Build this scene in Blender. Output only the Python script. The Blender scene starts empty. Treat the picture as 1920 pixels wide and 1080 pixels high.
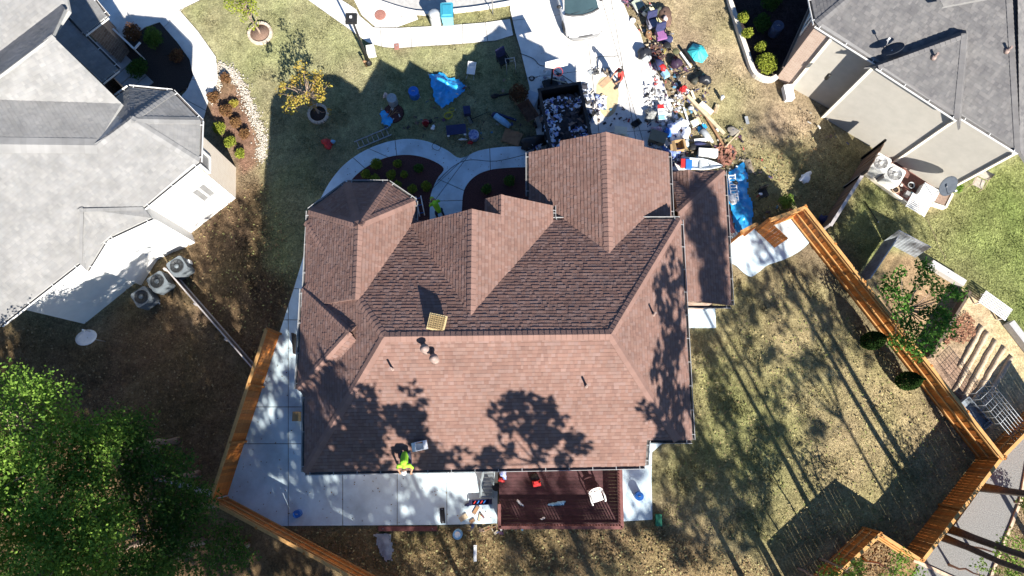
import bpy, math, random
import numpy as np
from mathutils import Vector, Matrix, geometry
R = math.radians
rnd = random.Random(7)
nrg = np.random.default_rng(11)
SC = bpy.context.scene
COL = SC.collection

# ------------------------------------------------------------------ camera, sky, sun, exposure
CAM_H, FOC = 34.0, 1380.0
TILT = math.atan(260 / FOC)
cd = bpy.data.cameras.new('camera'); cam = bpy.data.objects.new('camera', cd); COL.objects.link(cam)
cam.location = (0, 0, CAM_H); cam.rotation_euler = (TILT, 0, 0)
cd.sensor_width = 36; cd.lens = 36 * FOC / 1920; cd.clip_end = 2000; cd.clip_start = .5
SC.camera = cam
SUN_EL = R(36); SH = Vector((-.50, 1, 0)).normalized()       # shadows fall this way on the ground
TOSUN = (-SH * math.cos(SUN_EL) + Vector((0, 0, math.sin(SUN_EL)))).normalized()
w = bpy.data.worlds.new('World'); SC.world = w; w.use_nodes = True
nt = w.node_tree; sky = nt.nodes.new('ShaderNodeTexSky'); sky.sky_type = 'NISHITA'; sky.sun_disc = False
sky.sun_elevation = SUN_EL; sky.sun_rotation = math.atan2(TOSUN.x, TOSUN.y); sky.air_density = 1.0; sky.dust_density = .6; sky.ozone_density = 1.4
nt.nodes['Background'].inputs['Strength'].default_value = .049
tint = nt.nodes.new('ShaderNodeMix'); tint.data_type = 'RGBA'; tint.blend_type = 'MULTIPLY'; tint.inputs['Factor'].default_value = 1
tint.inputs['B'].default_value = (.58, .86, 1.2, 1)       # deep clear blue, as the blue shadows show
nt.links.new(sky.outputs[0], tint.inputs['A']); nt.links.new(tint.outputs['Result'], nt.nodes['Background'].inputs['Color'])
sl = bpy.data.lights.new('sun', 'SUN'); sl.energy = 4.8; sl.angle = R(.55); sl.color = (1, .945, .86)
so = bpy.data.objects.new('sun', sl); COL.objects.link(so); so.rotation_euler = TOSUN.to_track_quat('Z', 'Y').to_euler(); so.location = (20, -30, 60)
VS = SC.view_settings; VS.view_transform = 'Standard'; VS.look = 'None'; VS.gamma = 1; VS.use_curve_mapping = False; VS.exposure = 1.42
SC.cycles.max_bounces = 6; SC.cycles.transparent_max_bounces = 8

# ------------------------------------------------------------------ helpers
def P(px, py, z=0.0):
    """the point at height z that the drone sees at this spot of the photograph"""
    x = (px - 960) / FOC; y = (540 - py) / FOC
    d = Vector((x, math.sin(TILT) + y * math.cos(TILT), -math.cos(TILT) + y * math.sin(TILT)))
    return Vector((0, 0, CAM_H)) + d * ((z - CAM_H) / d.z)
def ray_plane(px, py, pl):
    a = P(px, py, 0); o = Vector((0, 0, CAM_H)); d = a - o; n, c = pl
    return o + d * ((c - n.dot(o)) / n.dot(d))
def plane3(a, b, c):
    n = (b - a).cross(c - a).normalized()
    if n.z < 0: n = -n
    return n, n.dot(a)
def plane_dir(p, face, pitch):
    f = Vector((face[0], face[1], 0)).normalized()
    n = f * math.sin(R(pitch)) + Vector((0, 0, math.cos(R(pitch)))); return n, n.dot(p)
def zon(pl, x, y): n, c = pl; return (c - n.x * x - n.y * y) / n.z
def isect(a, b, c):
    m = Matrix((a[0], b[0], c[0])); return m.inverted() @ Vector((a[1], b[1], c[1]))
def clip(poly, nx, ny, c):
    """keep the side where nx*x+ny*y <= c"""
    out = []
    for i in range(len(poly)):
        a, b = poly[i], poly[(i + 1) % len(poly)]
        da, db = nx * a.x + ny * a.y - c, nx * b.x + ny * b.y - c
        if da <= 0: out.append(a)
        if (da < 0 < db) or (db < 0 < da): out.append(a.lerp(b, da / (da - db)))
    return out
def mpp(px, py, z=0): return (P(px + 1, py, z) - P(px, py, z)).length

MATS = {}
def mat(name, c, rough=.8, var=.25, scale=6, bump=.0, bscale=40, c2=None, metal=0, tone=False, spec=.3, detail=4, mask=(.35, .65), coat=0):
    """procedural material: base colour broken up by noise, optional second colour, optional per-face tone"""
    if name in MATS: return MATS[name]
    m = bpy.data.materials.new(name); m.use_nodes = True; t = m.node_tree; N = t.nodes; L = t.links
    b = N['Principled BSDF']; b.inputs['Roughness'].default_value = rough; b.inputs['Metallic'].default_value = metal
    b.inputs['Specular IOR Level'].default_value = spec
    if coat: b.inputs['Coat Weight'].default_value = coat
    tc = N.new('ShaderNodeTexCoord'); nz = N.new('ShaderNodeTexNoise'); nz.inputs['Scale'].default_value = scale; nz.inputs['Detail'].default_value = detail
    nz.inputs['Roughness'].default_value = .65
    L.new(tc.outputs['Object'], nz.inputs['Vector'])
    rp = N.new('ShaderNodeValToRGB'); e = rp.color_ramp.elements
    lo = [v * (1 - var) for v in c]; hi = [min(1, v * (1 + var)) for v in c]
    if c2: lo, hi = list(c), list(c2)
    e[0].position, e[1].position = mask; e[0].color = (*lo, 1); e[1].color = (*hi, 1)
    L.new(nz.outputs['Fac'], rp.inputs['Fac']); out = rp.outputs['Color']
    if tone:
        at = N.new('ShaderNodeAttribute'); at.attribute_name = 'tone'
        mx = N.new('ShaderNodeMix'); mx.data_type = 'RGBA'; mx.blend_type = 'MULTIPLY'; mx.inputs['Factor'].default_value = 1
        L.new(out, mx.inputs['A']); L.new(at.outputs['Color'], mx.inputs['B']); out = mx.outputs['Result']
    L.new(out, b.inputs['Base Color'])
    if bump:
        n2 = N.new('ShaderNodeTexNoise'); n2.inputs['Scale'].default_value = bscale; n2.inputs['Detail'].default_value = 3
        L.new(tc.outputs['Object'], n2.inputs['Vector'])
        bp = N.new('ShaderNodeBump'); bp.inputs['Strength'].default_value = bump; bp.inputs['Distance'].default_value = .03
        L.new(n2.outputs['Fac'], bp.inputs['Height']); L.new(bp.outputs['Normal'], b.inputs['Normal'])
    MATS[name] = m; return m
def leaf_mat(name, c, c2, trans=.3):
    m = bpy.data.materials.new(name); m.use_nodes = True; t = m.node_tree; N = t.nodes; L = t.links
    N.remove(N['Principled BSDF']); at = N.new('ShaderNodeAttribute'); at.attribute_name = 'tone'
    rp = N.new('ShaderNodeValToRGB'); rp.color_ramp.elements[0].color = (*c, 1); rp.color_ramp.elements[1].color = (*c2, 1)
    L.new(at.outputs['Fac'], rp.inputs['Fac'])
    d = N.new('ShaderNodeBsdfDiffuse'); tr = N.new('ShaderNodeBsdfTranslucent'); mx = N.new('ShaderNodeMixShader'); mx.inputs[0].default_value = trans
    L.new(rp.outputs[0], d.inputs[0]); L.new(rp.outputs[0], tr.inputs[0]); L.new(d.outputs[0], mx.inputs[1]); L.new(tr.outputs[0], mx.inputs[2])
    L.new(mx.outputs[0], N['Material Output'].inputs[0]); MATS[name] = m; return m
def brick_mat(name, c1, c2, mortar, sx=.21, sy=.075):
    if name in MATS: return MATS[name]
    m = mat(name, c1, .9); t = m.node_tree; N = t.nodes; L = t.links; b = N['Principled BSDF']
    br = N.new('ShaderNodeTexBrick'); br.inputs['Scale'].default_value = 1; br.inputs['Brick Width'].default_value = sx; br.inputs['Row Height'].default_value = sy
    br.inputs['Mortar Size'].default_value = .009; br.inputs['Color1'].default_value = (*c1, 1); br.inputs['Color2'].default_value = (*c2, 1); br.inputs['Mortar'].default_value = (*mortar, 1)
    at = N.new('ShaderNodeAttribute'); at.attribute_name = 'walluv'; L.new(at.outputs['Vector'], br.inputs['Vector']); L.new(br.outputs['Color'], b.inputs['Base Color'])
    return m

CUR = {}
def tag(o, label=None, cat=None, group=None, kind=None):
    if label: o['label'] = label
    if cat: o['category'] = cat
    if group: o['group'] = group
    if kind: o['kind'] = kind
    return o
def thing(name, label, cat, loc=(0, 0, 0), rz=0, group=None):
    o = bpy.data.objects.new(name, None); COL.objects.link(o); o.empty_display_size = .2
    o.location = loc; o.rotation_euler = (0, 0, rz); tag(o, label, cat, group)
    return o
def root(o):
    while o.parent: o = o.parent
    return o
def copy_tree(o, parent=None):
    c = o.copy(); COL.objects.link(c)
    if parent: c.parent = parent
    for ch in list(o.children): copy_tree(ch, c)
    return c
def link_mesh(name, me, m, parent=None, label=None, kind=None):
    ms = m if isinstance(m, (list, tuple)) else [m]
    for x in ms: me.materials.append(x)
    o = bpy.data.objects.new(name, me); COL.objects.link(o)
    if parent: o.parent = parent
    tag(o, label, None, None, kind)
    return o

class MB:
    """collects shapes into one mesh; world=True shifts world coordinates to the parent's own"""
    def __init__(s): s.v = []; s.f = []; s.t = []; s.sm = []
    def face(s, idx, tone=None, sm=False): s.f.append(tuple(idx)); s.t.append(tone); s.sm.append(sm)
    def poly(s, pts, tone=None):
        k = len(s.v); s.v += [Vector(p) for p in pts]; s.face(range(k, k + len(pts)), tone); return s
    def box(s, c, d, rz=0, rx=0, ry=0, tone=None, taper=1):
        c = Vector(c); M = Matrix.Rotation(rz, 3, 'Z') @ Matrix.Rotation(ry, 3, 'Y') @ Matrix.Rotation(rx, 3, 'X'); k = len(s.v); a, b, h = d[0] / 2, d[1] / 2, d[2] / 2
        for z in (-h, h):
            q = taper if z > 0 else 1
            for x, y in ((-a * q, -b * q), (a * q, -b * q), (a * q, b * q), (-a * q, b * q)): s.v.append(c + M @ Vector((x, y, z)))
        for q in ((3, 2, 1, 0), (4, 5, 6, 7), (0, 1, 5, 4), (1, 2, 6, 5), (2, 3, 7, 6), (3, 0, 4, 7)): s.face([k + i for i in q], tone)
        return s
    def beam(s, a, b, w, h, tone=None):
        a, b = Vector(a), Vector(b); d = b - a; L = d.length; d.normalize()
        x = d.cross(Vector((0, 0, 1)))
        if x.length < .01: x = Vector((1, 0, 0))
        x.normalize(); u = x.cross(d); k = len(s.v)
        for p in (a, b):
            for i, j in ((-1, -1), (1, -1), (1, 1), (-1, 1)): s.v.append(p + x * (i * w / 2) + u * (j * h / 2))
        for q in ((3, 2, 1, 0), (4, 5, 6, 7), (0, 1, 5, 4), (1, 2, 6, 5), (2, 3, 7, 6), (3, 0, 4, 7)): s.face([k + i for i in q], tone)
        return s
    def tube(s, pts, r, n=8, cap=True, tone=None):
        pts = [Vector(p) for p in pts]; k0 = len(s.v)
        rs = r if isinstance(r, (list, tuple)) else [r] * len(pts)
        ref = None
        for i, p in enumerate(pts):
            d = (pts[min(i + 1, len(pts) - 1)] - pts[max(i - 1, 0)]).normalized()
            if ref is None: ref = d.orthogonal().normalized()
            x = (ref - d * ref.dot(d)); x = x.normalized() if x.length > 1e-4 else d.orthogonal().normalized(); ref = x; y = d.cross(x)
            for j in range(n):
                a = 2 * math.pi * j / n; s.v.append(p + (x * math.cos(a) + y * math.sin(a)) * rs[i])
        for i in range(len(pts) - 1):
            for j in range(n):
                a, b = k0 + i * n + j, k0 + i * n + (j + 1) % n; s.face((a, b, b + n, a + n), tone, True)
        if cap:
            s.face([k0 + j for j in range(n)][::-1], tone); s.face([k0 + (len(pts) - 1) * n + j for j in range(n)], tone)
        return s
    def lathe(s, prof, c=(0, 0, 0), n=16, tone=None, sx=1, sy=1):
        k0 = len(s.v); c = Vector(c)
        for r, z in prof:
            for j in range(n): a = 2 * math.pi * j / n; s.v.append(c + Vector((r * sx * math.cos(a), r * sy * math.sin(a), z)))
        for i in range(len(prof) - 1):
            for j in range(n): a, b = k0 + i * n + j, k0 + i * n + (j + 1) % n; s.face((a, b, b + n, a + n), tone, True)
        if prof[0][0] > 1e-4: s.face([k0 + j for j in range(n)][::-1], tone)
        if prof[-1][0] > 1e-4: s.face([k0 + (len(prof) - 1) * n + j for j in range(n)], tone)
        return s
    def blob(s, c, r, n=10, m=7, amp=.15, seed=0, flat=0, tone=None):
        """uneven lump: a ball pushed in and out, r=(rx,ry,rz)"""
        q = random.Random(seed); k0 = len(s.v); c = Vector(c)
        ph = [q.uniform(0, 6.3) for _ in range(8)]
        for i in range(m + 1):
            th = math.pi * i / m
            for j in range(n):
                a = 2 * math.pi * j / n
                k = 1 + amp * (math.sin(2 * a + ph[0]) * math.sin(th) + .7 * math.sin(3 * a + ph[1] + 2 * th) + .6 * math.sin(5 * a + 3 * th + ph[2]) * math.sin(th) + q.uniform(-.5, .5)) * math.sin(th)
                z = r[2] * math.cos(th)
                s.v.append(c + Vector((r[0] * k * math.sin(th) * math.cos(a), r[1] * k * math.sin(th) * math.sin(a), z)))
        for i in range(m):
            for j in range(n): a, b = k0 + i * n + j, k0 + i * n + (j + 1) % n; s.face((a + n, b + n, b, a), tone, True)
        return s
        return s
    def prism(s, pts, z0, z1, tone=None, bottom=False):
        """flat polygon (any outline) with straight sides"""
        n = len(pts); k = len(s.v)
        area = sum(pts[i][0] * pts[(i + 1) % n][1] - pts[(i + 1) % n][0] * pts[i][1] for i in range(n))
        pts = list(pts) if area > 0 else list(pts)[::-1]
        for z in (z0, z1): s.v += [Vector((p[0], p[1], z)) for p in pts]
        for tri in geometry.tessellate_polygon([[Vector((p[0], p[1], 0)) for p in pts]]):
            a, b, c = tri; A, B, C = pts[a], pts[b], pts[c]
            cr = (B[0] - A[0]) * (C[1] - A[1]) - (C[0] - A[0]) * (B[1] - A[1])
            if cr < 0: a, c = c, a
            s.face((k + n + a, k + n + b, k + n + c), tone)
            if bottom: s.face((k + c, k + b, k + a), tone)
        if z1 - z0 > 1e-5:
            for i in range(n): j = (i + 1) % n; s.face((k + i, k + j, k + n + j, k + n + i), tone)
        return s
    def build(s, name, m, parent=None, world=False, label=None, kind=None, smooth=True, wuv=False):
        me = bpy.data.meshes.new(name); off = Vector((0, 0, 0)); inv = None
        vs = s.v
        if world and parent: r = root(parent); inv = (Matrix.Translation(r.location) @ r.rotation_euler.to_matrix().to_4x4()).inverted(); vs = [inv @ v for v in s.v]
        me.from_pydata(vs, [], s.f); 
        if any(t is not None for t in s.t):
            a = me.attributes.new('tone', 'FLOAT_COLOR', 'FACE'); buf = []
            for t in s.t:
                t = 1 if t is None else t
                buf += [t, t, t, 1] if not isinstance(t, (tuple, list)) else [*t, 1]
            a.data.foreach_set('color', buf)
        if wuv:
            a = me.attributes.new('walluv', 'FLOAT_VECTOR', 'CORNER'); buf = []
            for p in me.polygons:
                n = p.normal; ax = Vector((-n.y, n.x, 0)); ax = ax.normalized() if ax.length > .1 else Vector((1, 0, 0))
                for li in p.loop_indices: q = me.vertices[me.loops[li].vertex_index].co; buf += [q.dot(ax), q.z, 0]
            a.data.foreach_set('vector', buf)
        if smooth: me.polygons.foreach_set('use_smooth', s.sm)
        me.update()
        return link_mesh(name, me, m, parent, label, kind)

def quads_np(name, V, m, parent=None, tone=None, kind=None, off=None, label=None):
    """V: (n,4,3) separate quads"""
    n = len(V); me = bpy.data.meshes.new(name)
    V = V.astype(np.float32)
    if off is not None: V = V - np.array(off, np.float32)
    me.vertices.add(n * 4); me.vertices.foreach_set('co', V.reshape(-1))
    me.loops.add(n * 4); me.loops.foreach_set('vertex_index', np.arange(n * 4, dtype=np.int32))
    me.polygons.add(n); me.polygons.foreach_set('loop_start', np.arange(0, n * 4, 4, dtype=np.int32)); me.polygons.foreach_set('loop_total', np.full(n, 4, np.int32))
    if tone is not None:
        a = me.attributes.new('tone', 'FLOAT_COLOR', 'FACE')
        t = np.asarray(tone, np.float32)
        if t.ndim == 1: t = np.repeat(t[:, None], 3, 1)
        a.data.foreach_set('color', np.concatenate([t, np.ones((n, 1), np.float32)], 1).reshape(-1))
    me.update(calc_edges=True); me.validate()
    return link_mesh(name, me, m, parent, label, kind)
def leaf_quads(c, size, up=.3, aspect=.6, rng=nrg):
    n = len(c); nr = rng.normal(size=(n, 3)); nr[:, 2] += up * 2; nr /= np.linalg.norm(nr, axis=1)[:, None]
    a = rng.normal(size=(n, 3)); a -= nr * (a * nr).sum(1)[:, None]; a /= np.linalg.norm(a, axis=1)[:, None]; b = np.cross(nr, a)
    s = (size * rng.uniform(.6, 1.3, n))[:, None]
    return np.stack([c - a * s, c - b * s * aspect, c + a * s, c + b * s * aspect], 1)
def clump_points(clumps, per, rng=nrg, shell=.55):
    out = []
    for (x, y, z, r, fz) in clumps:
        n = max(4, int(per * r * r)); d = rng.normal(size=(n, 3)); d /= np.linalg.norm(d, axis=1)[:, None]
        rr = r * (shell + (1 - shell) * rng.random(n)) * (1 + .22 * np.sin(d[:, 0] * 5 + x * 7) * np.cos(d[:, 1] * 6 + y * 5)); out.append(np.array([x, y, z]) + d * rr[:, None] * np.array([1, 1, fz]))
    return np.concatenate(out)
def poly_px(pts, z=0): return [P(x, y, z) for x, y in pts]
def inside(px, py, poly):
    """vectorised point in polygon, px/py arrays"""
    r = np.zeros(px.shape, bool); n = len(poly)
    for i in range(n):
        x0, y0 = poly[i]; x1, y1 = poly[(i + 1) % n]
        c = ((y0 > py) != (y1 > py)); xi = (x1 - x0) * (py - y0) / ((y1 - y0) if y1 != y0 else 1e-9) + x0
        r ^= c & (px < xi)
    return r
def dist_poly(px, py, poly):
    d = np.full(px.shape, 1e9); n = len(poly)
    for i in range(n):
        x0, y0 = poly[i]; x1, y1 = poly[(i + 1) % n]; dx, dy = x1 - x0, y1 - y0; L = dx * dx + dy * dy + 1e-9
        t = np.clip(((px - x0) * dx + (py - y0) * dy) / L, 0, 1); d = np.minimum(d, np.hypot(px - x0 - t * dx, py - y0 - t * dy))
    return np.where(inside(px, py, poly), d, -d)
def smooth_line(pts, n=4):
    """Catmull-Rom through pixel points"""
    out = []
    for i in range(len(pts) - 1):
        p0, p1, p2, p3 = pts[max(i - 1, 0)], pts[i], pts[i + 1], pts[min(i + 2, len(pts) - 1)]
        for k in range(n):
            t = k / n; out.append(tuple(.5 * (2 * p1[a] + (p2[a] - p0[a]) * t + (2 * p0[a] - 5 * p1[a] + 4 * p2[a] - p3[a]) * t * t + (3 * p1[a] - p0[a] - 3 * p2[a] + p3[a]) * t ** 3) for a in range(len(p1))))
    return out + [tuple(pts[-1])]

# ------------------------------------------------------------------ ground
zones = [  # outline in the photograph, colour of what grows or lies there, softness in pixels
 ([(-200, 560), (0, 610), (200, 620), (300, 520), (480, 700), (400, 945), (700, 1090), (700, 1300), (-300, 1300)], (.150, .105, .047), 40),
 ([(400, 380), (500, 330), (565, 540), (520, 625), (480, 700), (290, 500), (330, 470)], (.14, .103, .05), 25),
 ([(330, 0), (600, -40), (740, 95), (960, 60), (1010, 240), (860, 310), (600, 390), (560, 540), (498, 500), (490, 250), (400, 120)], (.275, .285, .125), 14),
 ([(740, 30), (960, 10), (960, 50), (740, 60)], (.24, .24, .10), 4), ([(630, -20), (670, -20), (676, 28), (640, 10)], (.24, .23, .10), 4),
 ([(1165, -40), (1365, -40), (1420, 150), (1480, 190), (1560, 260), (1400, 330), (1280, 260), (1215, 80)], (.33, .285, .145), 14),
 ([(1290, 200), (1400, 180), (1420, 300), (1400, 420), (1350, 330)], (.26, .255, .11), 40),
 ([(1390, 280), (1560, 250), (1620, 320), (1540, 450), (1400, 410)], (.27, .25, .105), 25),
 ([(1560, 440), (1640, 330), (1740, 400), (1920, 280), (2100, 260), (2100, 700), (1920, 640), (1720, 470), (1620, 500)], (.275, .30, .105), 20),
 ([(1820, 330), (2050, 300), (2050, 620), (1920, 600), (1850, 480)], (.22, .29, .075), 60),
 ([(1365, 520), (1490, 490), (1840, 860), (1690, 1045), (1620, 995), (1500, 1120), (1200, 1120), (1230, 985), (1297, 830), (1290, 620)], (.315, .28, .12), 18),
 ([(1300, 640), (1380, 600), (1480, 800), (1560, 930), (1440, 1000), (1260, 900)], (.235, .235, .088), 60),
 ([(520, 988), (935, 988), (1240, 985), (1500, 1120), (700, 1130), (600, 1030)], (.235, .19, .08), 18),
 ([(1640, 560), (1655, 470), (1715, 480), (1805, 545), (1735, 672), (1700, 650)], (.33, .245, .115), 10),
 ([(1735, 672), (1805, 545), (1850, 565), (1890, 610), (1945, 670), (1945, 760), (1840, 858), (1800, 800)], (.49, .40, .205), 6),
 ([(1738, 680), (1800, 640), (1850, 760), (1835, 850), (1760, 770)], (.30, .225, .125), 20),
 ([(1885, 800), (2200, 700), (2200, 1300), (1830, 1300), (1870, 1030), (1895, 985)], (.34, .285, .14), 6),
 ([(1617, 992), (1690, 1045), (1760, 1010), (1720, 1200), (1480, 1200), (1500, 1110)], (.24, .165, .07), 8),
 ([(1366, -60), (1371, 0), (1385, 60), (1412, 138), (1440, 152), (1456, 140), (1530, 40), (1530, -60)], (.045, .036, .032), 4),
 ([(408, 126), (440, 138), (466, 195), (492, 262), (486, 305), (455, 330), (440, 292), (395, 225), (390, 190), (408, 150)], (.21, .14, .075), 6)]
xs = np.concatenate([[-600, -160, -60, -40], np.arange(-32, 32.01, .2), [40, 60, 160, 600]]); ys = np.concatenate([[-600, -140, -40, -20], np.arange(-13, 26.01, .2), [34, 60, 160, 600]])
GX, GY = np.meshgrid(xs, ys); shp = GX.shape
vz = -np.full(shp, CAM_H) ; fw = GY * math.sin(TILT) - vz * math.cos(TILT); up = GY * math.cos(TILT) + vz * math.sin(TILT)
ok = fw > 4; fw = np.where(ok, fw, 4); PX = 960 + FOC * GX / fw; PY = 540 - FOC * up / fw
def wav(sx, sy, seed):
    q = np.random.default_rng(seed); o = 0
    for k in range(7):
        a = q.uniform(0, 6.28); f = q.uniform(.6, 1.6); o = o + np.sin((GX * math.cos(a) + GY * math.sin(a)) * f / sx + q.uniform(0, 6.28))
    return o / 4
PXn = PX + 6 * wav(.5, .5, 3); PYn = PY + 6 * wav(.5, .5, 4)
Cg = np.ones(shp + (3,)) * np.array([.23, .20, .10])
for poly, c, soft in zones:
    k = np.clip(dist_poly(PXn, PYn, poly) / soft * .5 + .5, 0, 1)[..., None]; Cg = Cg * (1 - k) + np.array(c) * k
g1 = np.clip(.5 + .45 * wav(1.1, 1.1, 5) + .3 * wav(.35, .35, 6), 0, 1)[..., None]          # greener and drier patches
Cg = Cg * (1 - .4 * g1) + Cg * np.array([.70, .95, .6]) * .4 * g1 * 1.1
g2 = np.clip(.35 * wav(.6, .6, 8) + .3 * wav(.22, .22, 9), -.5, .5)[..., None]; Cg = np.clip(Cg * (1 + .42 * g2), .01, .8)
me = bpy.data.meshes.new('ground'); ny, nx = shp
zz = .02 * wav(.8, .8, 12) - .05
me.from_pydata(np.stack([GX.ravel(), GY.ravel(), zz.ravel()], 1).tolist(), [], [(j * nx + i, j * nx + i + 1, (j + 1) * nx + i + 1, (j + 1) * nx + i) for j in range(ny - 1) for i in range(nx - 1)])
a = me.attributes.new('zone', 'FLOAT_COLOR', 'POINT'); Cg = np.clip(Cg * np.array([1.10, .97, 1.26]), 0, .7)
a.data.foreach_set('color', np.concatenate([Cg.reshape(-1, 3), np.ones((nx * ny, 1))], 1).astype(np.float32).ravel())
gm = bpy.data.materials.new('turf_and_soil'); gm.use_nodes = True; t = gm.node_tree; N = t.nodes; L = t.links; b = N['Principled BSDF']; b.inputs['Roughness'].default_value = .95; b.inputs['Specular IOR Level'].default_value = .05
at = N.new('ShaderNodeAttribute'); at.attribute_name = 'zone'; tc = N.new('ShaderNodeTexCoord')
prev = at.outputs['Color']
for sc_, lo, hi in ((3.2, .62, 1.3), (13, .55, 1.42), (45, .45, 1.55)):
    nz = N.new('ShaderNodeTexNoise'); nz.inputs['Scale'].default_value = sc_; nz.inputs['Detail'].default_value = 5; nz.inputs['Roughness'].default_value = .7; L.new(tc.outputs['Object'], nz.inputs['Vector'])
    mr = N.new('ShaderNodeMapRange'); mr.inputs['From Min'].default_value = .3; mr.inputs['From Max'].default_value = .7; mr.inputs['To Min'].default_value = lo; mr.inputs['To Max'].default_value = hi; L.new(nz.outputs['Fac'], mr.inputs['Value'])
    mx = N.new('ShaderNodeMix'); mx.data_type = 'RGBA'; mx.blend_type = 'MULTIPLY'; mx.inputs['Factor'].default_value = 1; L.new(prev, mx.inputs['A']); L.new(mr.outputs['Result'], mx.inputs['B']); prev = mx.outputs['Result']
L.new(prev, b.inputs['Base Color'])
bp = N.new('ShaderNodeBump'); bp.inputs['Strength'].default_value = .9; bp.inputs['Distance'].default_value = .05; L.new(nz.outputs['Fac'], bp.inputs['Height']); L.new(bp.outputs['Normal'], b.inputs['Normal'])
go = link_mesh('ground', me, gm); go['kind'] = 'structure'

# ------------------------------------------------------------------ concrete
CONC = mat('concrete', (.60, .58, .54), .85, .24, .9, .12, 60, detail=10, mask=(.25, .6))
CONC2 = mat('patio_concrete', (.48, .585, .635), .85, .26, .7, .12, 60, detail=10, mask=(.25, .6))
JOINT = mat('joint', (.10, .09, .08), .95)
ASPH = mat('asphalt', (.20, .195, .185), .95, .35, 22, .5, 70)
def setting(name): o = bpy.data.objects.new(name, None); COL.objects.link(o); o['kind'] = 'structure'; return o
EXCL = []
def slabs(name, pts, cuts, z0=-.06, z1=.03, m=CONC, gap=.03, base=True):
    """poured concrete cut along its joints: each slab its own piece on a dark joint bed"""
    EXCL.append(pts); poly = poly_px(pts); mb = MB(); mb.prism(poly, z0 - .02, z1 - .03); o = mb.build(name, JOINT); o['kind'] = 'structure'
    pcs = [poly]
    for (ax, ay), (bx, by) in cuts:
        A, B = P(ax, ay), P(bx, by); d = (B - A).normalized(); n = Vector((-d.y, d.x, 0)); c = n.dot(A); new = []
        for p in pcs:
            for sgn in (1, -1):
                q = clip(p, n.x * sgn, n.y * sgn, c * sgn - gap / 2)
                if len(q) > 2 and abs(sum(q[i].x * q[(i + 1) % len(q)].y - q[(i + 1) % len(q)].x * q[i].y for i in range(len(q)))) > .06: new.append(q)
        pcs = new
    for q in pcs:
        t = rnd.uniform(.95, 1.05); MB().prism(q, z1 - .05, z1, tone=None).build('slab', m, o)
    return o
slabs('sidewalk', [(575, -60), (640, -60), (640, 0), (668, 18), (674, 30), (700, 52), (745, 53), (830, 49), (910, 43), (956, 36), (962, 66), (930, 76), (860, 82), (780, 87), (745, 90), (720, 88), (690, 80), (640, 44), (578, 0)],
      [((770, 40), (772, 95)), ((817, 40), (818, 95)), ((867, 40), (868, 92)), ((909, 36), (916, 90)), ((712, 40), (716, 95)), ((668, 14), (640, 50))])
slabs('driveway_apron', [(667, -60), (691, 0), (781, 29), (784, 36), (744, 51), (703, 50), (678, 28), (664, 0), (640, -60)], [((735, 60), (760, 20))], z1=.026)
slabs('driveway', [(952, -60), (1150, -60), (1166, 0), (1181, 36), (1200, 62), (1213, 105), (1242, 152), (1262, 208), (1277, 252), (1292, 330), (1000, 330), (1008, 262), (996, 192), (992, 160), (975, 90), (966, 60), (957, 20)],
      [((1137, 30), (1172, 150)), ((1172, 150), (1195, 280)), ((960, 150), (1260, 112)), ((1000, 258), (1290, 240)), ((1110, 140), (1128, 290)), ((950, 40), (1200, 10))], z1=.03)
arc_o = smooth_line([(598, 380), (618, 343), (645, 310), (682, 284), (725, 267), (765, 261), (802, 266), (838, 282), (863, 297), (898, 283), (945, 276), (1000, 275)])
arc_i = smooth_line([(1000, 314), (955, 315), (915, 320), (887, 334), (870, 358), (866, 395)])
loop = smooth_line([(806, 395), (808, 365), (820, 336), (832, 316), (805, 299), (768, 291), (728, 295), (692, 311), (660, 337), (632, 380)])
slabs('front_walk', arc_o + arc_i + [(866, 440), (806, 440)] + loop, [((650, 285), (700, 330)), ((850, 330), (880, 290)), ((800, 378), (870, 376)), ((740, 255), (745, 300)), ((868, 300), (820, 345)), ((918, 270), (920, 330)), ((830, 340), (880, 362))], z1=.05, m=CONC2)
slabs('patio', [(612, 382), (632, 382), (660, 420), (640, 860), (934, 868), (932, 981), (822, 984), (640, 985), (519, 986), (424, 936), (428, 925), (524, 626), (552, 540), (578, 452)],
      [((440, 763), (620, 763)), ((440, 832), (620, 832)), ((541, 800), (541, 1000)), ((643, 860), (643, 1000)), ((745, 860), (745, 1000)), ((520, 600), (600, 600)), ((540, 540), (620, 548)), ((838, 860), (838, 1000))], z1=.05, m=CONC2)
slabs('side_pad', [(1166, 860), (1200, 820), (1248, 826), (1222, 848), (1221, 900), (1223, 974), (1168, 977)], [((1160, 872), (1230, 872))], z1=.06, m=CONC2)
slabs('gate_pad', [(1350, 470), (1396, 402), (1418, 432), (1441, 422), (1482, 410)] + smooth_line([(1519, 453), (1502, 469), (1472, 486), (1440, 497), (1424, 509), (1408, 519), (1392, 510), (1376, 496), (1350, 488)], 4), [], z1=.05, m=CONC2)
slabs('neighbour_walk', [(150, -60), (400, -60), (375, 0), (336, 19), (372, 60), (405, 107), (409, 150), (391, 190), (380, 232), (330, 232), (336, 188), (352, 168), (363, 142), (356, 112), (333, 80), (300, 42), (272, 52), (246, 72), (190, 60), (165, 20)], [((355, 150), (420, 152)), ((310, 50), (345, 14)), ((325, 175), (400, 215))], z1=.05)
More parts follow.
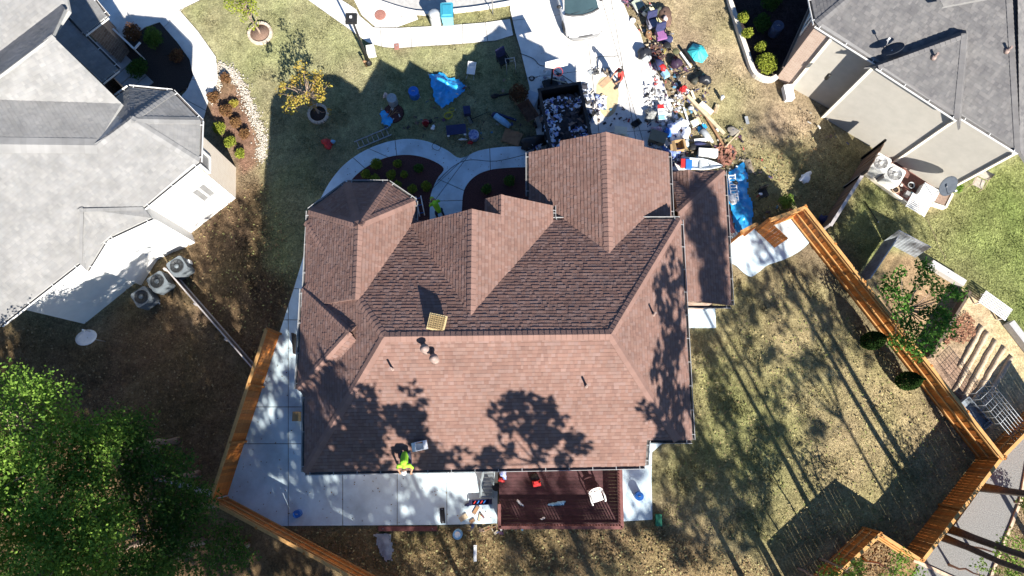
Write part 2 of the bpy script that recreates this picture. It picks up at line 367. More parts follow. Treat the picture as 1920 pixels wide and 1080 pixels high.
# kerb and street
st = [(640, -80), (691, -2), (781, 25), (868, 20), (925, 12), (962, 5), (985, -4), (1000, -80)]
mb = MB(); mb.prism(poly_px([(600, -200)] + st + [(1100, -200)]), -.05, -.012); o = mb.build('street', mat('street_concrete', (.38, .37, .35), .9, .12, 5, .2)); o['kind'] = 'structure'
mb = MB(); kp = [P(x, y) for x, y in smooth_line(st[1:7], 5)]
for a, b2 in zip(kp, kp[1:]): mb.beam(a + Vector((0, 0, .04)), b2 + Vector((0, 0, .04)), .16, .2)
o = mb.build('kerb', CONC); o['kind'] = 'structure'
mb = MB(); mb.prism(poly_px([(1722, 1060), (1740, 1040), (1790, 985), (1848, 905), (1870, 868), (1925, 812), (2100, 640), (2100, 760), (1938, 862), (1912, 940), (1895, 985), (1872, 1040), (1850, 1100), (1800, 1300), (1600, 1300)]), -.05, .0); o = mb.build('road', ASPH); o['kind'] = 'structure'
mb = MB(); kp = [P(x, y) for x, y in [(1925, 870), (1912, 940), (1895, 985), (1872, 1040), (1850, 1100)]]
for a, b2 in zip(kp, kp[1:]): mb.beam(a + Vector((0, 0, .02)), b2 + Vector((0, 0, .02)), .12, .12)
mb.beam(P(1712, 1050) + Vector((0, 0, .02)), P(1800, 1090) + Vector((0, 0, .02)), .14, .12)
o = mb.build('road_kerb', mat('kerb_tan', (.50, .38, .27), .9)); o['kind'] = 'structure'
# mulch beds
MUL = mat('red_mulch', (.085, .035, .033), .95, .5, 25, .8, 60)
DARK = mat('dark_mulch', (.045, .034, .03), .95, .5, 25, .8, 60)
for pts, m in ((loop[:-3] + [(655, 430), (806, 430)], MUL), (arc_i + [(866, 440), (1000, 440)], MUL), ([(205, 62), (246, 73), (272, 53), (300, 43), (332, 80), (355, 112), (362, 140), (350, 166), (320, 182), (250, 170), (235, 140)], DARK)):
    mb = MB(); mb.prism(poly_px(pts), -.06, .035); o = mb.build('mulch_bed', m); o['kind'] = 'structure'
def pebbles(line, width, n, m, s=.032, seed=1):
    q = np.random.default_rng(seed); pts = [P(x, y) for x, y in smooth_line(line, 6)]; seg = np.array([[p.x, p.y] for p in pts]); d = np.r_[0, np.cumsum(np.hypot(*np.diff(seg, axis=0).T))]
    u = q.uniform(0, d[-1], n); X = np.interp(u, d, seg[:, 0]) + q.normal(0, width / 2.4, n); Y = np.interp(u, d, seg[:, 1]) + q.normal(0, width / 2.4, n)
    mb = MB()
    for x, y in zip(X, Y):
        r = s * q.uniform(.6, 1.5); mb.lathe([(r, 0), (r * .8, r * .5), (.0, r * .75)], (x, y, -.02), 5, tone=float(q.uniform(.6, 1.15)))
    o = mb.build('pebbles', m); o['kind'] = 'stuff'; return o
PEB = mat('white_pebble', (.50, .45, .38), .8, .1, tone=True)
pebbles([(405, 122), (430, 132), (450, 155), (466, 195), (480, 230), (492, 262), (488, 300)], .36, 1700, PEB, seed=2)
pebbles([(395, 190), (405, 165), (412, 140), (415, 125)], .28, 450, PEB, seed=5)
pebbles([(276, 56), (300, 52), (330, 92), (352, 130), (350, 150), (335, 172)], .4, 800, PEB, seed=3)
# raised soil in the neighbour's garden
SOIL = mat('garden_soil', (.46, .36, .25), .95, .25, 14, .6, 40)
gs = setting('garden_soil')
for (a, b2) in (((1842, 612), (1800, 688)), ((1853, 622), (1790, 735)), ((1868, 638), (1806, 748)), ((1884, 651), (1822, 760)), ((1898, 668), (1838, 772))):
    A, B = P(*a), P(*b2); n = 14; mb = MB()
    mb.tube([A.lerp(B, i / n) + Vector((rnd.uniform(-.02, .02), rnd.uniform(-.02, .02), -.07)) for i in range(n + 1)], [.12 + rnd.uniform(-.012, .012) for _ in range(n + 1)], 8); mb.build('furrow', SOIL, gs)
CH = mat('red_wood_chips', (.30, .15, .09), .95, .35, 20, .4, tone=True)
q = np.random.default_rng(4); cpoly = [(1772, 640), (1790, 600), (1812, 583), (1828, 602), (1829, 628), (1808, 645), (1785, 640), (1775, 650)]
X = q.uniform(1765, 1832, 1500); Y = q.uniform(580, 652, 1500); k = inside(X, Y, cpoly)
c = np.array([list(P(x, y, .03)) for x, y in zip(X[k], Y[k])]); quads_np('wood_chips', leaf_quads(c, .055, up=1.2, aspect=.5), CH, tone=q.uniform(.6, 1.3, len(c)), kind='stuff')
# leaf litter and dry tufts lying on the yards
def scatter(n, poly, size, m, seed, cols, z=.0, up=1.5):
    q = np.random.default_rng(seed); xs_, ys_ = zip(*poly); X = q.uniform(min(xs_), max(xs_), n); Y = q.uniform(min(ys_), max(ys_), n); k = inside(X, Y, poly)
    c = np.array([list(P(x, y, z)) for x, y in zip(X[k], Y[k])]); c[:, 2] += q.uniform(0, .05, len(c)); col = np.array(cols)[q.integers(0, len(cols), len(c))]
    return quads_np('leaf_litter', leaf_quads(c, size, up=up), m, tone=col, kind='stuff')
LIT = mat('litter', (1, 1, 1), .95, 0, tone=True)
br = [(.22, .145, .07), (.17, .11, .055), (.26, .19, .10), (.13, .09, .05)]
scatter(3500, [(0, 620), (300, 520), (480, 700), (405, 930), (300, 1080), (0, 1080)], .055, LIT, 21, br)
scatter(2200, [(400, 380), (500, 330), (565, 540), (520, 625), (480, 700), (290, 500)], .05, LIT, 22, br + [(.30, .29, .11)])
scatter(3500, [(1300, 640), (1500, 500), (1840, 860), (1690, 1045), (1240, 990)], .05, LIT, 23, [(.40, .33, .16), (.24, .24, .08), (.30, .22, .11), (.17, .19, .06)])
scatter(2600, [(520, 990), (935, 990), (1240, 990), (1500, 1080), (700, 1080)], .055, LIT, 24, br + [(.34, .31, .14)])
scatter(800, [(1400, 250), (1560, 250), (1600, 330), (1540, 440), (1420, 420)], .05, LIT, 25, br + [(.36, .33, .17)])
scatter(1800, [(1617, 995), (1690, 1045), (1660, 1080), (1530, 1080)], .06, LIT, 26, br)

# short grass standing on the open ground: real blades, sparser on the bare yards
def grass(n, poly, seed, hgt, wid, holes, patch=0, gain=1.0):
    q = np.random.default_rng(seed); xs_, ys_ = zip(*poly); X = q.uniform(min(xs_), max(xs_), n); Y = q.uniform(min(ys_), max(ys_), n); k = inside(X, Y, poly)
    for h in holes: k &= ~inside(X, Y, h)
    X, Y = X[k], Y[k]; x = (X - 960) / FOC; y = (540 - Y) / FOC; dz = -math.cos(TILT) + y * math.sin(TILT); t = -CAM_H / dz; wx = x * t; wy = (math.sin(TILT) + y * math.cos(TILT)) * t
    if patch: f = np.sin(wx * 1.9 + 1.3 * np.sin(wy * 1.1)) + np.sin(wy * 2.3 + 1.1 * np.sin(wx * 1.7)) + np.sin((wx + wy) * 4.1) * .8; k = f > patch; wx, wy = wx[k], wy[k]
    m = len(wx)
    i = np.clip(np.searchsorted(xs, wx) - 1, 0, nx - 2); j = np.clip(np.searchsorted(ys, wy) - 1, 0, ny - 2); col = Cg[j, i] * q.uniform(.72, 1.4, m)[:, None] * gain; z0 = zz[j, i] - .015
    a = q.uniform(0, 6.283, m); h = hgt * q.uniform(.5, 1.3, m); w_ = wid * q.uniform(.6, 1.3, m); lx, ly = q.normal(0, .55, m) * h, q.normal(0, .55, m) * h; ux, uy = np.cos(a) * w_, np.sin(a) * w_
    V = np.stack([np.stack([wx - ux, wy - uy, z0], 1), np.stack([wx + ux, wy + uy, z0], 1), np.stack([wx + lx + ux * .5, wy + ly + uy * .5, z0 + h], 1), np.stack([wx + lx - ux * .5, wy + ly - uy * .5, z0 + h], 1)], 1)
    quads_np('grass', V, GRSM, tone=col, kind='stuff')
GRSM = mat('grass_blade', (1, 1, 1), .9, 0, tone=True, spec=.05)
MAINROOF = [(600, 420), (660, 370), (780, 400), (1000, 300), (1250, 300), (1350, 330), (1360, 570), (1290, 580), (1290, 815), (1200, 880), (580, 880), (580, 540)]
HL = [(-10, -10), (215, -10), (230, 160), (330, 172), (438, 300), (442, 370), (200, 622), (-10, 640)]; HR = [(1455, 145), (1600, -20), (1930, -20), (1930, 285), (1755, 356)]
BEDS = [loop, [(866, 395), (870, 358), (915, 318), (1000, 312), (1000, 440)], [(205, 62), (272, 53), (332, 80), (362, 140), (320, 190), (235, 150)], [(408, 126), (440, 138), (466, 195), (492, 262), (486, 305), (440, 300), (392, 220)], [(1366, -20), (1410, 138), (1456, 146), (1530, 40), (1530, -20)], [(1622, 325), (1668, 360), (1745, 400), (1780, 366), (1660, 290)]]
STR = [st + [(1000, -60), (640, -60)]]; HOLES = EXCL + [MAINROOF, HL, HR] + BEDS + STR
grass(150000, [(330, -10), (1010, -10), (1010, 330), (860, 320), (600, 400), (565, 540), (520, 625), (470, 560), (400, 300), (440, 120)], 51, .05, .014, HOLES)
grass(60000, [(1165, -10), (1362, -10), (1405, 145), (1480, 190), (1620, 290), (1540, 440), (1400, 420), (1380, 300), (1290, 300)], 52, .045, .014, HOLES)
grass(95000, [(1540, 440), (1625, 335), (1750, 400), (1925, 285), (1925, 640), (1800, 530), (1700, 440), (1640, 470), (1600, 530)], 53, .05, .014, HOLES)
grass(140000, [(1370, 500), (1520, 455), (1832, 858), (1692, 1040), (1617, 992), (1500, 1090), (940, 1090), (940, 992), (1230, 980), (1225, 830), (1300, 820), (1295, 620)], 54, .045, .014, HOLES)
grass(60000, [(300, 560), (400, 380), (500, 330), (560, 540), (520, 625), (480, 700)], 55, .035, .012, HOLES)
grass(60000, [(0, 620), (300, 560), (480, 700), (400, 930), (300, 1080), (0, 1080)], 56, .03, .012, HOLES)
grass(35000, [(520, 990), (945, 990), (945, 1090), (760, 1090)], 57, .04, .013, HOLES); grass(16000, [(1885, 860), (1925, 830), (1925, 1085), (1850, 1085), (1900, 985)], 58, .05, .014, HOLES)
scatter(420, [(524, 626), (565, 560), (580, 880), (930, 885), (930, 980), (520, 984), (430, 930)], .035, LIT, 27, [(.2, .12, .06), (.12, .07, .04), (.26, .2, .1)], z=.055)
scatter(260, [(612, 350), (680, 284), (765, 262), (862, 297), (990, 280), (990, 312), (870, 358), (806, 395), (832, 316), (765, 292), (655, 340)], .03, LIT, 28, [(.1, .07, .04), (.16, .1, .05), (.05, .05, .05)], z=.055)
scatter(500, [(1000, 60), (1160, 20), (1270, 260), (1262, 330), (1010, 300)], .028, LIT, 29, [(.2, .15, .09), (.1, .09, .08), (.3, .25, .18)], z=.035)
# taller tufts in patches
grass(60000, [(330, -10), (1010, -10), (1010, 330), (860, 320), (600, 400), (565, 540), (470, 560), (400, 300), (440, 120)], 61, .085, .02, HOLES, 1.2, .62)
grass(60000, [(1370, 500), (1520, 455), (1832, 858), (1692, 1040), (1617, 992), (1500, 1090), (940, 1090), (940, 992), (1230, 980), (1225, 830), (1300, 820)], 62, .085, .02, HOLES, 1.1, .6)
grass(60000, [(1165, -10), (1362, -10), (1405, 145), (1480, 190), (1925, 285), (1925, 640), (1700, 440), (1600, 530), (1540, 440), (1400, 420), (1300, 280)], 63, .08, .02, HOLES, 1.3, .66)

# ------------------------------------------------------------------ roofs
def shingle_field(poly, pl, tones, exp=.143, tab=.125, lift=(.012, .022), seed=0, band=.66):
    """courses of separate tabs laid up a sloping convex polygon; returns (quads, tones)"""
    q = random.Random(seed); n = pl[0]; dn = Vector((n.x, n.y, 0))
    dn = (Vector((0, 0, -1)) - n * (-n.z)).normalized(); ac = n.cross(dn).normalized(); o = poly[0]
    p2 = [((p - o).dot(ac), -(p - o).dot(dn)) for p in poly]; y0 = min(p[1] for p in p2); y1 = max(p[1] for p in p2)
    V = []; T = []; y = y0
    def span(yy):
        xs_ = []
        for i in range(len(p2)):
            (ax, ay), (bx, by) = p2[i], p2[(i + 1) % len(p2)]
            if (ay <= yy < by) or (by <= yy < ay): xs_.append(ax + (bx - ax) * (yy - ay) / (by - ay))
        return (min(xs_), max(xs_)) if len(xs_) > 1 else None
    def pt(x, yy, h): return o + ac * x - dn * yy + n * h
    row = 0
    while y < y1 - .02:
        yt = min(y + exp, y1); sb, st2 = span(y + .0005), span(yt - .0005)
        if sb and st2:
            i0, i1 = max(sb[0], st2[0]), min(sb[1], st2[1]); cuts = [(sb[0], st2[0])]
            if i1 - i0 > .08:
                x = i0 + q.uniform(.2, 1) * tab
                while x < i1 - .05: cuts.append((x, x)); x += q.uniform(.55, 1.5) * tab
            cuts.append((sb[1], st2[1]))
            for (lb, lt), (rb, rt) in zip(cuts, cuts[1:]):
                h = q.choice(lift) + q.uniform(0, .004); b0 = y - q.uniform(0, .012); ym = yt - .036; k_ = max(0, (ym - y) / max(yt - y, .01)); hm = .003 + (h - .003) * .25; lm, rm = lb + (lt - lb) * k_, rb + (rt - rb) * k_
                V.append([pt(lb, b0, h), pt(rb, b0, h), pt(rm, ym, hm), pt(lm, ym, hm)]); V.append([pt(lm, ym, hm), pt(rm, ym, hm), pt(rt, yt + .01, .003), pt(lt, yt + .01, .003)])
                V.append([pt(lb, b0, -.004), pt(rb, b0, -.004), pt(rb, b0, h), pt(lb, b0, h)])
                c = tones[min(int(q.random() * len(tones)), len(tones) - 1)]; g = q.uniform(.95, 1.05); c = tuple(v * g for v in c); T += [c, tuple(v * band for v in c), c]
        y += exp; row += 1
    return V, T
TROUGH = mat('gutter_trough', (.10, .09, .085), .8, .3, 4)  # dark floor colour stands in for the shade inside the gutter
class Roof:
    def __init__(s, house, m, tones, trim, deckm, seed=1, exp=.143, tab=.125, lift=(.012, .022)):
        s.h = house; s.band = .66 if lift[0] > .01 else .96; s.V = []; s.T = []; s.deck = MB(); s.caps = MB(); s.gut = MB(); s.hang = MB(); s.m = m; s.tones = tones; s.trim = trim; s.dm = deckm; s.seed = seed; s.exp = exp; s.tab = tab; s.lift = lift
    def face(s, poly, pl, deck=True):
        if len(poly) < 3: return
        a = sum((poly[i] - poly[0]).cross(poly[(i + 1) % len(poly)] - poly[0]).z for i in range(len(poly)))
        if a < 0: poly = poly[::-1]
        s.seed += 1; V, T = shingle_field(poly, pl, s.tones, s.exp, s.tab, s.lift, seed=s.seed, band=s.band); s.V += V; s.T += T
        k = len(s.deck.v); n = len(poly)
        for dz in (-.012, -.16): s.deck.v += [p + Vector((0, 0, dz)) for p in poly]
        s.deck.face([k + i for i in range(n)]); s.deck.face([k + n + i for i in range(n)][::-1])
        for i in range(n): j = (i + 1) % n; s.deck.face((k + n + i, k + n + j, k + j, k + i))
    def cap(s, a, b, pa, pb, w=.17, step=.19):
        """bent cap shingles lapped along a ridge or hip from a (low) to b (high)"""
        d = b - a; L = d.length; d.normalize(); ls = []
        for pl in (pa, pb):
            l = pl[0].cross(d).normalized()
            if l.z > 0: l = -l
            ls.append(l)
        up = (pa[0] + pb[0]).normalized(); n = max(1, int(L / step)); q = random.Random(n)
        for i in range(n):
            p, e = a + d * (L * i / n), a + d * (L * (i + 1) / n + .03); t_ = s.tones; g_ = q.uniform(.98, 1.14); c = tuple(sum(t[k] for t in t_) / len(t_) * g_ for k in range(3))
            for l in ls:
                v = [p + up * .05 , p + l * w + up * .042, e + l * w + up * .022, e + up * .03]
                k = len(s.caps.v); s.caps.v += v; nn = (v[1] - v[0]).cross(v[3] - v[0]); s.caps.face([k, k + 1, k + 2, k + 3] if nn.z > 0 else [k + 3, k + 2, k + 1, k], c)
                v = [p + up * .05, p + l * w + up * .042, p + l * w, p]; k = len(s.caps.v); s.caps.v += v; s.caps.face([k, k + 1, k + 2, k + 3], c)
                v = [p + l * w + up * .042, e + l * w + up * .022, e + l * w - up * .01, p + l * w - up * .01]; k = len(s.caps.v); s.caps.v += v; s.caps.face([k, k + 1, k + 2, k + 3], c)
    def gutter(s, a, b, out, z=-.05):
        """one run of gutter: pale lip, dark trough, hangers"""
        a = Vector(a); b = Vector(b); o = Vector((out[0], out[1], 0)).normalized(); d = (b - a).normalized(); L = (b - a).length; dz = Vector((0, 0, z))
        g = MB().beam(a + o * .125 + dz, b + o * .125 + dz, .018, .09).build('gutter', s.trim, s.h, True)
        MB().beam(a + o * .06 + dz + Vector((0, 0, -.05)), b + o * .06 + dz + Vector((0, 0, -.05)), .10, .015).build('trough', TROUGH, g, True); h = MB(); n = max(2, int(L / .8))
        for i in range(n): p = a + d * (.2 + (L - .4) * i / (n - 1)) + dz; h.beam(p + Vector((0, 0, .052)), p + o * .14 + Vector((0, 0, .052)), .024, .012)
        h.build('hanger', s.trim, g, True, kind='stuff')
    def done(s, capname='ridge_cap'):
        rf = s.deck.build('roof', s.dm, s.h, True)
        off = root(s.h).location
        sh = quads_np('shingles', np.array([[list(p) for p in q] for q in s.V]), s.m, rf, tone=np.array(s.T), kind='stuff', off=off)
        if s.caps.f: s.caps.build(capname, s.m, rf, True, kind='stuff')
        return rf
def walls(house, pts, z0, z1, m, name='wall', inset=0):
    n = len(pts); mb = MB()
    for i in range(n):
        a, b = pts[i], pts[(i + 1) % n]; mb.poly([(a[0], a[1], z0), (b[0], b[1], z0), (b[0], b[1], z1), (a[0], a[1], z1)])
    return mb.build(name, m, house, True, wuv=True)
BRN = [(.204, .119, .096), (.220, .130, .105), (.214, .136, .114), (.232, .147, .122), (.208, .123, .099), (.222, .134, .108), (.227, .147, .126), (.190, .114, .094)]
SHM = mat('shingle_granules', (1, 1, 1), .92, .17, .8, .35, 120, tone=True, spec=.15)
WHT = mat('white_trim', (.72, .72, .70), .5, .05)
GUTW = mat('gutter_white', (.34, .34, .335), .5, .06); DECKB = mat('brown_fascia', (.16, .10, .085), .8, .1)
TANW = mat('tan_brick_wall', (.36, .26, .20), .9, .15, 4)

# the house in the middle: one hipped roof with gables, a bay, a garage wing and a low side wing growing out of it
MH = thing('brown_roofed_house', 'large house with brown shingle roof of many gables in the middle', 'house', (0, 0, 0))
E6 = 6.2; ZR = 8.75
rf = Roof(MH, SHM, BRN, GUTW, DECKB)
ZE = (Vector((0, 0, 1)), E6)
PS = plane3(P(570, 885, E6), P(1208, 873, E6), P(930, 632, ZR)); PN = plane3(P(1060, 413, E6), P(1240, 412, E6), P(930, 627, ZR))
PE = plane3(P(1275, 412, E6), P(1297, 822, E6), P(1146, 624, ZR)); PW = plane3(P(571, 885, E6), P(572, 740, E6), P(718, 627, ZR))
cSW, cSE, cNE, cNW = isect(PS, PW, ZE), isect(PS, PE, ZE), isect(PN, PE, ZE), isect(PN, PW, ZE)
rE, rW = isect(PS, PN, PE), isect(PS, PN, PW)
xn = P(1209, 850, 6.2).x; yn = P(1250, 825, 6.3).y
S = [cSW, cSE, rE, rW]
rf.face(clip(S, 1, 0, xn), PS); rf.face(clip(clip(S, -1, 0, -xn), 0, -1, -yn), PS)
rf.face([cNE, cNW, rW, rE], PN); rf.face(clip([cSE, cNE, rE], 0, -1, -yn), PE); rf.face([cNW, cSW, rW], PW)
rf.cap(rW, rE, PN, PS, .2); rf.cap(cNE, rE, PN, PE); rf.cap(cSW, rW, PS, PW); rf.cap(cNW, rW, PN, PW)
hs = cSE.lerp(rE, (yn - cSE.y) / (rE.y - cSE.y)); rf.cap(hs, rE, PS, PE)
SEg = Vector((xn, cSE.y + (cSW.y - cSE.y) * (cSE.x - xn) / (cSE.x - cSW.x), E6))
rf.gutter(cSW, SEg, (0, -1)); yE = Vector((cSE.x + (cNE.x - cSE.x) * (yn - cSE.y) / (cNE.y - cSE.y), yn, E6)); rf.gutter(yE, cNE, (1, 0))
nz0 = zon(PS, xn, yn); rf.gutter((xn, yn, E6 + .05), (yE.x, yn, E6 + .05), (0, -1)); rf.gutter((xn, SEg.y, E6 + .1), (xn, yn, nz0), (1, 0))
rf.gutter(cNE, P(1192, 412, E6), (0, 1)); rf.gutter(P(1086, 413, E6), P(1034, 413, E6), (0, 1))
wl = P(572, 736, E6); rf.gutter(wl, cSW, (-1, 0))
# bay at the front left
ZB = 8.15; pk = P(672, 421, ZB); pk2 = Vector((pk.x, P(672, 560, ZB).y, ZB))
b0, b1, b2_, b3, b4 = P(580, 395, E6), P(650, 343, E6), P(727, 343, E6), P(777, 377, E6), P(777, 420, E6)
PBW = plane3(b0, pk, pk2); PBE = plane3(b4, pk, pk2); PB1, PB2, PB3 = plane3(b0, b1, pk), plane3(b1, b2_, pk), plane3(b2_, b3, pk)
bs = Vector((b0.x, pk2.y, E6)); be = Vector((b4.x, pk2.y, E6))
rf.face([b0, bs, pk2, pk], PBW); rf.face([Vector((b4.x, b3.y, zon(PBE, b4.x, b3.y))), pk, pk2, be], PBE)
rf.face([b0, b1, pk], PB1); rf.face([b1, b2_, pk], PB2); rf.face([b2_, b3, pk], PB3)
rf.cap(pk, pk2, PBW, PBE, .2); rf.cap(b0, pk, PBW, PB1); rf.cap(b1, pk, PB1, PB2); rf.cap(b2_, pk, PB2, PB3); rf.cap(b3, pk, PB3, PBE)
rf.gutter(bs, b0, (-1, 0)); rf.gutter(b0, b1, (-.6, .8)); rf.gutter(b1, b2_, (0, 1)); rf.gutter(b2_, b3, (.6, .8)); rf.gutter(b3, b4, (1, 0))
# gable in the middle of the front and the narrow one beside it
ga = P(885, 392, 8.35); gb = Vector((ga.x, P(892, 604, 8.35).y, 8.35)); gw = P(772, 418, 6.35); ge = P(1036, 384, 6.25)
PGW = plane3(ga, gb, gw); PGE = plane3(ga, gb, ge)
rf.face([ga, gb, Vector((gw.x, gb.y, gw.z)), Vector((gw.x, ga.y, gw.z))], PGW)
dr = ray_plane(940, 365, PGE)
rf.face([ga, Vector((ge.x, ga.y, ge.z)), Vector((ge.x, gb.y, ge.z)), gb], PGE)
rf.face([Vector((dr.x, ga.y, dr.z)), dr, Vector((ge.x, dr.y, ge.z)), Vector((ge.x, ga.y, ge.z))], PGE)
dl = Vector((dr.x - .62, dr.y, dr.z - .5)); PDW = plane3(dr, dl, dr + Vector((0, -2, 0)))
rf.face([dr, dl, dl + Vector((0, -1.4, 0)), dr + Vector((0, -1.4, 0))], PDW)
rf.cap(ga, gb, PGW, PGE, .2); rf.cap(dr, Vector((dr.x, ga.y - .3, dr.z)), PDW, PGE, .12)
rf.gutter((ge.x, dr.y, ge.z), (ge.x, P(1036, 412, 6).y, ge.z), (1, 0))
# garage gable with its stepped front
ra = P(1136, 248, 7.0); rb = Vector((ra.x, P(1146, 490, 7.0).y, 7.0)); gwx = P(992, 320, 5.5); gex = P(1254, 310, 5.5)
PRW = plane3(ra, rb, gwx); PRE = plane3(ra, rb, gex)
j1 = ray_plane(1050, 276, PRW).x; j2 = ray_plane(1207, 270, PRE).x; st_ = .24
for x0, x1, dy, pl in ((gwx.x, j1, st_, PRW), (j1, ra.x, 0, PRW), (ra.x, j2, 0, PRE), (j2, gex.x, st_, PRE)):
    rf.face([Vector((x, y, zon(pl, x, y))) for x, y in ((x0, ra.y - dy), (x0, rb.y), (x1, rb.y), (x1, ra.y - dy))], pl)
rf.cap(ra, rb, PRW, PRE, .2)
rf.gutter((gwx.x, ra.y - st_, gwx.z), (gwx.x, P(992, 372, 5.15).y, gwx.z), (-1, 0)); rf.gutter((gex.x, ra.y - st_, gex.z), (gex.x, P(1258, 410, 5.15).y, gex.z), (1, 0))
# low wing on the right
E3 = 3.3; w1, w2, w3 = P(1357, 320, E3), P(1371, 572, E3), P(1258, 320, E3)
PWE = plane_dir(w1.lerp(w2, .5), (1, 0), 30); PWN = plane_dir(w1, (0, 1), 31)
xin = P(1262, 500, E3).x; Zt = zon(PWE, xin, 0)
wnE = isect(PWE, PWN, (Vector((0, 0, 1)), E3)); wS = Vector((wnE.x, w2.y, E3))
top = Vector((xin, 0, Zt)); yt = wnE.y - (Zt - E3) / math.tan(R(31)); ap = Vector((xin, yt, Zt))
rf.face([wnE, wS, Vector((xin, w2.y, Zt)), ap], PWE); rf.face([wnE, ap, Vector((xin, wnE.y, E3))], PWN); rf.cap(wnE, ap, PWE, PWN)
sx_ = P(1289, 318, E3 + .65); PSW = plane_dir(sx_, (-1, 0), 33); PSE_ = plane_dir(sx_, (1, 0), 33)
rf.face([sx_, sx_ + Vector((0, -1.6, 0)), Vector((sx_.x - 1, sx_.y - 1.6, zon(PSW, sx_.x - 1, 0))), Vector((sx_.x - 1, sx_.y, zon(PSW, sx_.x - 1, 0)))], PSW)
rf.face([sx_, sx_ + Vector((0, -1.6, 0)), Vector((sx_.x + .95, sx_.y - 1.6, zon(PSE_, sx_.x + .95, 0))), Vector((sx_.x + .95, sx_.y, zon(PSE_, sx_.x + .95, 0)))], PSE_)
rf.gutter(wnE, wS, (1, 0)); rf.gutter((xin + .3, wS.y, E3 + .05), wS, (0, -1))
# shallow hip on the left side
u1, u2 = P(563, 541, E6), P(563, 729, E6); u1.x = u2.x = (u1.x + u2.x) / 2; PU0 = (PW[0], PW[1] + .34 * PW[0].z); ut = ray_plane(655, 623, PU0)
PU = plane3(u1, u2, ut); rf.face([u1, u2, ut], PU)
for a_, s_ in ((u1, 1), (u2, -1)):
    l1 = a_ + Vector((.28, .30 * s_, 0)); l1.z = zon(PW, l1.x, l1.y) + .0; l2 = ut + Vector((.25, .28 * s_, 0)); l2.z = zon(PW, l2.x, l2.y)
    pu = plane3(a_, ut, l2); rf.face([a_, ut, l2], pu); pu2 = plane3(a_, l2, l1); rf.face([a_, l2, l1], pu2); rf.cap(a_, ut, PU, pu, .13)
rf.gutter(u2, u1, (-1, 0))
roofo = rf.done()
# walls under the eaves
def rect(x0, x1, y0, y1): return [(x0, y0), (x1, y0), (x1, y1), (x0, y1)]
i_ = .42
walls(MH, [(cSW.x + i_, cSW.y + i_), (xn - .3, cSE.y + i_), (xn - .3, yn + .3), (cSE.x - i_ - .2, yn + .3), (cNE.x - i_, cNE.y - i_), (cNW.x + i_, cNW.y - i_)], -.05, E6 - .1, TANW)
walls(MH, [(b0.x + .4, pk2.y), (b0.x + .4, b0.y - .2), (b1.x + .15, b1.y - .38), (b2_.x - .15, b2_.y - .38), (b3.x - .38, b3.y - .15), (b3.x - .38, pk2.y)], -.05, E6 - .1, TANW)
walls(MH, rect(gw.x + .2, ge.x - .35, cNE.y - 1, ga.y - .3), -.05, 6, TANW); walls(MH, rect(dr.x - .4, ge.x - .35, ga.y - .6, dr.y - .3), -.05, 6, TANW)
walls(MH, rect(gwx.x + .35, gex.x - .35, cNE.y - 2, ra.y - .5), -.05, 5.1, TANW); walls(MH, rect(xin - .5, wnE.x - .4, w2.y + .3, wnE.y - .4), -.05, E3 - .05, TANW)
mb = MB()   # gable triangles
for A, B, C in ((Vector((gw.x + .2, ga.y - .3, 6)), Vector((ge.x - .35, ga.y - .3, 6)), Vector((ga.x, ga.y - .3, 8.2))), (Vector((gwx.x + .35, ra.y - .5, 5.1)), Vector((gex.x - .35, ra.y - .5, 5.1)), Vector((ra.x, ra.y - .5, 6.8))), (Vector((dr.x - .4, dr.y - .3, 6)), Vector((ge.x - .35, dr.y - .3, 6)), Vector((dr.x, dr.y - .3, dr.z - .2)))): mb.poly([B, A, C])
mb.build('gable_wall', TANW, MH, True)
# big garage door and front door facing the street
mb = MB(); mb.box(((gwx.x + gex.x) / 2, ra.y - .46, 1.2), (4.9, .06, 2.3)); gd = mb.build('garage_door', mat('cream_door', (.6, .56, .48), .6), MH, True)
for i in range(4): MB().box(((gwx.x + gex.x) / 2, ra.y - .415, .35 + i * .56), (4.8, .04, .5)).build('panel', MATS['cream_door'], gd, True)

def pipe_vent(px, py, h, r, label, name='vent_pipe', cap=False):
    pl = PS if px < 1180 else PE
    p = ray_plane(px, py, pl); o = thing(name, label, 'vent pipe', p); MB().lathe([(r, -.15), (r, h)], n=10).build('pipe', mat('vent_grey', (.26, .19, .165), .7), o)
    MB().lathe([(r * 2.1, .05 - .12), (r * 1.2, .12)], n=12).build('flashing', MATS['vent_grey'], o)
    if cap: MB().lathe([(r * 1.7, h), (r * 1.9, h + .06), (r * .3, h + .16)], n=12).build('cap', MATS['vent_grey'], o)
    return o
pipe_vent(799, 656, .42, .085, 'capped flue near the ridge, left of a pair', 'roof_flue', True); pipe_vent(816, 674, .42, .085, 'capped flue near the ridge, right of a pair', 'roof_flue', True)
pipe_vent(736, 692, .45, .04, 'thin vent pipe near the left hip of the brown roof'); pipe_vent(1099, 724, .45, .04, 'thin vent pipe low on the sunny back slope'); pipe_vent(1225, 590, .45, .04, 'thin vent pipe on the right hand slope beside leaf shadows')
cp = ray_plane(820, 606, PN); ch = thing('chimney_cap', 'square tan chimney cap with grille top below the ridge', 'chimney', cp, R(-12))
CHT = mat('tan_metal', (.48, .38, .20), .6, .15, 10); MB().box((0, 0, -.2), (.42, .42, .6)).build('chase', CHT, ch); MB().box((0, 0, .11), (.62, .58, .1)).build('cover', CHT, ch)
mb = MB()
for i in range(7): mb.box((-.24 + i * .08, 0, .175), (.025, .5, .03)); mb.box((0, -.22 + i * .073, 0.178), (.54, .025, .03))
mb.build('grille', mat('rust_grille', (.24, .17, .08), .8), ch)

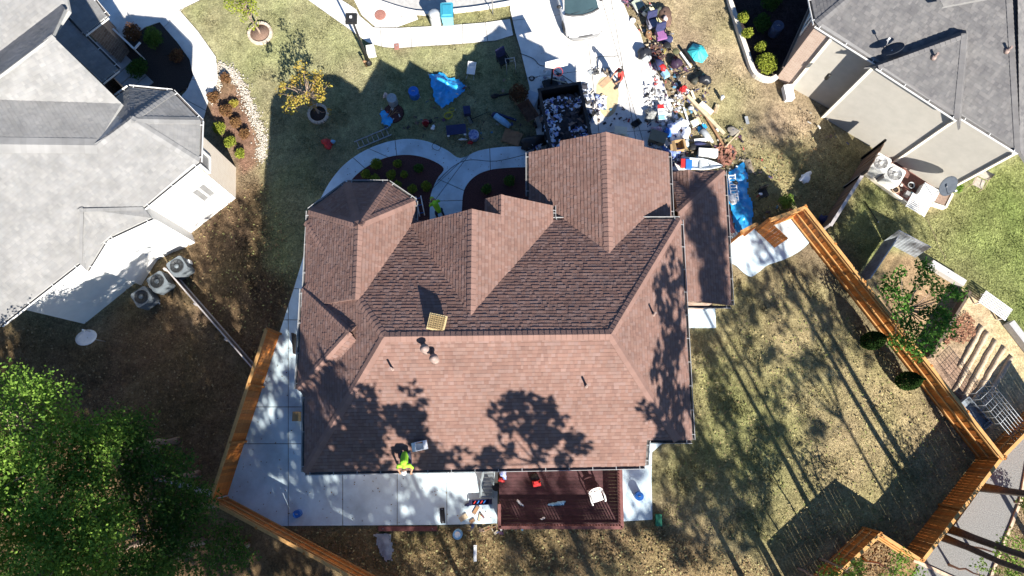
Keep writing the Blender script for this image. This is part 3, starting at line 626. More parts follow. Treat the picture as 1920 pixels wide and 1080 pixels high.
# ------------------------------------------------------------------ neighbour on the left: grey roof, white siding
GRY = [(.236, .232, .226), (.226, .223, .218), (.246, .241, .232), (.232, .229, .221), (.220, .219, .215)]
SHG = mat('grey_granules', (1, 1, 1), .92, .14, 1.3, .25, 120, tone=True, spec=.15, c2=(.8, .8, .8), detail=2)
DECKG = mat('grey_fascia', (.34, .34, .33), .7, .08)
SIDW = mat('white_siding', (.78, .77, .74), .6, .04, 2)
STONE = brick_mat('stone_wall', (.24, .18, .14), (.14, .10, .08), (.30, .27, .23), .34, .16)
BRW = brick_mat('pale_brick', (.62, .54, .44), (.56, .47, .37), (.66, .62, .55))
LH = thing('grey_roofed_house', 'house with light grey shingle roof and white side wall on the left', 'house', P(60, 330))
rf = Roof(LH, SHG, GRY, WHT, DECKG, 50, lift=(.004, .012))
EL = 5.2
c1, c2_ = P(372, 303, EL), P(0, 608, EL); hp = P(246, 224, 6.6); PC = plane3(c1, c2_, hp)
dC = Vector((PC[0].x, PC[0].y, 0)).normalized()
def rp(pl, *pts): return [ray_plane(x, y, pl) for x, y in pts]
vC = ray_plane(180, 273, PC)
rf.face(rp(PC, (246, 224), (372, 303), (268, 388), (148, 492), (0, 608), (-160, 735), (-160, 268), (0, 268), (180, 273)), PC)
e1, e2 = P(375, 226, EL), P(322, 172, EL)
PF = plane3(e1, c1, hp); PEe = plane3(e1, e2, hp); rf.face([hp, e1, c1], PF); rf.face([hp, e2, e1], PEe)
d0 = P(241, 164, EL); PD = plane3(d0, e2, hp); hpl = ray_plane(182, 272, PD)
rf.face([hp, e2, d0], PD); PD2 = plane3(hp, d0, vC); rf.face([hp, d0] + rp(PD2, (217, 182), (226, 197)) + [vC + Vector((-.05, .15, 0))], PD2)
nB = (dC.y * -1, dC.x, 0) if dC.x > 0 else (dC.y, -dC.x, 0)
PB = plane3(vC, ray_plane(-100, 268, PC), P(228, 194, vC.z - .62))
B_ = rp(PB, (0, 268), (180, 273), (228, 194), (0, 178), (-160, 172), (-160, 268)); rf.face(B_, PB)
PA = plane3(ray_plane(-100, 184, PB), ray_plane(228, 194, PB), P(97, 66, 8.2))
A_ = rp(PA, (97, 66), (228, 194), (0, 190), (-160, 185), (-160, 260), (0, 140)); A_ = rp(PA, (97, 66), (228, 194), (206, 230), (0, 262), (-160, 262), (-40, 168), (0, 140)); rf.face(A_, PA)
PA2 = plane_dir(A_[0], (-dC.x, -dC.y), 30)
A2 = rp(PA2, (-40, 168), (0, 140), (98, 66), (121, 17), (105, -10), (80, -10), (-40, 150)); rf.face(A2, PA2)
PG = plane_dir(ray_plane(45, 62, PA2), (dC.x, dC.y), 27)
rf.face(rp(PG, (130, 20), (40, 150), (-30, 240), (-160, 240), (-160, -160), (94, -160)), PG)
rf.cap(ray_plane(-100, 270, PC), vC, PC, PB, .32); rf.cap(A_[6], A_[0], PA, PA2); rf.cap(hp, vC, PC, PD); rf.cap(e1, hp, PF, PEe); rf.cap(e2, hp, PEe, PD); rf.cap(c1, hp, PF, PC)
rf.gutter(d0, e2, (0, 1)); rf.gutter(e2, e1, (.75, .66)); rf.gutter(e1, c1, (1, 0)); g1_, g2_, g3_, g4_ = rp(PC, (268, 388), (148, 492), (0, 608), (372, 303))
rf.gutter(g4_, g1_, dC); rf.gutter(g2_, g3_, dC); rf.gutter(P(241, 164, EL), P(217, 181, EL), (-.6, .7))
# small hipped bay on the long side
K = ray_plane(152, 392, PC) + Vector((0, 0, .06)); k1, k2, k3, k4, k5 = P(268, 388, EL), P(283, 408, EL - .1), P(199, 447, EL - .1), P(162, 507, EL - .1), P(148, 493, EL)
for tri in ((K, k1, k2), (K, k2, k3), (K, k3, k4), (K, k4, k5)): rf.face(list(tri), plane3(*tri))
rf.gutter(k2, k3, dC); rf.gutter(k3, k4, (.95, -.3)); rf.cap(k1, K, PC, plane3(K, k1, k2), .14); rf.cap(k5, K, PC, plane3(K, k4, k5), .14); rf.cap(k3, K, plane3(K, k2, k3), plane3(K, k3, k4), .12)
rf.done()
# low porch roofs along the street side
rf = Roof(LH, SHG, GRY, WHT, DECKG, 90, lift=(.004, .012))
PH = plane_dir(P(220, 130, 3.3), (.72, .69), 16); rf.face(rp(PH, (118, 27), (220, 129), (190, 153), (96, 66), (88, 52)), PH)
PI_ = plane_dir(P(200, 30, 3.1), (.72, .69), 14); rf.face(rp(PI_, (190, -30), (172, -4), (200, 30), (157, 63), (118, 16), (80, -30)), PI_)
h1, h2, h3 = rp(PH, (118, 27), (220, 129), (190, 153)); rf.gutter(h1, h2, (.72, .69)); rf.gutter(h2, h3, (.69, -.72)); i1, i2, i3 = rp(PI_, (172, -4), (200, 30), (157, 63)); rf.gutter(i1, i2, (.72, .69)); rf.gutter(i2, i3, (.69, -.72))
rf.done()
def off2(p, dx, dy): return (p.x + dx, p.y + dy)
W0 = [off2(e2, -.25, -.38), off2(e1, -.42, -.15), off2(c1, -.40, .12)]
walls(LH, [off2(d0, .2, -.4)] + W0 + [off2(hp, 0, 0)], -.08, EL - .08, BRW, 'brick_wall')
sd = [off2(c1, -.405, .10), off2(k1, -.3, .32), off2(k2, -.38, .25), off2(k3, -.38, .30), off2(k4, -.38, .38), off2(k5, -.2, .40), off2(c2_, -.3, .35)]
q_ = (P(0, 608, EL) - P(148, 493, EL)).normalized(); ce = P(28, 592, EL); sd[-1] = off2(ce, -.3, .4)
for a, b2 in zip(sd, sd[1:]): 
    mb = MB(); mb.poly([(a[0], a[1], -.08), (b2[0], b2[1], -.08), (b2[0], b2[1], EL - .08), (a[0], a[1], EL - .08)]); mb.build('siding_wall', SIDW, LH, True)
walls(LH, [sd[-1], (sd[-1][0] - 8, sd[-1][1] + 2), (A_[4].x, A_[4].y), (A_[0].x - 1, A_[0].y - 1.4), off2(A_[1], -.4, -.1), off2(hp, 0, 0)], -.08, 5.0, STONE, 'stone_wall')
walls(LH, [off2(h3, -.3, .4), off2(h2, -.5, -.1), off2(d0, .1, -.6), off2(d0, -2, -2)], -.08, 3.0, STONE, 'stone_wall')
walls(LH, [off2(i3, -1.5, 1.6), off2(i3, -.1, .3), off2(i2, -.5, -.1), off2(i1, -.4, .1)], -.08, 2.9, STONE, 'stone_wall')
def window(house, a, b, u0, u1, z0, z1, fm, pm, out=.05, mull=1):
    """framed window set on the wall line a-b between fractions u0,u1; the pane is its own piece"""
    a, b = Vector((a[0], a[1], 0)), Vector((b[0], b[1], 0)); d = (b - a).normalized(); n = Vector((d.y, -d.x, 0)); p, e = a.lerp(b, u0), a.lerp(b, u1); n_ = n * out
    mb = MB()
    for z in (z0, z1): mb.beam(p + n_ + Vector((0, 0, z)), e + n_ + Vector((0, 0, z)), .08, .09)
    for q in [p, e] + [p.lerp(e, (i + 1) / (mull + 1)) for i in range(mull)]: mb.beam(q + n_ + Vector((0, 0, z0 + .045)), q + n_ + Vector((0, 0, z1 - .045)), .08, .075)
    f = mb.build('window', fm, house, True)
    pan = [p] + [p.lerp(e, (i + 1) / (mull + 1)) for i in range(mull)] + [e]
    for s0, s1 in zip(pan, pan[1:]):
        s0, s1 = s0.lerp(s1, .03) + n * (out - .02), s1.lerp(s0, .03) + n * (out - .02)
        MB().poly([s0 + Vector((0, 0, z0)), s1 + Vector((0, 0, z0)), s1 + Vector((0, 0, z1)), s0 + Vector((0, 0, z1))]).build('pane', pm, f, True)
    return f
GLS = mat('window_glass', (.10, .115, .12), .12, .1, 2, spec=.5)
GLG = mat('screened_glass', (.20, .20, .20), .3, .1, 2)
wn = off2(c1, -.40, .12); ww = W0
window(LH, ww[2], ww[1], .06, .52, 3.2, 4.6, WHT, GLG, .05, 0)
window(LH, sd[1], sd[0], .60, .86, 1.6, 3.1, WHT, GLG, .05, 1); window(LH, sd[3], sd[2], .80, .97, 3.9, 4.9, WHT, GLG, .05, 0)
# front steps, stone cheek walls and a white railing
pw = thing('entry_path', 'grey paved entry path of large slabs along the left house', 'path', P(225, 118)); SLB = mat('blue_grey_slab', (.30, .30, .30), .85, .12, 3)
pa, pb_ = P(180, 78, .1), P(272, 168, .1); pd = (pb_ - pa).normalized(); pn = Vector((-pd.y, pd.x, 0))
for i in range(7):
    a = pa + pd * ((pb_ - pa).length * i / 7 + .02); b2 = pa + pd * ((pb_ - pa).length * (i + 1) / 7 - .02)
    mb = MB(); mb.prism([a - pn * .75, b2 - pn * .75, b2 + pn * .55, a + pn * .55], -.05, .1 + .0 * i); mb.build('slab', SLB, pw, True)
rl = thing('porch_railing', 'white porch railing beside the dark planting bed', 'railing', P(240, 80)); ra_, rb_ = P(212, 54, 1.1), P(252, 92, 1.1); mb = MB(); mb.beam(ra_, rb_, .09, .06); mb.beam(ra_ - Vector((0, 0, .9)), rb_ - Vector((0, 0, .9)), .06, .06); mb.beam(rb_, rb_ + Vector((.25, .35, 0)), .09, .06); mb.build('top_rail', WHT, rl, True)
for i in range(12): p = ra_.lerp(rb_, i / 11); MB().beam(p - Vector((0, 0, 1.15)), p, .035, .035).build('baluster', WHT, rl, True)
pl_ = thing('porch_pillar', 'square white pillar top on the stone porch wall', 'pillar', P(208, 62)); MB().box((0, 0, .65), (.55, .55, 1.4)).build('shaft', STONE, pl_, wuv=True); MB().box((0, 0, 1.4), (.7, .7, .12)).build('capstone', WHT, pl_)

# ------------------------------------------------------------------ neighbour on the right: dark grey roof, tan siding, brick front
DGR = [(.162, .155, .150), (.146, .141, .139), (.178, .170, .164), (.153, .148, .144), (.135, .131, .13)]
SHD = mat('dark_granules', (1, 1, 1), .92, .14, 1.6, .25, 120, tone=True, spec=.15, c2=(.78, .78, .8), detail=2)
DECKD = mat('dark_fascia', (.2, .195, .19), .7, .08)
SIDT = mat('tan_siding', (.43, .405, .355), .7, .05, 2); TRIM = mat('cream_trim', (.72, .66, .54), .6, .04)
RBR = brick_mat('red_brick', (.34, .215, .17), (.27, .16, .125), (.36, .30, .25)); PBR = brick_mat('pink_brick', (.50, .37, .29), (.42, .29, .22), (.52, .45, .38))
RH = thing('dark_roofed_house', 'house with dark grey shingle roof and tan side wall on the right', 'house', P(1780, 120))
rf = Roof(RH, SHD, DGR, WHT, DECKD, 130, lift=(.004, .012))
Wz_ = lambda p, z: Vector((p.x, p.y, z)); ER = 5.3; s0, s1 = P(1531, 45, ER), P(1918, 287, ER); ed = (s1 - s0).normalized(); on = Vector((ed.y, -ed.x, 0))
if on.y > 0: on = -on
nd = (P(1520, -8, ER) - s0).normalized(); fw_ = Vector((-abs(nd.y), nd.x, 0)); PS1 = plane_dir(s0, on, 28); PS2 = plane_dir(s0, fw_, 30)
hA = s0 + (ed - on) * .0
rf.face([s0] + rp(PS1, (1918, 287), (1893, -60), (1890, -200), (1690, -120)) + [], PS1) if False else None
up_ = PS1[0].cross(PS2[0]).normalized(); up_ = up_ if up_.z > 0 else -up_; hi = s0 + up_ * 6.5
far = ray_plane(1893, -60, PS1); low = ray_plane(1912, 284, PS1)
rf.face([s0, low, far, hi], PS1)
n0 = s0 + nd * 6; n0.z = ER; q2 = n0 - fw_ * 3; rf.face([s0, hi, Vector((q2.x, q2.y, zon(PS2, q2.x, q2.y))), n0], PS2)
PS3 = plane_dir(low, ed, 30); r3 = low + ed * 4; r3.z = zon(PS3, r3.x, r3.y); r4 = far + ed * 4; r4.z = zon(PS3, r4.x, r4.y); rf.face([low, r3, r4, far], PS3)
rf.cap(low, far, PS1, PS3, .2); rf.cap(s0, hi, PS1, PS2, .17)
PO = (PS1[0], PS1[1] + .5 * PS1[0].z); t1, t2, t3 = ray_plane(1646, 124, PO), ray_plane(1797, 222, PO), ray_plane(1812, 64, PO); rf.face([t1, t2, t3], PO)
v1 = t1 - ed * .35; v1.z = zon(PS1, v1.x, v1.y); v3 = t3 + Vector((.2, .35, 0)); v3.z = zon(PS1, v3.x, v3.y); v2 = t2 + ed * .42; v2.z = zon(PS1, v2.x, v2.y); v4 = t3 + ed * .42; v4.z = zon(PS1, v4.x, v4.y); rf.cap(t1, t3, PO, plane3(t1, t3, v3), .14); rf.cap(t2, t3, PO, plane3(t2, v2, v4), .2)
for tri in ((t1, t3, v3), (t1, v3, v1), (t2, v2, v4), (t2, v4, t3)): rf.face(list(tri), plane3(*tri))
g_ = [P(1755, -14, 7.6), P(1769, 12, 7.2), P(1875, -8, 7.8), P(1850, -60, 7.8)]; rf.face(g_[:3], plane3(*g_[:3]))
rf.gutter(s0, P(1646, 117, ER), on); rf.gutter(Vector((t1.x, t1.y, t1.z)), Vector((t2.x, t2.y, t2.z)), on); rf.gutter(P(1803, 217, ER), low, on); rf.gutter(n0, s0, fw_)
rf.done()
s0w = P(1456, 146, 0); jw = P(1646, 117, ER) - on * .42; lw = low - on * .42 - ed * .1
s0w = Wz_(s0w, 0); bw = s0w + ed * .85
Wz = lambda p, z: Vector((p.x, p.y, z))
def wq(a, b, z0, z1, m, name): mb = MB(); mb.poly([Wz(a, z0), Wz(b, z0), Wz(b, z1), Wz(a, z1)]); return mb.build(name, m, RH, True, wuv=True)
wq(s0w, bw, -.08, ER - .1, PBR, 'brick_wall'); wq(bw, jw, -.08, ER - .1, SIDT, 'siding_wall')
ju = jw + on * .55; l2 = lw + on * .55; mid = P(1797, 222, ER) - on * .42; mu = Wz(mid + on * .3, 0)
wq(jw, ju, -.08, ER - .1, SIDT, 'siding_wall'); wq(ju, mu, -.08, ER - .1, SIDT, 'siding_wall'); wq(mu, l2, -.08, ER - .1, SIDT, 'siding_wall'); wq(l2, lw - on * 6, -.08, ER - .1, SIDT, 'siding_wall')
wd = Vector((.44, .9, 0)).normalized(); fv_ = Vector((-wd.y, wd.x, 0)); nw = s0w + wd * 7; wq(s0w, Wz(nw, 0), -.08, ER - .1, RBR, 'brick_wall')
for p, o_ in ((bw, on * .02), (ju, on * .03 - ed * .03), (mu, on * .03), (l2, on * .02)):
    MB().beam(Wz(p + o_, -.05), Wz(p + o_, ER - .12), .16, .06).build('corner_trim', TRIM, RH, True)
MB().beam(Wz(s0w + fv_ * .03, 1.0), Wz(s0w + wd * 7 + fv_ * .03, 1.0), .1, .08).build('sill_band', mat('dark_trim', (.14, .11, .09), .8), RH, True)
window(RH, s0w + wd * 6, s0w, .56, .78, 1.9, 3.5, WHT, GLS, .05, 1); window(RH, s0w + wd * 6, s0w, .34, .46, 2.8, 4.5, WHT, GLS, .05, 0)
MB().lathe([(.0, .0), (.09, 0), (.09, .35), (.05, .4)], Wz(ju + ed * -1.2 + on * .15, 2.9), 8).build('wall_light', mat('black_iron', (.02, .02, .02), .5), RH, True)

def roof_dish(px, py, pl, z, rz, label, m, h=.7, r=.42, tilt=50, name='satellite_dish'):
    p = ray_plane(px, py, pl) if pl else P(px, py, z); o = thing(name, label, 'satellite dish', p, rz)
    MB().tube([(0, 0, -.3), (0, 0, h)], .025, 8).build('mast', mat('galvanised', (.45, .45, .45), .45, metal=.6), o)
    M = Matrix.Translation((0, .06, h)) @ Matrix.Rotation(R(tilt), 4, 'X'); mb = MB(); prof = [(0.0, 0.0), (r * .35, .015), (r * .7, .05), (r, .11), (r, .125), (r * .7, .065), (r * .35, .03), (0.001, .015)]
    mb.lathe(prof, (0, 0, 0), 20); mb.v = [M @ v for v in mb.v]; mb.build('reflector', m, o)
    a = M @ Vector((0, -r * .8, .08)); e = M @ Vector((0, -r * .2, .55)); mb = MB(); mb.tube([M @ Vector((0, -r * .9, .05)), e], .016, 6); mb.build('arm', MATS['galvanised'], o); MB().box(e, (.1, .07, .14)).build('receiver', WHT, o)
    return o
DSH = mat('dish_grey', (.06, .07, .085), .8, .1, spec=.1); DSW = mat('dish_white', (.55, .60, .66), .45, .05)
roof_dish(1663, 104, PS1, 0, R(-140), 'dark satellite dish with white arm on the dark grey roof', DSH, .45, .44, 50)
roof_dish(1735, 372, None, 0, R(20), 'grey satellite dish on a pole above the white lattice', DSH, 1.8, .48, 40)
roof_dish(196, 640, None, 0, R(170), 'pale satellite dish on a pole behind the left house', DSW, 1.4, .44, 30)
for px, py, pl, lb in ((1751, 107, PO, 'short pale vent pipe on the small roof hip at right'), (1888, 95, PS1, 'small square vent near the right hand ridge of the dark roof')):
    p = ray_plane(px, py, pl); o = thing('vent_pipe', lb, 'vent pipe', p); MB().lathe([(.05, -.1), (.05, .32)], n=10).build('pipe', MATS['vent_grey'], o); MB().lathe([(.14, -.05), (.07, .1)], n=10).build('flashing', MATS['vent_grey'], o)

# ------------------------------------------------------------------ fences: every board its own piece
CED = mat('cedar_board', (.40, .125, .02), .75, .0, 3, .15, 50, c2=(.56, .205, .04), tone=True)
CEDP = mat('cedar_rail', (.50, .27, .095), .75, .12, 5)
CEDQ = mat('cedar_post', (.36, .145, .035), .75, .15, 5)
GRW = mat('weathered_board', (.13, .105, .09), .85, .2, 4, .15, 50, tone=True)
BRW2 = mat('old_brown_board', (.16, .105, .07), .85, .25, 4, .15, 50, tone=True)
BOARD = {}
def board_mesh(w_, t_, h_, m, k):
    key = (round(w_, 3), h_, m.name, k)
    if key not in BOARD:
        mb = MB(); tn = ((1, 1, 1), (.84, .9, 1.05), (1.1, 1.04, 1), (.66, .72, .9), (.95, .84, .8))[k]; v = w_ / 2 - .003
        mb.box((0, 0, h_ / 2 - .02), (v * 2, t_, h_ - .04), tone=tn); mb.box((0, 0, h_ - .02), (v * 2, t_, .04), tone=tuple(v_ * 1.1 for v_ in tn))
        o = mb.build('picket', m); BOARD[key] = o.data; bpy.data.objects.remove(o)
    return BOARD[key]
def fence(a, b, h, label, m, rm, railside=1, pitch=.147, rails=(.25, .9, 1.6), pm=None, postgap=2.4, cap=False, gapb=.002, name='wooden_fence', group=None):
    A, B = P(*a), P(*b); d = (B - A); L = d.length; d.normalize(); ang = math.atan2(d.y, d.x); n = Vector((-d.y, d.x, 0)) * railside
    o = thing(name, label, 'fence', A, 0, group); k = max(1, round(L / pitch)); w_ = L / k
    for i in range(k):
        me_ = board_mesh(w_ - gapb, .019, h, m, rnd.randrange(5)); c = bpy.data.objects.new('picket', me_); COL.objects.link(c); c.parent = o
        c.location = d * (w_ * (i + .5)) + Vector((0, 0, -.05 + rnd.uniform(-.012, .012))); c.rotation_euler = (rnd.uniform(-.012, .012), 0, ang)
    for z in [r_ for r_ in rails if r_ < h - .1]: MB().beam(n * .04 + Vector((0, 0, z)), d * L + n * .04 + Vector((0, 0, z)), .045, .09).build('rail', rm, o)
    np_ = max(1, round(L / postgap))
    for i in range(np_ + 1): p = d * (L * i / np_) - n * .055; MB().box((p.x, p.y, h / 2), (.1, .1, h + .1), ang).build('post', pm or (CEDQ if m is CED else rm), o)
    if cap: MB().beam(Vector((0, 0, h + .012)), d * L + Vector((0, 0, h + .012)), cap if cap < 1 else .14, .04).build('cap_rail', rm, o)
    return o
FH = 1.9
fence((1482, 410), (1640, 612), FH - .1, 'orange cedar fence from the gate down to the garden tree', CED, CEDP, -1, cap=True); fence((1641, 613), (1833, 858), FH - .1, 'orange cedar fence beside the bare vegetable garden', CED, CEDP, -1, cap=True)
fence((1833, 858), (1692, 1040), 1.6, 'orange cedar fence along the grey road at lower right', CED, CEDP, 1, cap=True)
fence((1692, 1040), (1617, 992), 1.6, 'short orange cedar fence turning in at the bottom right corner', CED, CEDP, 1, cap=True); fence((1617, 992), (1490, 1112), 1.6, 'orange cedar fence leaving the picture at the bottom right', CED, CEDP, -1, cap=True)
fence((525, 626), (426, 932), FH, 'orange cedar fence along the left edge of the patio', CED, CEDP, -1, cap=True); fence((426, 932), (765, 1113), FH, 'orange cedar fence cutting the lower left corner of the yard', CED, CEDP, 1, cap=True)
fence((1418, 433), (1482, 410), FH, 'short orange cedar fence between the open gate and the corner', CED, CEDP, -1, rails=(.3, 1.6), cap=True); fence((1366, 455), (1394, 440), FH, 'orange cedar stub of fence at the corner of the low wing', CED, CEDP, 1, rails=(.3, 1.6), cap=True)
# the open gate leaf
gA, gB = P(1418, 434), P(1452, 465); gt = thing('open_gate', 'open orange cedar gate leaf standing over pale concrete', 'gate', gA); d = (gB - gA); L_ = d.length; d.normalize(); ang = math.atan2(d.y, d.x); n = Vector((-d.y, d.x, 0))
for i in range(8): c = bpy.data.objects.new('board', board_mesh(L_ / 8 - .004, .019, 1.75, CED, i % 5)); COL.objects.link(c); c.parent = gt; c.location = d * (L_ * (i + .5) / 8) + Vector((0, 0, .06)); c.rotation_euler = (0, 0, ang)
for z in (.3, 1.55): MB().beam(Vector((0, 0, z)) + n * .035, d * L_ + Vector((0, 0, z)) + n * .035, .04, .09).build('ledge', CEDP, gt)
MB().beam(Vector((0, 0, .34)) + n * .036, d * L_ + Vector((0, 0, 1.5)) + n * .036, .03, .08).build('brace', CEDP, gt); MB().tube([d * L_ * .95 + Vector((0, 0, .95)) + n * .06, d * L_ * .95 + Vector((0, 0, 1.1)) + n * .06], .012, 6).build('handle', MATS['black_iron'], gt)
fence((326, 510), (496, 705), .85, 'thin grey weathered fence from the air conditioners to the patio', GRW, mat('grey_rail', (.36, .33, .32), .8, .1), 1, cap=.06); 
fence((1619, 297), (1586, 351), 2.2, 'dark brown fence beside the white air conditioners', BRW2, BRW2, 1, cap=False); fence((1586, 351), (1529, 441), 1.7, 'dark brown fence with grey top rail left of the green lawn', BRW2, MATS['grey_rail'], 1, cap=True)
fence((1842, 852), (1940, 752), 1.5, 'orange cedar fence behind the garden at the right edge', CED, CEDP, 1, cap=True)
def rail_fence(a, b, h, label, m, rails=(.3, .7, 1.05), n=4):
    A, B = P(*a), P(*b); o = thing('rail_fence', label, 'fence', A); d = B - A
    for z in rails: MB().beam(Vector((0, 0, z)), d + Vector((0, 0, z)), .05, .09).build('rail', m, o)
    for i in range(n + 1): p = d * (i / n); MB().box((p.x, p.y, h / 2), (.1, .1, h)).build('post', m, o)
rail_fence((426, 930), (290, 886), 1.2, 'grey rail fence running from the cedar corner into green trees', mat('pale_rail', (.40, .40, .42), .8, .1))
# corrugated sheets, beams and boards round the neighbour's garden
GAL = mat('galvanised_sheet', (.34, .38, .42), .45, .25, 3, .15, 8, metal=.45)
def sheet(a, b, h, label, lean=0.0):
    A, B = P(*a), P(*b); d = B - A; L = d.length; d.normalize(); n = Vector((-d.y, d.x, 0)); o = thing('corrugated_sheet', label, 'metal sheet', A); mb = MB(); k = int(L / .045)
    for i in range(k + 1):
        p = d * (L * i / k) + n * (.018 * math.sin(i * math.pi / 1.5)); mb.v += [p, p + Vector((0, 0, h)) + n * lean + d * rnd.uniform(-.002, .002)]
        if i: j = 2 * i; mb.face((j - 2, j, j + 1, j - 1), None, True)
    mb.build('sheet', GAL, o); MB().beam(Vector((0, 0, h)) + n * lean, d * L + Vector((0, 0, h)) + n * lean, .05, .05).build('top_edge', MATS['galvanised'], o)
sheet((1603, 530), (1656, 452), 1.25, 'long dented galvanised sheet standing nearest the orange fence', -.12); sheet((1657, 452), (1716, 483), 1.15, 'galvanised sheet folded along the green lawn edge', .25)
SLV = mat('silvered_timber', (.48, .46, .43), .8, .12, 5)
def timber(a, b, w_, h, label, m, z=0.0, name='timber_beam', cat='beam', group=None):
    A, B = P(*a), P(*b); o = thing(name, label, cat, A, 0, group); d = B - A; mb = MB(); mb.beam(Vector((0, 0, z + h / 2)), d + Vector((0, 0, z + h / 2)), w_, h); mb.build('beam', m, o); MB().box((d.x / 2, d.y / 2, z + h + .012), (.05, .05, .02)).build('bolt', MATS['galvanised'], o); return o
timber((1738, 496), (1800, 534), .32, .42, 'whitened timber wall between lawn and shaded garden bed', SLV); timber((1808, 550), (1733, 672), .12, .5, 'dark timber beam dividing the garden under the tree', mat('dark_timber', (.11, .08, .06), .85, .2)); timber((1885, 606), (1950, 690), .3, .45, 'grey timber wall along the right edge of the garden', mat('grey_timber', (.40, .39, .38), .8, .12))
bn = thing('slatted_bench', 'white slatted bench on the lawn edge of the garden', 'bench', P(1862, 588)); A, B = P(1834, 566, .45), P(1884, 602, .45); d = (B - A); L_ = d.length; d.normalize(); n = Vector((-d.y, d.x, 0))
for i in range(7): MB().beam(A + n * (.05 + .1 * i), B + n * (.05 + .1 * i), .055, .03).build('slat', WHT, bn, True)
for s_ in (.08, .92):
    for u in (.08, .62): p = A.lerp(B, s_) + n * u; MB().beam(Wz(p, -.02), Wz(p, .42), .06, .06).build('leg', WHT, bn, True)
# wire cage at the end of the garden with a blue tank inside
wc = thing('wire_cage', 'wire mesh cage at the end of the garden rows', 'wire cage', P(1835, 800)); WIR = mat('wire', (.34, .36, .38), .5, metal=.4); c0, c1_, c2__, c3 = P(1796, 740), P(1822, 716), P(1890, 800), P(1868, 828)
for i in range(9):
    a, b2 = c0.lerp(c3, i / 8), c1_.lerp(c2__, i / 8); MB().tube([a, a + Vector((0, 0, 1.3)), b2 + Vector((0, 0, 1.3)), b2], .012, 5).build('hoop', WIR, wc, True)
for i in range(7):
    a, b2 = c0.lerp(c1_, i / 6) + Vector((0, 0, 1.3)), c3.lerp(c2__, i / 6) + Vector((0, 0, 1.3)); MB().tube([a, b2], .012, 5).build('wire', WIR, wc, True)
tk = thing('water_trough', 'pale blue water trough inside the wire cage', 'trough', P(1822, 775), R(-52)); mb = MB(); BT = mat('blue_grey_plastic', (.22, .25, .28), .5, .15)
mb.box((0, 0, .06), (1.5, .5, .1)); [mb.box((x, y, .22), s_) for x, y, s_ in ((0, .24, (1.5, .04, .3)), (0, -.24, (1.5, .04, .3)), (.74, 0, (.04, .44, .3)), (-.74, 0, (.04, .44, .3)))]; mb.build('trough', BT, tk); MB().tube([(.6, -.2, .38), (.6, .2, .38)], .02, 6).build('handle', BT, tk)

# ------------------------------------------------------------------ trees and shrubs
LFG = leaf_mat('oak_leaf', (.065, .15, .028), (.27, .41, .07), .36); LFD = leaf_mat('dark_leaf', (.04, .09, .022), (.12, .2, .04), .28)
LFY = leaf_mat('gold_leaf', (.34, .21, .05), (.42, .40, .08), .35); LFP = leaf_mat('pine_needles', (.03, .06, .02), (.06, .10, .03), .15)
LFB = leaf_mat('box_leaf', (.10, .14, .022), (.30, .33, .05), .25); LFL = leaf_mat('lime_leaf', (.10, .19, .03), (.24, .34, .07), .35); LFR = leaf_mat('rust_leaf', (.10, .045, .03), (.24, .14, .06), .2)
LFC = leaf_mat('cypress_leaf', (.012, .03, .01), (.045, .085, .02), .15); LFA = leaf_mat('garden_leaf', (.03, .10, .018), (.13, .26, .05), .3)
BARK = mat('bark', (.06, .048, .04), .95, .35, 8, .5, 25); BARKL = mat('pale_bark', (.30, .22, .17), .9, .2, 8, .2, 30)
def crown_clumps(R_, H, n, q, r0=.55, r1=1.1, hollow=.45):
    out = []
    for i in range(n):
        while True:
            v = np.array([q.uniform(-1, 1) for _ in range(3)])
            if hollow < np.linalg.norm(v) < 1: break
        r = q.uniform(r0, r1); out.append((v[0] * (R_ - r * .5), v[1] * (R_ - r * .5), v[2] * (H / 2 - r * .4), r, q.uniform(.55, .85)))
    return out
def tree(name, label, base, hc, clumps, per, lsize, lm, bark=BARK, tr=.18, seed=1, group=None, lean=(0, 0), cat='tree', limbs=1.0, top=None, up=.3, tonebias=0.0, off=(0, 0)):
    """trunk from base to the crown's middle at height hc, a limb to each leaf clump, and the leaves"""
    q = random.Random(seed); rng = np.random.default_rng(seed); o = thing(name, label, cat, (base[0], base[1], 0), 0, group); t = top or hc; mb = MB(); pts = []; rr = []
    ox, oy = off
    for i in range(8):
        k = i / 7; pts.append(Vector((lean[0] * k + ox * k ** 2 + q.uniform(-.06, .06) * min(1, i), lean[1] * k + oy * k ** 2 + q.uniform(-.06, .06) * min(1, i), -.15 + (t + .15) * k))); rr.append(tr * (1.35 if i == 0 else 1 - .72 * k))
    mb.tube(pts, rr, 9); mb.build('trunk', bark, o); c = Vector((lean[0] + ox, lean[1] + oy, hc)); ml = MB()
    for (x, y, z, r, f) in clumps:
        if q.random() > limbs: continue
        e = c + Vector((x, y, z)); k = min(.95, max(.25, (e.z - .5 * math.hypot(x, y)) / max(t, .1))); s = pts[min(7, int(k * 7))]; m_ = s.lerp(e, .5) + Vector((q.uniform(-.15, .15), q.uniform(-.15, .15), -.1 * (e - s).length * .5)); ml.tube([s, m_, e], [tr * .34, tr * .2, tr * .06], 5, cap=False)
    if ml.f: ml.build('limb', bark, o, kind='stuff')
    C = [(c.x + x, c.y + y, c.z + z, r, f) for x, y, z, r, f in clumps]; p = clump_points(C, per, rng, .35); tn = np.clip(rng.normal(.42 + tonebias, .2, len(p)) + .2 * np.sin(p[:, 0] * 2.7 + p[:, 2] * 2) * np.cos(p[:, 1] * 2.9 + p[:, 2]), 0, 1)
    quads_np('crown', leaf_quads(p, lsize, up=up, rng=rng), lm, o, tone=tn, kind='stuff'); return o
QT = random.Random(5)
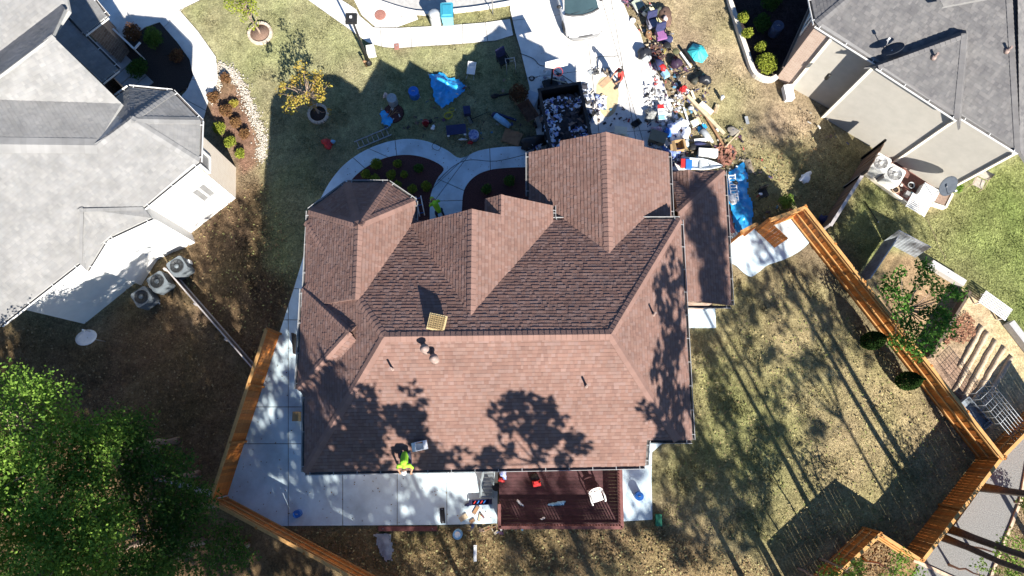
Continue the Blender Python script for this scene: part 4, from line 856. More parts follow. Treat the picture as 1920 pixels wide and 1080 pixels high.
def shade_tree(px, py, z, hc, R_, n, label, name='tall_tree', per=60, ls=.16, H=None, lm=LFP, seed=None, group='tall trees standing south of the houses', r0=.4, r1=.9, flat=None, hollow=.3):
    """a tree whose crown (height hc) stands between the sun and this spot of the photograph"""
    s = seed or int(px * 7 + py); q = random.Random(s); d = (hc - z) * math.cos(SUN_EL) / math.sin(SUN_EL); p = P(px, py, z) - SH * d
    return tree(name, label, (p.x, p.y), hc, crown_clumps(R_, H or R_ * 1.3, n, q, r0, r1, hollow), per, ls, lm, BARK, .2, s, group, top=hc + (H or R_) * .3)
def shade_group(label, hc, targets, per, ls=.16, lm=LFG, seed=1, name='tall_tree', group='tall trees standing south of the houses', r0=.35, r1=.8, hollow=.2, limbs=.14, tr=.13):
    """one tree out of the picture; targets = spots (px, py, z, spread, clumps) that its crown keeps in shade"""
    q = random.Random(seed); C = []; pts = []
    for px, py, z, R_, n in targets:
        c = P(px, py, z) - SH * ((hc - z) * math.cos(SUN_EL) / math.sin(SUN_EL)); pts.append(c)
        for (x, y, zz, r, f) in crown_clumps(R_, R_ * 1.3, n, q, r0, r1, hollow): C.append((c.x + x, c.y + y, zz, r, f))
    bx, by = sum(p.x for p in pts) / len(pts), sum(p.y for p in pts) / len(pts)
    return tree(name, label, (bx, by), hc, [(x - bx, y - by, z, r, f) for x, y, z, r, f in C], per, ls, lm, BARK, tr, seed, group, top=hc + 1, limbs=limbs)
lab = 'tall tree beyond the picture whose crown shades '
shade_group(lab + 'the left end of the back roof slope', 15, [(722, 772, 7.2, 1.75, 22), (655, 850, 6.5, 1.8, 22), (608, 800, 6.4, 1.5, 14), (592, 690, 6.4, 1.1, 9), (800, 860, 6.4, 1.0, 8)], 125, .19, seed=31, r0=.32, r1=.68)
shade_group(lab + 'the middle of the back roof slope', 15, [(972, 770, 7.2, 1.55, 15), (1045, 835, 6.6, 1.2, 11), (905, 850, 6.4, 1.2, 10), (1010, 800, 7, 1.2, 9)], 115, .19, seed=32, r0=.28, r1=.6)
shade_group(lab + 'the right hand roof slope', 15, [(1250, 640, 6.7, 1.5, 14), (1238, 760, 6.5, 1.6, 15), (1258, 520, 6.6, 1.4, 11), (1245, 830, 6.4, 1.0, 7)], 115, .19, seed=33, r0=.28, r1=.65)
shade_group(lab + 'the patio corner by the cedar fence', 14, [(470, 905, 0, 2.0, 30), (520, 800, 0, 2.0, 26), (610, 935, 0, 2.0, 24), (555, 870, 0, 1.8, 22), (500, 700, 0, 1.8, 14), (560, 740, 0, 1.4, 10)], 80, seed=34)
shade_group(lab + 'the middle of the patio', 14, [(720, 945, 0, 2.0, 24), (800, 925, 0, 1.7, 14), (860, 1050, 0, 1.8, 12), (720, 1050, 0, 2.2, 22), (660, 910, 0, 1.6, 15)], 84, .18, seed=35)
shade_group(lab + 'the wooden deck', 17, [(1040, 925, 0, 2.2, 26), (960, 900, 0, 1.5, 14), (1190, 890, 0, .9, 5), (1000, 1050, 0, 2.0, 18), (1130, 1050, 0, 1.9, 14)], 75, seed=36)
shade_group(lab + 'the bare soil at the left edge', 13, [(40, 640, 0, 2.6, 38), (150, 690, 0, 2.7, 40), (270, 660, 0, 2.6, 36), (150, 565, 1.5, 2.0, 26), (225, 525, 1.5, 1.8, 20), (90, 600, 0, 2.2, 28), (30, 745, 0, 2.4, 34)], 92, seed=37, r0=.45, r1=1.0)
shade_group(lab + 'the yard outside the cedar fence', 13.5, [(240, 780, 0, 2.6, 38), (360, 730, 0, 2.6, 34), (400, 830, 0, 2.6, 40), (330, 870, 0, 2.4, 36), (430, 710, 0, 1.9, 18)], 92, seed=38, r0=.45, r1=1.0)
shade_group(lab + 'the air conditioners by the thin grey fence', 12, [(320, 585, 0, 1.8, 20), (455, 590, 0, 2.0, 24), (535, 585, 0, 1.5, 16), (410, 500, 0, 1.7, 12), (390, 620, 0, 1.6, 12), (470, 500, 0, 1.7, 16), (440, 430, 0, 1.5, 10), (500, 560, 0, 1.4, 14)], 88, seed=39)
shade_group(lab + 'the bottom corner outside the cedar fence', 12.5, [(470, 985, 0, 2.4, 34), (380, 1000, 0, 2.6, 40), (600, 1035, 0, 2.0, 22)], 92, seed=40, r0=.45, r1=1.0)
pg = 'pines standing behind the right hand fence'
shade_group('pine beyond the picture whose crown shades the roof of the low wing', 19, [(1318, 395, 4, 1.2, 14), (1330, 480, 4, 1.4, 20), (1330, 545, 3.7, 1.2, 14), (1300, 350, 3.6, .6, 4)], 130, .17, LFP, 41, 'pine_tree', pg, .3, .7, .15)
shade_group('pine beyond the picture whose crown shades the lawn below the lattice', 13, [(1660, 410, 0, 1.7, 16), (1580, 400, 0, 1.4, 14), (1600, 500, 0, 1.5, 12), (1440, 450, 0, 1.1, 6), (1590, 325, 0, 1.2, 11), (1545, 385, 0, 1.2, 11), (1510, 300, 0, 1.0, 6)], 80, .13, LFP, 42, 'pine_tree', pg, .3, .7, .15)
shade_group('pine beyond the picture whose crown shades the back yard along the cedar fence', 12.5, [(1480, 540, 0, 1.8, 15), (1560, 600, 0, 1.7, 14), (1400, 640, 0, 1.7, 13), (1470, 700, 0, 1.5, 9), (1520, 800, 0, 1.1, 5), (1620, 640, 0, 1.0, 6), (1430, 590, 0, 1.4, 12), (1540, 680, 0, 1.3, 9)], 80, .15, LFP, 43, 'pine_tree', pg, .3, .7, .15)
shade_group('pine beyond the picture whose crown shades the grass right of the pale pad', 12.5, [(1330, 760, 0, 1.7, 15), (1285, 880, 0, 1.8, 18), (1400, 860, 0, 1.6, 12), (1350, 970, 0, 1.7, 14), (1240, 1020, 0, 1.6, 12), (1330, 660, 0, 1.3, 13), (1440, 800, 0, 1.3, 9), (1300, 1000, 0, 1.6, 18), (1400, 960, 0, 1.6, 18), (1280, 800, 0, 1.3, 12), (1330, 900, 0, 1.5, 14)], 84, .15, LFP, 44, 'pine_tree', pg, .3, .7, .15)
for i, (bx, by, lx, ly, h, r) in enumerate(((1838, 913, .6, -.2, 13.5, .17), (1772, 988, .5, -1.4, 14, .17), (1761, 1004, .2, -1.3, 13.5, .15), (1592, 1085, .3, -.3, 13, .15), (1490, 1140, 0, 0, 12, .15))):
    b_ = P(bx, by); q = random.Random(i + 40); cl = crown_clumps(1.7, 3.4, 14, q, .4, .8, .2)
    tree('pine_tree', ['bare pine trunk rising from the upper end of the grey road', 'leaning pine trunk crossing the middle of the grey road', 'dark pine trunk next below the leaning one on the road', 'pine trunk inside the bottom right cedar corner', 'pine farther along the bottom edge behind the cedar fence'][i], (b_.x, b_.y), h, cl, 50, .13, LFP, BARK, r, 300 + i, 'pines standing behind the right hand fence', (lx, ly), top=h + 1)
# green trees of the lower left corner, seen from above
for i, (px, py, hc, R_, H, n, pe, lm, tb) in enumerate(((45, 800, 6.5, 2.5, 3.2, 44, 330, LFG, .05), (-60, 930, 8, 3.0, 4, 46, 300, LFG, .1), (170, 850, 5.5, 2.0, 2.6, 30, 300, LFG, 0), (235, 830, 4.5, 1.7, 2.2, 22, 270, LFD, .05), (75, 960, 6.5, 2.4, 3.2, 40, 330, LFG, .05), (170, 1030, 6.5, 2.3, 3.2, 38, 330, LFG, .08), (60, 1080, 8, 2.3, 3, 34, 300, LFL, -.1), (290, 900, 4, 1.7, 2.0, 22, 260, LFD, .0), (340, 960, 3.2, 1.6, 1.8, 20, 260, LFD, .0), (310, 1040, 3.6, 1.8, 2.0, 24, 260, LFD, -.1), (230, 950, 3.6, 1.5, 1.8, 14, 200, LFD, .1), (420, 1040, 2.6, 1.3, 1.5, 12, 200, LFD, -.1), (245, 1080, 5.2, 1.6, 2.2, 18, 260, LFD, .1))):
    p = P(px, py, hc); q = random.Random(i + 70); cl = crown_clumps(R_, H, n, q, .45, .95, .35)
    tree('leafy_tree', ['leafy green tree highest up in the lower left corner', 'tall green tree leaning in from the left edge', 'bright green tree right of the topmost one in the corner', 'darker green tree reaching out over the bare soil', 'dense green tree in the middle of the lower left clump', 'round green tree low in the clump', 'sunlit yellow green tree at the bottom left corner', 'dark small tree in the shaded gap of the clump', 'dark bushy tree just left of the rail fence', 'dark bushy tree at the bottom below the rail fence', 'thin dark tree in the gap with bare branches', 'small dark tree outside the cedar corner', 'dark tree at the bottom edge right of the clump'][i], (p.x, p.y), hc, cl, pe * 1.15, .066, lm, BARKL, .14, 500 + i, 'green trees filling the lower left corner', tonebias=tb, limbs=.5)
# golden street trees, garden tree
b_ = P(597, 212); q = random.Random(2); cl = [(q.uniform(-.95, .95), q.uniform(-.85, .85), q.uniform(-.7, 1.3), q.uniform(.16, .34), .9) for _ in range(44)]
cl = [c for c in cl if math.hypot(c[0], c[1]) > .35 or c[2] < .2]
tree('golden_tree', 'small golden tree with bare purple twigs in a ringed bed', (b_.x, b_.y), 1.9, cl, 420, .06, LFY, BARKL, .06, 61, 'golden front yard trees', lean=(-.1, .1), top=2.3)
b_ = P(487, 62); q = random.Random(3); cl = [(q.uniform(-.6, .6), q.uniform(-.6, .6), q.uniform(-.9, 1.3), q.uniform(.18, .34), .9) for _ in range(34)]
tree('golden_tree', 'yellow green young tree near the top edge in a ringed bed', (b_.x, b_.y), 2.3, cl, 420, .055, LFB, BARKL, .06, 62, 'golden front yard trees', top=3, tonebias=.25)
for (px, py, r, lb) in ((597, 214, .46, 'ring of pale stones round the golden tree'), (488, 63, .55, 'ring of pale stones round the yellow green tree')):
    p = P(px, py); o = thing('tree_ring', lb, 'tree ring', p); MB().lathe([(r - .05, -.06), (r - .05, .03), (0, .05)], n=24).build('mulch', DARK if px > 500 else mat('brown_mulch', (.20, .13, .095), .95, .4, 25, .7, 60), o)
    for i in range(18): a = i / 18 * 6.283; MB().box((r * math.cos(a), r * math.sin(a), .03), (.13, r * .31, .14), a, tone=rnd.uniform(.8, 1.1)).build('edging_stone', mat('edging_stone', (.50, .42, .34), .9, .12, 6, tone=True), o)
b_ = P(1655, 596); spots = ((1688, 555), (1668, 548), (1705, 560), (1722, 530), (1742, 515), (1755, 540), (1780, 548), (1800, 552), (1735, 585), (1760, 600), (1775, 615), (1720, 620), (1700, 640), (1740, 650), (1712, 655), (1755, 585), (1690, 585), (1672, 530), (1690, 510), (1730, 500), (1680, 640), (1765, 560), (1775, 590), (1745, 630), (1722, 668), (1700, 610))
cl = []; q = random.Random(9)
for (px, py) in spots:
    z = q.uniform(2.4, 3.9); p = P(px, py, z); cl.append((p.x - b_.x, p.y - b_.y, z - 3, q.uniform(.34, .58), .75))
tree('garden_tree', 'spreading green tree over the shaded garden bed by the cedar fence', (b_.x, b_.y), 3.0, cl, 620, .075, LFA, BARKL, .1, 63, top=2.6)
# conifers, topiary, clipped shrubs
def shrub(px, py, r, h, lm, label, name='shrub', per=900, ls=.042, seed=None, group=None, tb=0, base=True, sq=.8):
    s = seed or int(px * 3 + py); q = random.Random(s); rng = np.random.default_rng(s); p = P(px, py); o = thing(name, label, 'shrub', p, 0, group); ms = MB(); C = []
    for i in range(7):
        a = i * .9; e = Vector((r * .55 * math.cos(a), r * .55 * math.sin(a), h * q.uniform(.45, .75))); ms.tube([(0, 0, -.05), e * .5 + Vector((0, 0, .02)), e], [.02, .014, .006], 5, cap=False)
        C.append((e.x, e.y, e.z, r * q.uniform(.45, .62), min(1.2, h / r * .5)))
    C.append((0, 0, h * .6, r * .8, min(1.3, h / (2 * r) * 1.1))); ms.build('stem', BARK, o); n_ = int(per * 9 * r * r) + 150
    pts = clump_points(C, n_ / sum(c[3] ** 2 for c in C), rng, .75); pts = pts[pts[:, 2] > -.02]; quads_np('foliage', leaf_quads(pts, ls, up=.4, rng=rng), lm, o, tone=np.clip(rng.normal(.5 + tb, .22, len(pts)), 0, 1), kind='stuff'); return o
g = 'clipped shrubs in the red mulch bed'
for px, py, r, lm, lb in ((707, 311, .26, LFB, 'largest clipped shrub in the red mulch bed, near the curved walk'), (746, 309, .20, LFB, 'small clipped shrub at the top middle of the mulch bed'), (687, 329, .23, LFB, 'clipped shrub at the left end of the mulch bed'), (735, 330, .23, LFB, 'clipped shrub in the middle of the mulch bed'), (704, 338, .23, LFB, 'clipped shrub half under the bay gutter'), (758, 329, .17, LFB, 'smallest clipped shrub right of the middle in the mulch bed'), (745, 349, .2, LFB, 'clipped shrub beside the corner of the bay roof'), (786, 318, .22, LFD, 'dark loose bush near the right tip of the mulch bed'), (774, 357, .22, LFB, 'shrub behind the worker with the light bars'), (800, 352, .24, LFB, 'broad shrub beside the straight walk'), (912, 357, .24, LFD, 'dark shrub in the mulch bed by the porch'), (955, 342, .26, LFD, 'dark shrub close to the garage wall')):
    shrub(px, py, r, r * 1.6, lm, lb, group=g)
g = 'yellow topiary along the white kerb'
for px, py, r, h, lb in ((1386, 45, .24, .95, 'upper yellow topiary ball beside the white kerb'), (1394, 74, .26, 1.0, 'lower yellow topiary ball beside the white kerb'), (1420, 97, .26, .9, 'olive shrub between the topiary and the big round bush'), (1431, 127, .50, 1.0, 'big round olive bush at the corner of the brick house')):
    shrub(px, py, r, h, LFB, lb, group=g, tb=.22, per=1100)
for px, py, r, lm, lb, tb in ((441, 197, .2, LFY, 'small golden shrub in the bed with white pebbles', .1), (414, 244, .3, LFB, 'first lime ball shrub beside the left house corner', .1), (434, 270, .28, LFB, 'second lime ball shrub beside the brick wall', .1), (453, 291, .24, LFB, 'third lime ball shrub at the wall corner', .1), (404, 187, .3, LFR, 'rusty dry shrub beside the shaded walk', 0), (428, 212, .32, LFR, 'rusty low shrub in the middle of the pebble bed', .1), (445, 232, .28, LFR, 'rusty low shrub at the right of the pebble bed', .1), (425, 150, .25, LFR, 'thin dry shrub at the top of the pebble bed', 0), (461, 255, .26, LFR, 'rusty shrub near the lower tip of the pebble bed', .1)):
    shrub(px, py, r, r * 1.5, lm, lb, group='low shrubs in the pebble edged bed', tb=tb)
shrub(258, 70, .42, .9, LFR, 'brownish round bush at the end of the porch railing', tb=-.1); shrub(297, 82, .46, 1.0, LFD, 'dark green bush in the shaded bed'); shrub(265, 135, .5, .7, LFD, 'dark spreading bush in the black mulch by the slab path', tb=-.2); shrub(335, 110, .35, .5, LFR, 'reddish shrub at the sunny edge of the dark bed', tb=-.2)
shrub(1787, 354, .3, .5, LFL, 'bright green bush at the corner of the tan house'); shrub(1468, 384, .34, .9, LFL, 'bright green shrub in the shade behind the gate fence', tb=.1); shrub(972, 183, .45, .8, LFR, 'dark reddish shrub beside the driveway', tb=-.25); shrub(1395, 30, .2, .3, LFD, 'tiny shrub at the kerb near the top edge'); shrub(1440, 10, .5, .8, LFD, 'dark bush in the shaded bed of the brick house', tb=-.2); shrub(1425, 50, .45, .7, LFD, 'dark bush in the middle of the shaded bed', tb=-.3)
for px, py, h, lb in ((1622, 642, 2.2, 'upper dark cypress inside the cedar fence'), (1688, 716, 2.1, 'lower dark cypress inside the cedar fence')):
    p = P(px, py); rng = np.random.default_rng(px); o = thing('cypress', lb, 'cypress', p, 0, 'cypresses inside the cedar fence'); MB().tube([(0, 0, -.1), (0, 0, h * .9)], [.05, .015], 7).build('trunk', BARK, o)
    n = 5200; k = rng.random(n) ** .8; a = rng.uniform(0, 6.283, n); r = .46 * np.sin(np.clip(k * 1.02 + .12, 0, 1) * np.pi) ** .7 * (1 - .35 * k) * rng.uniform(.8, 1.05, n); c = np.stack([r * np.cos(a), r * np.sin(a), k * h], 1); quads_np('foliage', leaf_quads(c, .045, up=.2, rng=rng), LFC, o, tone=np.clip(rng.normal(.5, .25, n), 0, 1), kind='stuff')
# leafy young trees at the bottom right corner and in the verge
for px, py, hc, R_, n, lb in ((1605, 1078, 3.4, 1.0, 12, 'young lime tree left of the cedar corner at the bottom edge'), (1690, 1075, 3.2, 1.1, 14, 'young lime tree right of the cedar corner at the bottom edge'), (1915, 1050, 3.4, 1.2, 16, 'lime tree at the right edge below the grey road'), (1862, 1085, 3.0, 1.0, 12, 'lime tree at the bottom edge of the grey road'), (1545, 1090, 2.6, .8, 8, 'small lime tree at the bottom edge inside the fence line'), (1925, 945, .8, .5, 6, 'low lime bush on the verge beside the road')):
    p = P(px, py, hc); q = random.Random(px); tree('lime_tree', lb, (p.x, p.y), hc, crown_clumps(R_, R_ * 1.2, n, q, .25, .5, .2), 300, .06, LFL, BARKL, .06, px, 'young lime trees by the road', limbs=.8)

# ------------------------------------------------------------------ deck
BLK = MATS['black_iron']; BLKP = mat('black_plastic', (.018, .018, .02), .5); BLU = mat('blue_plastic', (.03, .15, .50), .4, .12, 5); BLUL = mat('pale_blue_plastic', (.22, .42, .60), .5, .1, 5)
RED = mat('red_plastic', (.45, .03, .03), .45, .12, 5); GREYM = mat('grey_plastic', (.34, .36, .37), .5, .12, 5); WHP = mat('white_plastic', (.80, .80, .78), .35, .03); CARD = mat('cardboard', (.36, .24, .12), .85, .12, 4)
WOOD = mat('pale_timber', (.52, .42, .28), .8, .15, 5); WOODB = mat('brown_timber', (.26, .15, .08), .8, .2, 5); CREAM = mat('cream_foam', (.72, .66, .50), .85, .05, 6); GALV = MATS['galvanised']; GRN = mat('green_plastic', (.02, .14, .08), .5); YEL = mat('yellow_hose', (.50, .42, .04), .5, .15); PURP = mat('purple_cloth', (.24, .10, .24), .9, .12, 9); GRC = mat('grey_cloth', (.26, .25, .30), .9, .12, 9); DKB = mat('navy_cloth', (.03, .035, .09), .9, .2, 9); BRC = mat('brown_cloth', (.13, .08, .06), .9, .3, 9); TURQ = mat('turquoise_cloth', (.06, .52, .55), .6, .1, 6)
MAR = mat('maroon_board', (.055, .022, .024), .7, .25, 5, .1, 50, tone=True); MARR = mat('maroon_rail', (.16, .065, .058), .65, .15, 6)
DZ = .85; dk = thing('wooden_deck', 'dark maroon wooden deck with slatted railing behind the house', 'deck', P(1050, 930)); d0_, d1 = P(936, 872, DZ), P(1163, 986, DZ); x0, x1, y1, y0 = d0_.x, d1.x, d0_.y + .3, d1.y
k = int((y1 - y0) / .145)
for i in range(k): MB().box(((x0 + x1) / 2, y0 + .145 * (i + .5), DZ - .02), (x1 - x0, .138, .04), tone=rnd.uniform(.8, 1.25)).build('board', MAR, dk, True)
for x in (x0 + .1, (x0 + x1) / 2, x1 - .1):
    for y in (y0 + .1, y1 - .3): MB().box((x, y, DZ / 2 - .05), (.12, .12, DZ - .05)).build('post', MARR, dk, True)
MB().box(((x0 + x1) / 2, y0 - .03, DZ - .12), (x1 - x0 + .1, .05, .24)).build('rim_board', MARR, dk, True); MB().box((x1 + .03, (y0 + y1) / 2, DZ - .12), (.05, y1 - y0, .24)).build('rim_board', MARR, dk, True)
def railing(a, b):
    a, b = Vector(a), Vector(b); L = (b - a).length; MB().beam(a + Vector((0, 0, .95)), b + Vector((0, 0, .95)), .13, .04).build('top_rail', MARR, dk, True); MB().beam(a + Vector((0, 0, .12)), b + Vector((0, 0, .12)), .05, .07).build('bottom_rail', MARR, dk, True)
    n = int(L / .125)
    for i in range(n + 1): p = a.lerp(b, i / n); MB().box((p.x, p.y, DZ + .53), (.04, .04, .78)).build('baluster', MARR, dk, True)
railing((x0, y0 + .05, DZ), (x1 - .05, y0 + .05, DZ)); railing((x1 - .05, y0 + .05, DZ), (x1 - .05, y1 - .4, DZ)); railing((x0 + .03, y0 + .05, DZ), (x0 + .03, y0 + 1.0, DZ))
stp = thing('deck_stairs', 'grey metal stairs with thin treads at the left end of the deck', 'stairs', P(914, 905)); GST = mat('grey_metal', (.22, .25, .26), .5, .1, metal=.3)
for i in range(7):
    q_ = P(913 + i * .6, 927 - i * 7, .06 + .12 * (i + 1)); MB().box(q_, (.46, .12, .03)).build('tread', GST, stp, True)
for s_ in (-.25, .25): a, b2 = P(913, 930, .1), P(917, 882, .95); MB().beam(a + Vector((s_, 0, 0)), b2 + Vector((s_, 0, 0)), .04, .14).build('stringer', GST, stp, True)
for s_ in (-.28,): MB().tube([P(913, 930, .1) + Vector((s_, 0, .8)), P(917, 882, .95) + Vector((s_, 0, .8))], .02, 6).build('handrail', GST, stp, True)

# ------------------------------------------------------------------ builders of loose things (each a thing with its parts)
def T(name, label, cat, px, py, z=0.03, rz=0, group=None): return thing(name, label, cat, P(px, py, z), R(rz), group)
def armchair_plastic(px, py, z, rz, label):
    o = T('plastic_chair', label, 'chair', px, py, z, rz); mb = MB(); mb.prism([(-.24, -.22), (.24, -.22), (.22, .2), (-.22, .2)], .40, .43, bottom=True); mb.build('seat', WHP, o)
    mb = MB(); n = 13; rows = 5
    for j in range(rows + 1):
        for i in range(n): a = math.pi * (i / (n - 1)); r = .24 + .07 * j / rows; zz = .43 + .42 * j / rows * (.55 + .45 * math.sin(a)); mb.v.append(Vector((r * math.cos(a), .12 + r * .55 * math.sin(a) + .1 * j / rows, zz)))
    for j in range(rows):
        for i in range(n - 1):
            if j in (1, 2, 3) and i in (2, 3, 8, 9) : continue
            a = j * n + i; mb.face((a, a + 1, a + n + 1, a + n), None, True)
    mb.build('backrest', WHP, o)
    for s_ in (-1, 1): MB().tube([(s_ * .30, .18, .64), (s_ * .31, -.1, .66), (s_ * .29, -.27, .62), (s_ * .27, -.29, .45), (s_ * .29, -.33, .0)], [.03, .035, .03, .03, .025], 7).build('armrest', WHP, o)
    for s_ in (-1, 1): MB().tube([(s_ * .20, .2, .42), (s_ * .27, .3, 0)], .025, 7).build('leg', WHP, o)
    return o
def barrel(px, py, r, h, m, label, name='barrel', cat='barrel', z=.03, rz=0, lid=True):
    o = T(name, label, cat, px, py, z, rz); MB().lathe([(r * .88, 0), (r, h * .12), (r * .97, h * .35), (r, h * .38), (r * .97, h * .62), (r, h * .65), (r * .96, h * .97), (r * .9, h)], n=18).build('body', m, o)
    MB().lathe([(r * 1.01, h * .985), (r * 1.01, h * 1.02), (r * .86, h * 1.02), (r * .84, h * .99)], n=18).build('rim', m, o)
    if lid: MB().tube([(-r * .3, 0, h + .015), (0, 0, h + .06), (r * .3, 0, h + .015)], .015, 6).build('handle', GREYM, o)
    return o
def bucket(px, py, m, label, r=.16, h=.3, z=.03): 
    o = T('bucket', label, 'bucket', px, py, z); MB().lathe([(r * .8, 0), (r, h), (r * 1.06, h), (r * .95, h - .01), (r * .76, .02), (0, .02)], n=16).build('body', m, o)
    MB().tube([(r * math.cos(a), r * .5 * math.sin(a), h + r * .5 * math.sin(a) * .2) for a in [math.pi * i / 8 for i in range(9)]], .008, 5).build('handle', GALV, o); return o
def bag(px, py, r, m, label, name='bag', cat='bag', z=.02, rz=0, seed=None, amp=.2, group=None, neck=True):
    o = T(name, label, cat, px, py, z, rz, group); s = seed or int(px + py * 3); MB().blob((0, 0, r[2] * .75), r, 16, 10, amp, s).build('body', m, o)
    if neck: MB().lathe([(r[0] * .32, r[2] * 1.45), (r[0] * .1, r[2] * 1.7), (r[0] * .22, r[2] * 1.9)], n=9).build('tied_neck', m, o)
    return o
def crate(px, py, d, m, label, rz=0, name='box', cat='box', z=.03, lidm=None, open_=False, group=None):
    o = T(name, label, cat, px, py, z, rz, group); a, b, h = d
    if open_:
        mb = MB(); mb.box((0, 0, .015), (a, b, .03)); [mb.box(c, s_) for c, s_ in (((0, b / 2 - .01, h / 2 + .015), (a, .02, h - .03)), ((0, -b / 2 + .01, h / 2 + .015), (a, .02, h - .03)), ((a / 2 - .01, 0, h / 2 + .015), (.02, b - .04, h - .03)), ((-a / 2 + .01, 0, h / 2 + .015), (.02, b - .04, h - .03)))]; mb.build('body', m, o)
        for s_ in (-1, 1): MB().box((s_ * (a / 2 + .06), 0, h - .03), (.16, b, .012), ry=s_ * .7).build('flap', m, o)
    else:
        MB().box((0, 0, h / 2 - .01), (a * .97, b * .97, h - .02)).build('body', m, o); MB().box((0, 0, h - .0), (a, b, .05 if h > .12 else .02)).build('lid', lidm or m, o)
    return o
def cushion_chair(px, py, rz, cm, label, w_=.5, group=None):
    o = T('cushioned_chair', label, 'chair', px, py, .02, rz, group); mb = MB(); mb.box((0, -.03, .42), (w_, w_ * .95, .12), taper=.94); mb.build('seat', cm, o); MB().box((0, w_ * .46, .72), (w_, .09, .62), rx=-.2, taper=.95).build('backrest', DKB, o)
    for x in (-1, 1):
        for y in (-1, 1): MB().beam((x * w_ * .42, y * w_ * .4, 0), (x * w_ * .44, y * w_ * .4, .4), .045, .045).build('leg', BLK, o)
        MB().beam((x * w_ * .5, -w_ * .35, .62), (x * w_ * .5, w_ * .45, .62), .05, .04).build('armrest', BLK, o)
    return o
def plank(a, b, w_, t, m, label, z=.03, name='plank', cat='plank', z1=None, nails=True):
    A, B = P(*a, z), P(*b, z1 if z1 is not None else z); o = thing(name, label, cat, A); MB().beam(Vector((0, 0, t / 2)), B - A + Vector((0, 0, t / 2)), w_, t).build('board', m, o)
    d = B - A
    for k in (.08, .92): MB().box(d * k + Vector((0, 0, t + .003)), (.035, .035, .012)).build('nail', GALV, o)
    return o
def stool(px, py, label, m=BLK, h=.45, r=.2, rz=0):
    o = T('stool', label, 'stool', px, py, .02, rz); MB().lathe([(r, h - .03), (r, h), (r * .9, h + .02), (0, h + .02)], n=14).build('seat', m, o)
    for i in range(4): a = i * 1.57 + .78; MB().tube([(r * .7 * math.cos(a), r * .7 * math.sin(a), h - .02), (r * 1.1 * math.cos(a), r * 1.1 * math.sin(a), 0)], .013, 6).build('leg', BLK, o)
    return o
def tarp(outline, m, label, h=.35, seed=1, z=.04, fold=9, name='tarp', dens=.07, ropes=True):
    """crumpled sheet: a fine grid inside the outline pushed up into folds"""
    pts = poly_px(outline); xs_ = [p.x for p in pts]; ys_ = [p.y for p in pts]; cx, cy = sum(xs_) / len(pts), sum(ys_) / len(pts); o = thing(name, label, 'tarp', (cx, cy, 0)); q = random.Random(seed)
    pl = [(p.x, p.y) for p in pts]; gx = np.arange(min(xs_) - .1, max(xs_) + .1, dens); gy = np.arange(min(ys_) - .1, max(ys_) + .1, dens); X, Y = np.meshgrid(gx, gy)
    D = dist_poly(X, Y, pl); Z = np.zeros_like(X); e = np.clip(D / .35, 0, 1)
    for i in range(9): a = q.uniform(0, 6.28); f = q.uniform(.5, 1.6) * fold; Z = Z + (1 - np.abs(np.sin((X * math.cos(a) + Y * math.sin(a)) * f * .5 + q.uniform(0, 6) + .8 * np.sin(X * 2.1 + Y * 1.7 + i)))) ** 3 * q.uniform(.4, 1)
    Z = Z / 4 * h * (.25 + .75 * e) + .02; mb = MB(); ny, nx = X.shape; ok = D > -.04 * (1 + np.sin(X * 9) * np.cos(Y * 11)); idx = -np.ones(X.shape, int)
    for j in range(ny):
        for i in range(nx):
            if ok[j, i]: idx[j, i] = len(mb.v); mb.v.append(Vector((X[j, i] - cx + q.uniform(-.02, .02), Y[j, i] - cy + q.uniform(-.02, .02), z + max(.0, Z[j, i]) * min(1, max(.1, e[j, i])))))
    for j in range(ny - 1):
        for i in range(nx - 1):
            c = (idx[j, i], idx[j, i + 1], idx[j + 1, i + 1], idx[j + 1, i])
            if min(c) >= 0: mb.face(c, None, True)
    mb.build('sheet', m, o)
    if ropes:
        for k in range(3): p = pts[k * len(pts) // 3]; MB().lathe([(.03, z), (.045, z + .03), (.03, z + .05)], (p.x - cx, p.y - cy, 0), 8).build('eyelet', GALV, o)
    return o
def cable(pts, r, m, label, name='cable', cat='cable', z=.05, n=6): 
    c = [P(x, y, z) for x, y in smooth_line(pts, n)]; o = thing(name, label, cat, c[0]); MB().tube([p - c[0] for p in c], r, 6).build('cord', m, o); return o
def scraps(region, n, cols, smin, smax, seed, name='scraps', z=.05, hz=.12, label=None, parent=None, zf=None):
    """a scatter of bent rubbish pieces nobody could count"""
    q = np.random.default_rng(seed); xs_, ys_ = zip(*region); X = q.uniform(min(xs_), max(xs_), n * 2); Y = q.uniform(min(ys_), max(ys_), n * 2); k = np.where(inside(X, Y, region))[0][:n]
    Q = []; C = []
    for i in k:
        c = P(X[i], Y[i], z); c.z += q.uniform(0, hz) if zf is None else zf(X[i], Y[i]) + q.uniform(0, hz); s = q.uniform(smin, smax); a = q.uniform(0, 6.28); u = Vector((math.cos(a), math.sin(a), q.uniform(-.35, .35))) * s; v = Vector((-math.sin(a), math.cos(a), q.uniform(-.35, .35))) * s * q.uniform(.25, .8); f = Vector((0, 0, q.uniform(.0, .5) * s)); col = np.array(cols[q.integers(0, len(cols))]) * q.uniform(.8, 1.15)
        Q.append([c - u - v, c + f - v * .8, c + f + v, c - u + v * .9]); Q.append([c + f - v * .8, c + u - v, c + u * .9 + v, c + f + v]); C += [col, col]
    o = quads_np(name, np.array([[list(p) for p in f] for f in Q]), mat('rubbish', (1, 1, 1), .7, 0, tone=True), parent, tone=np.array(C), kind='stuff'); return o

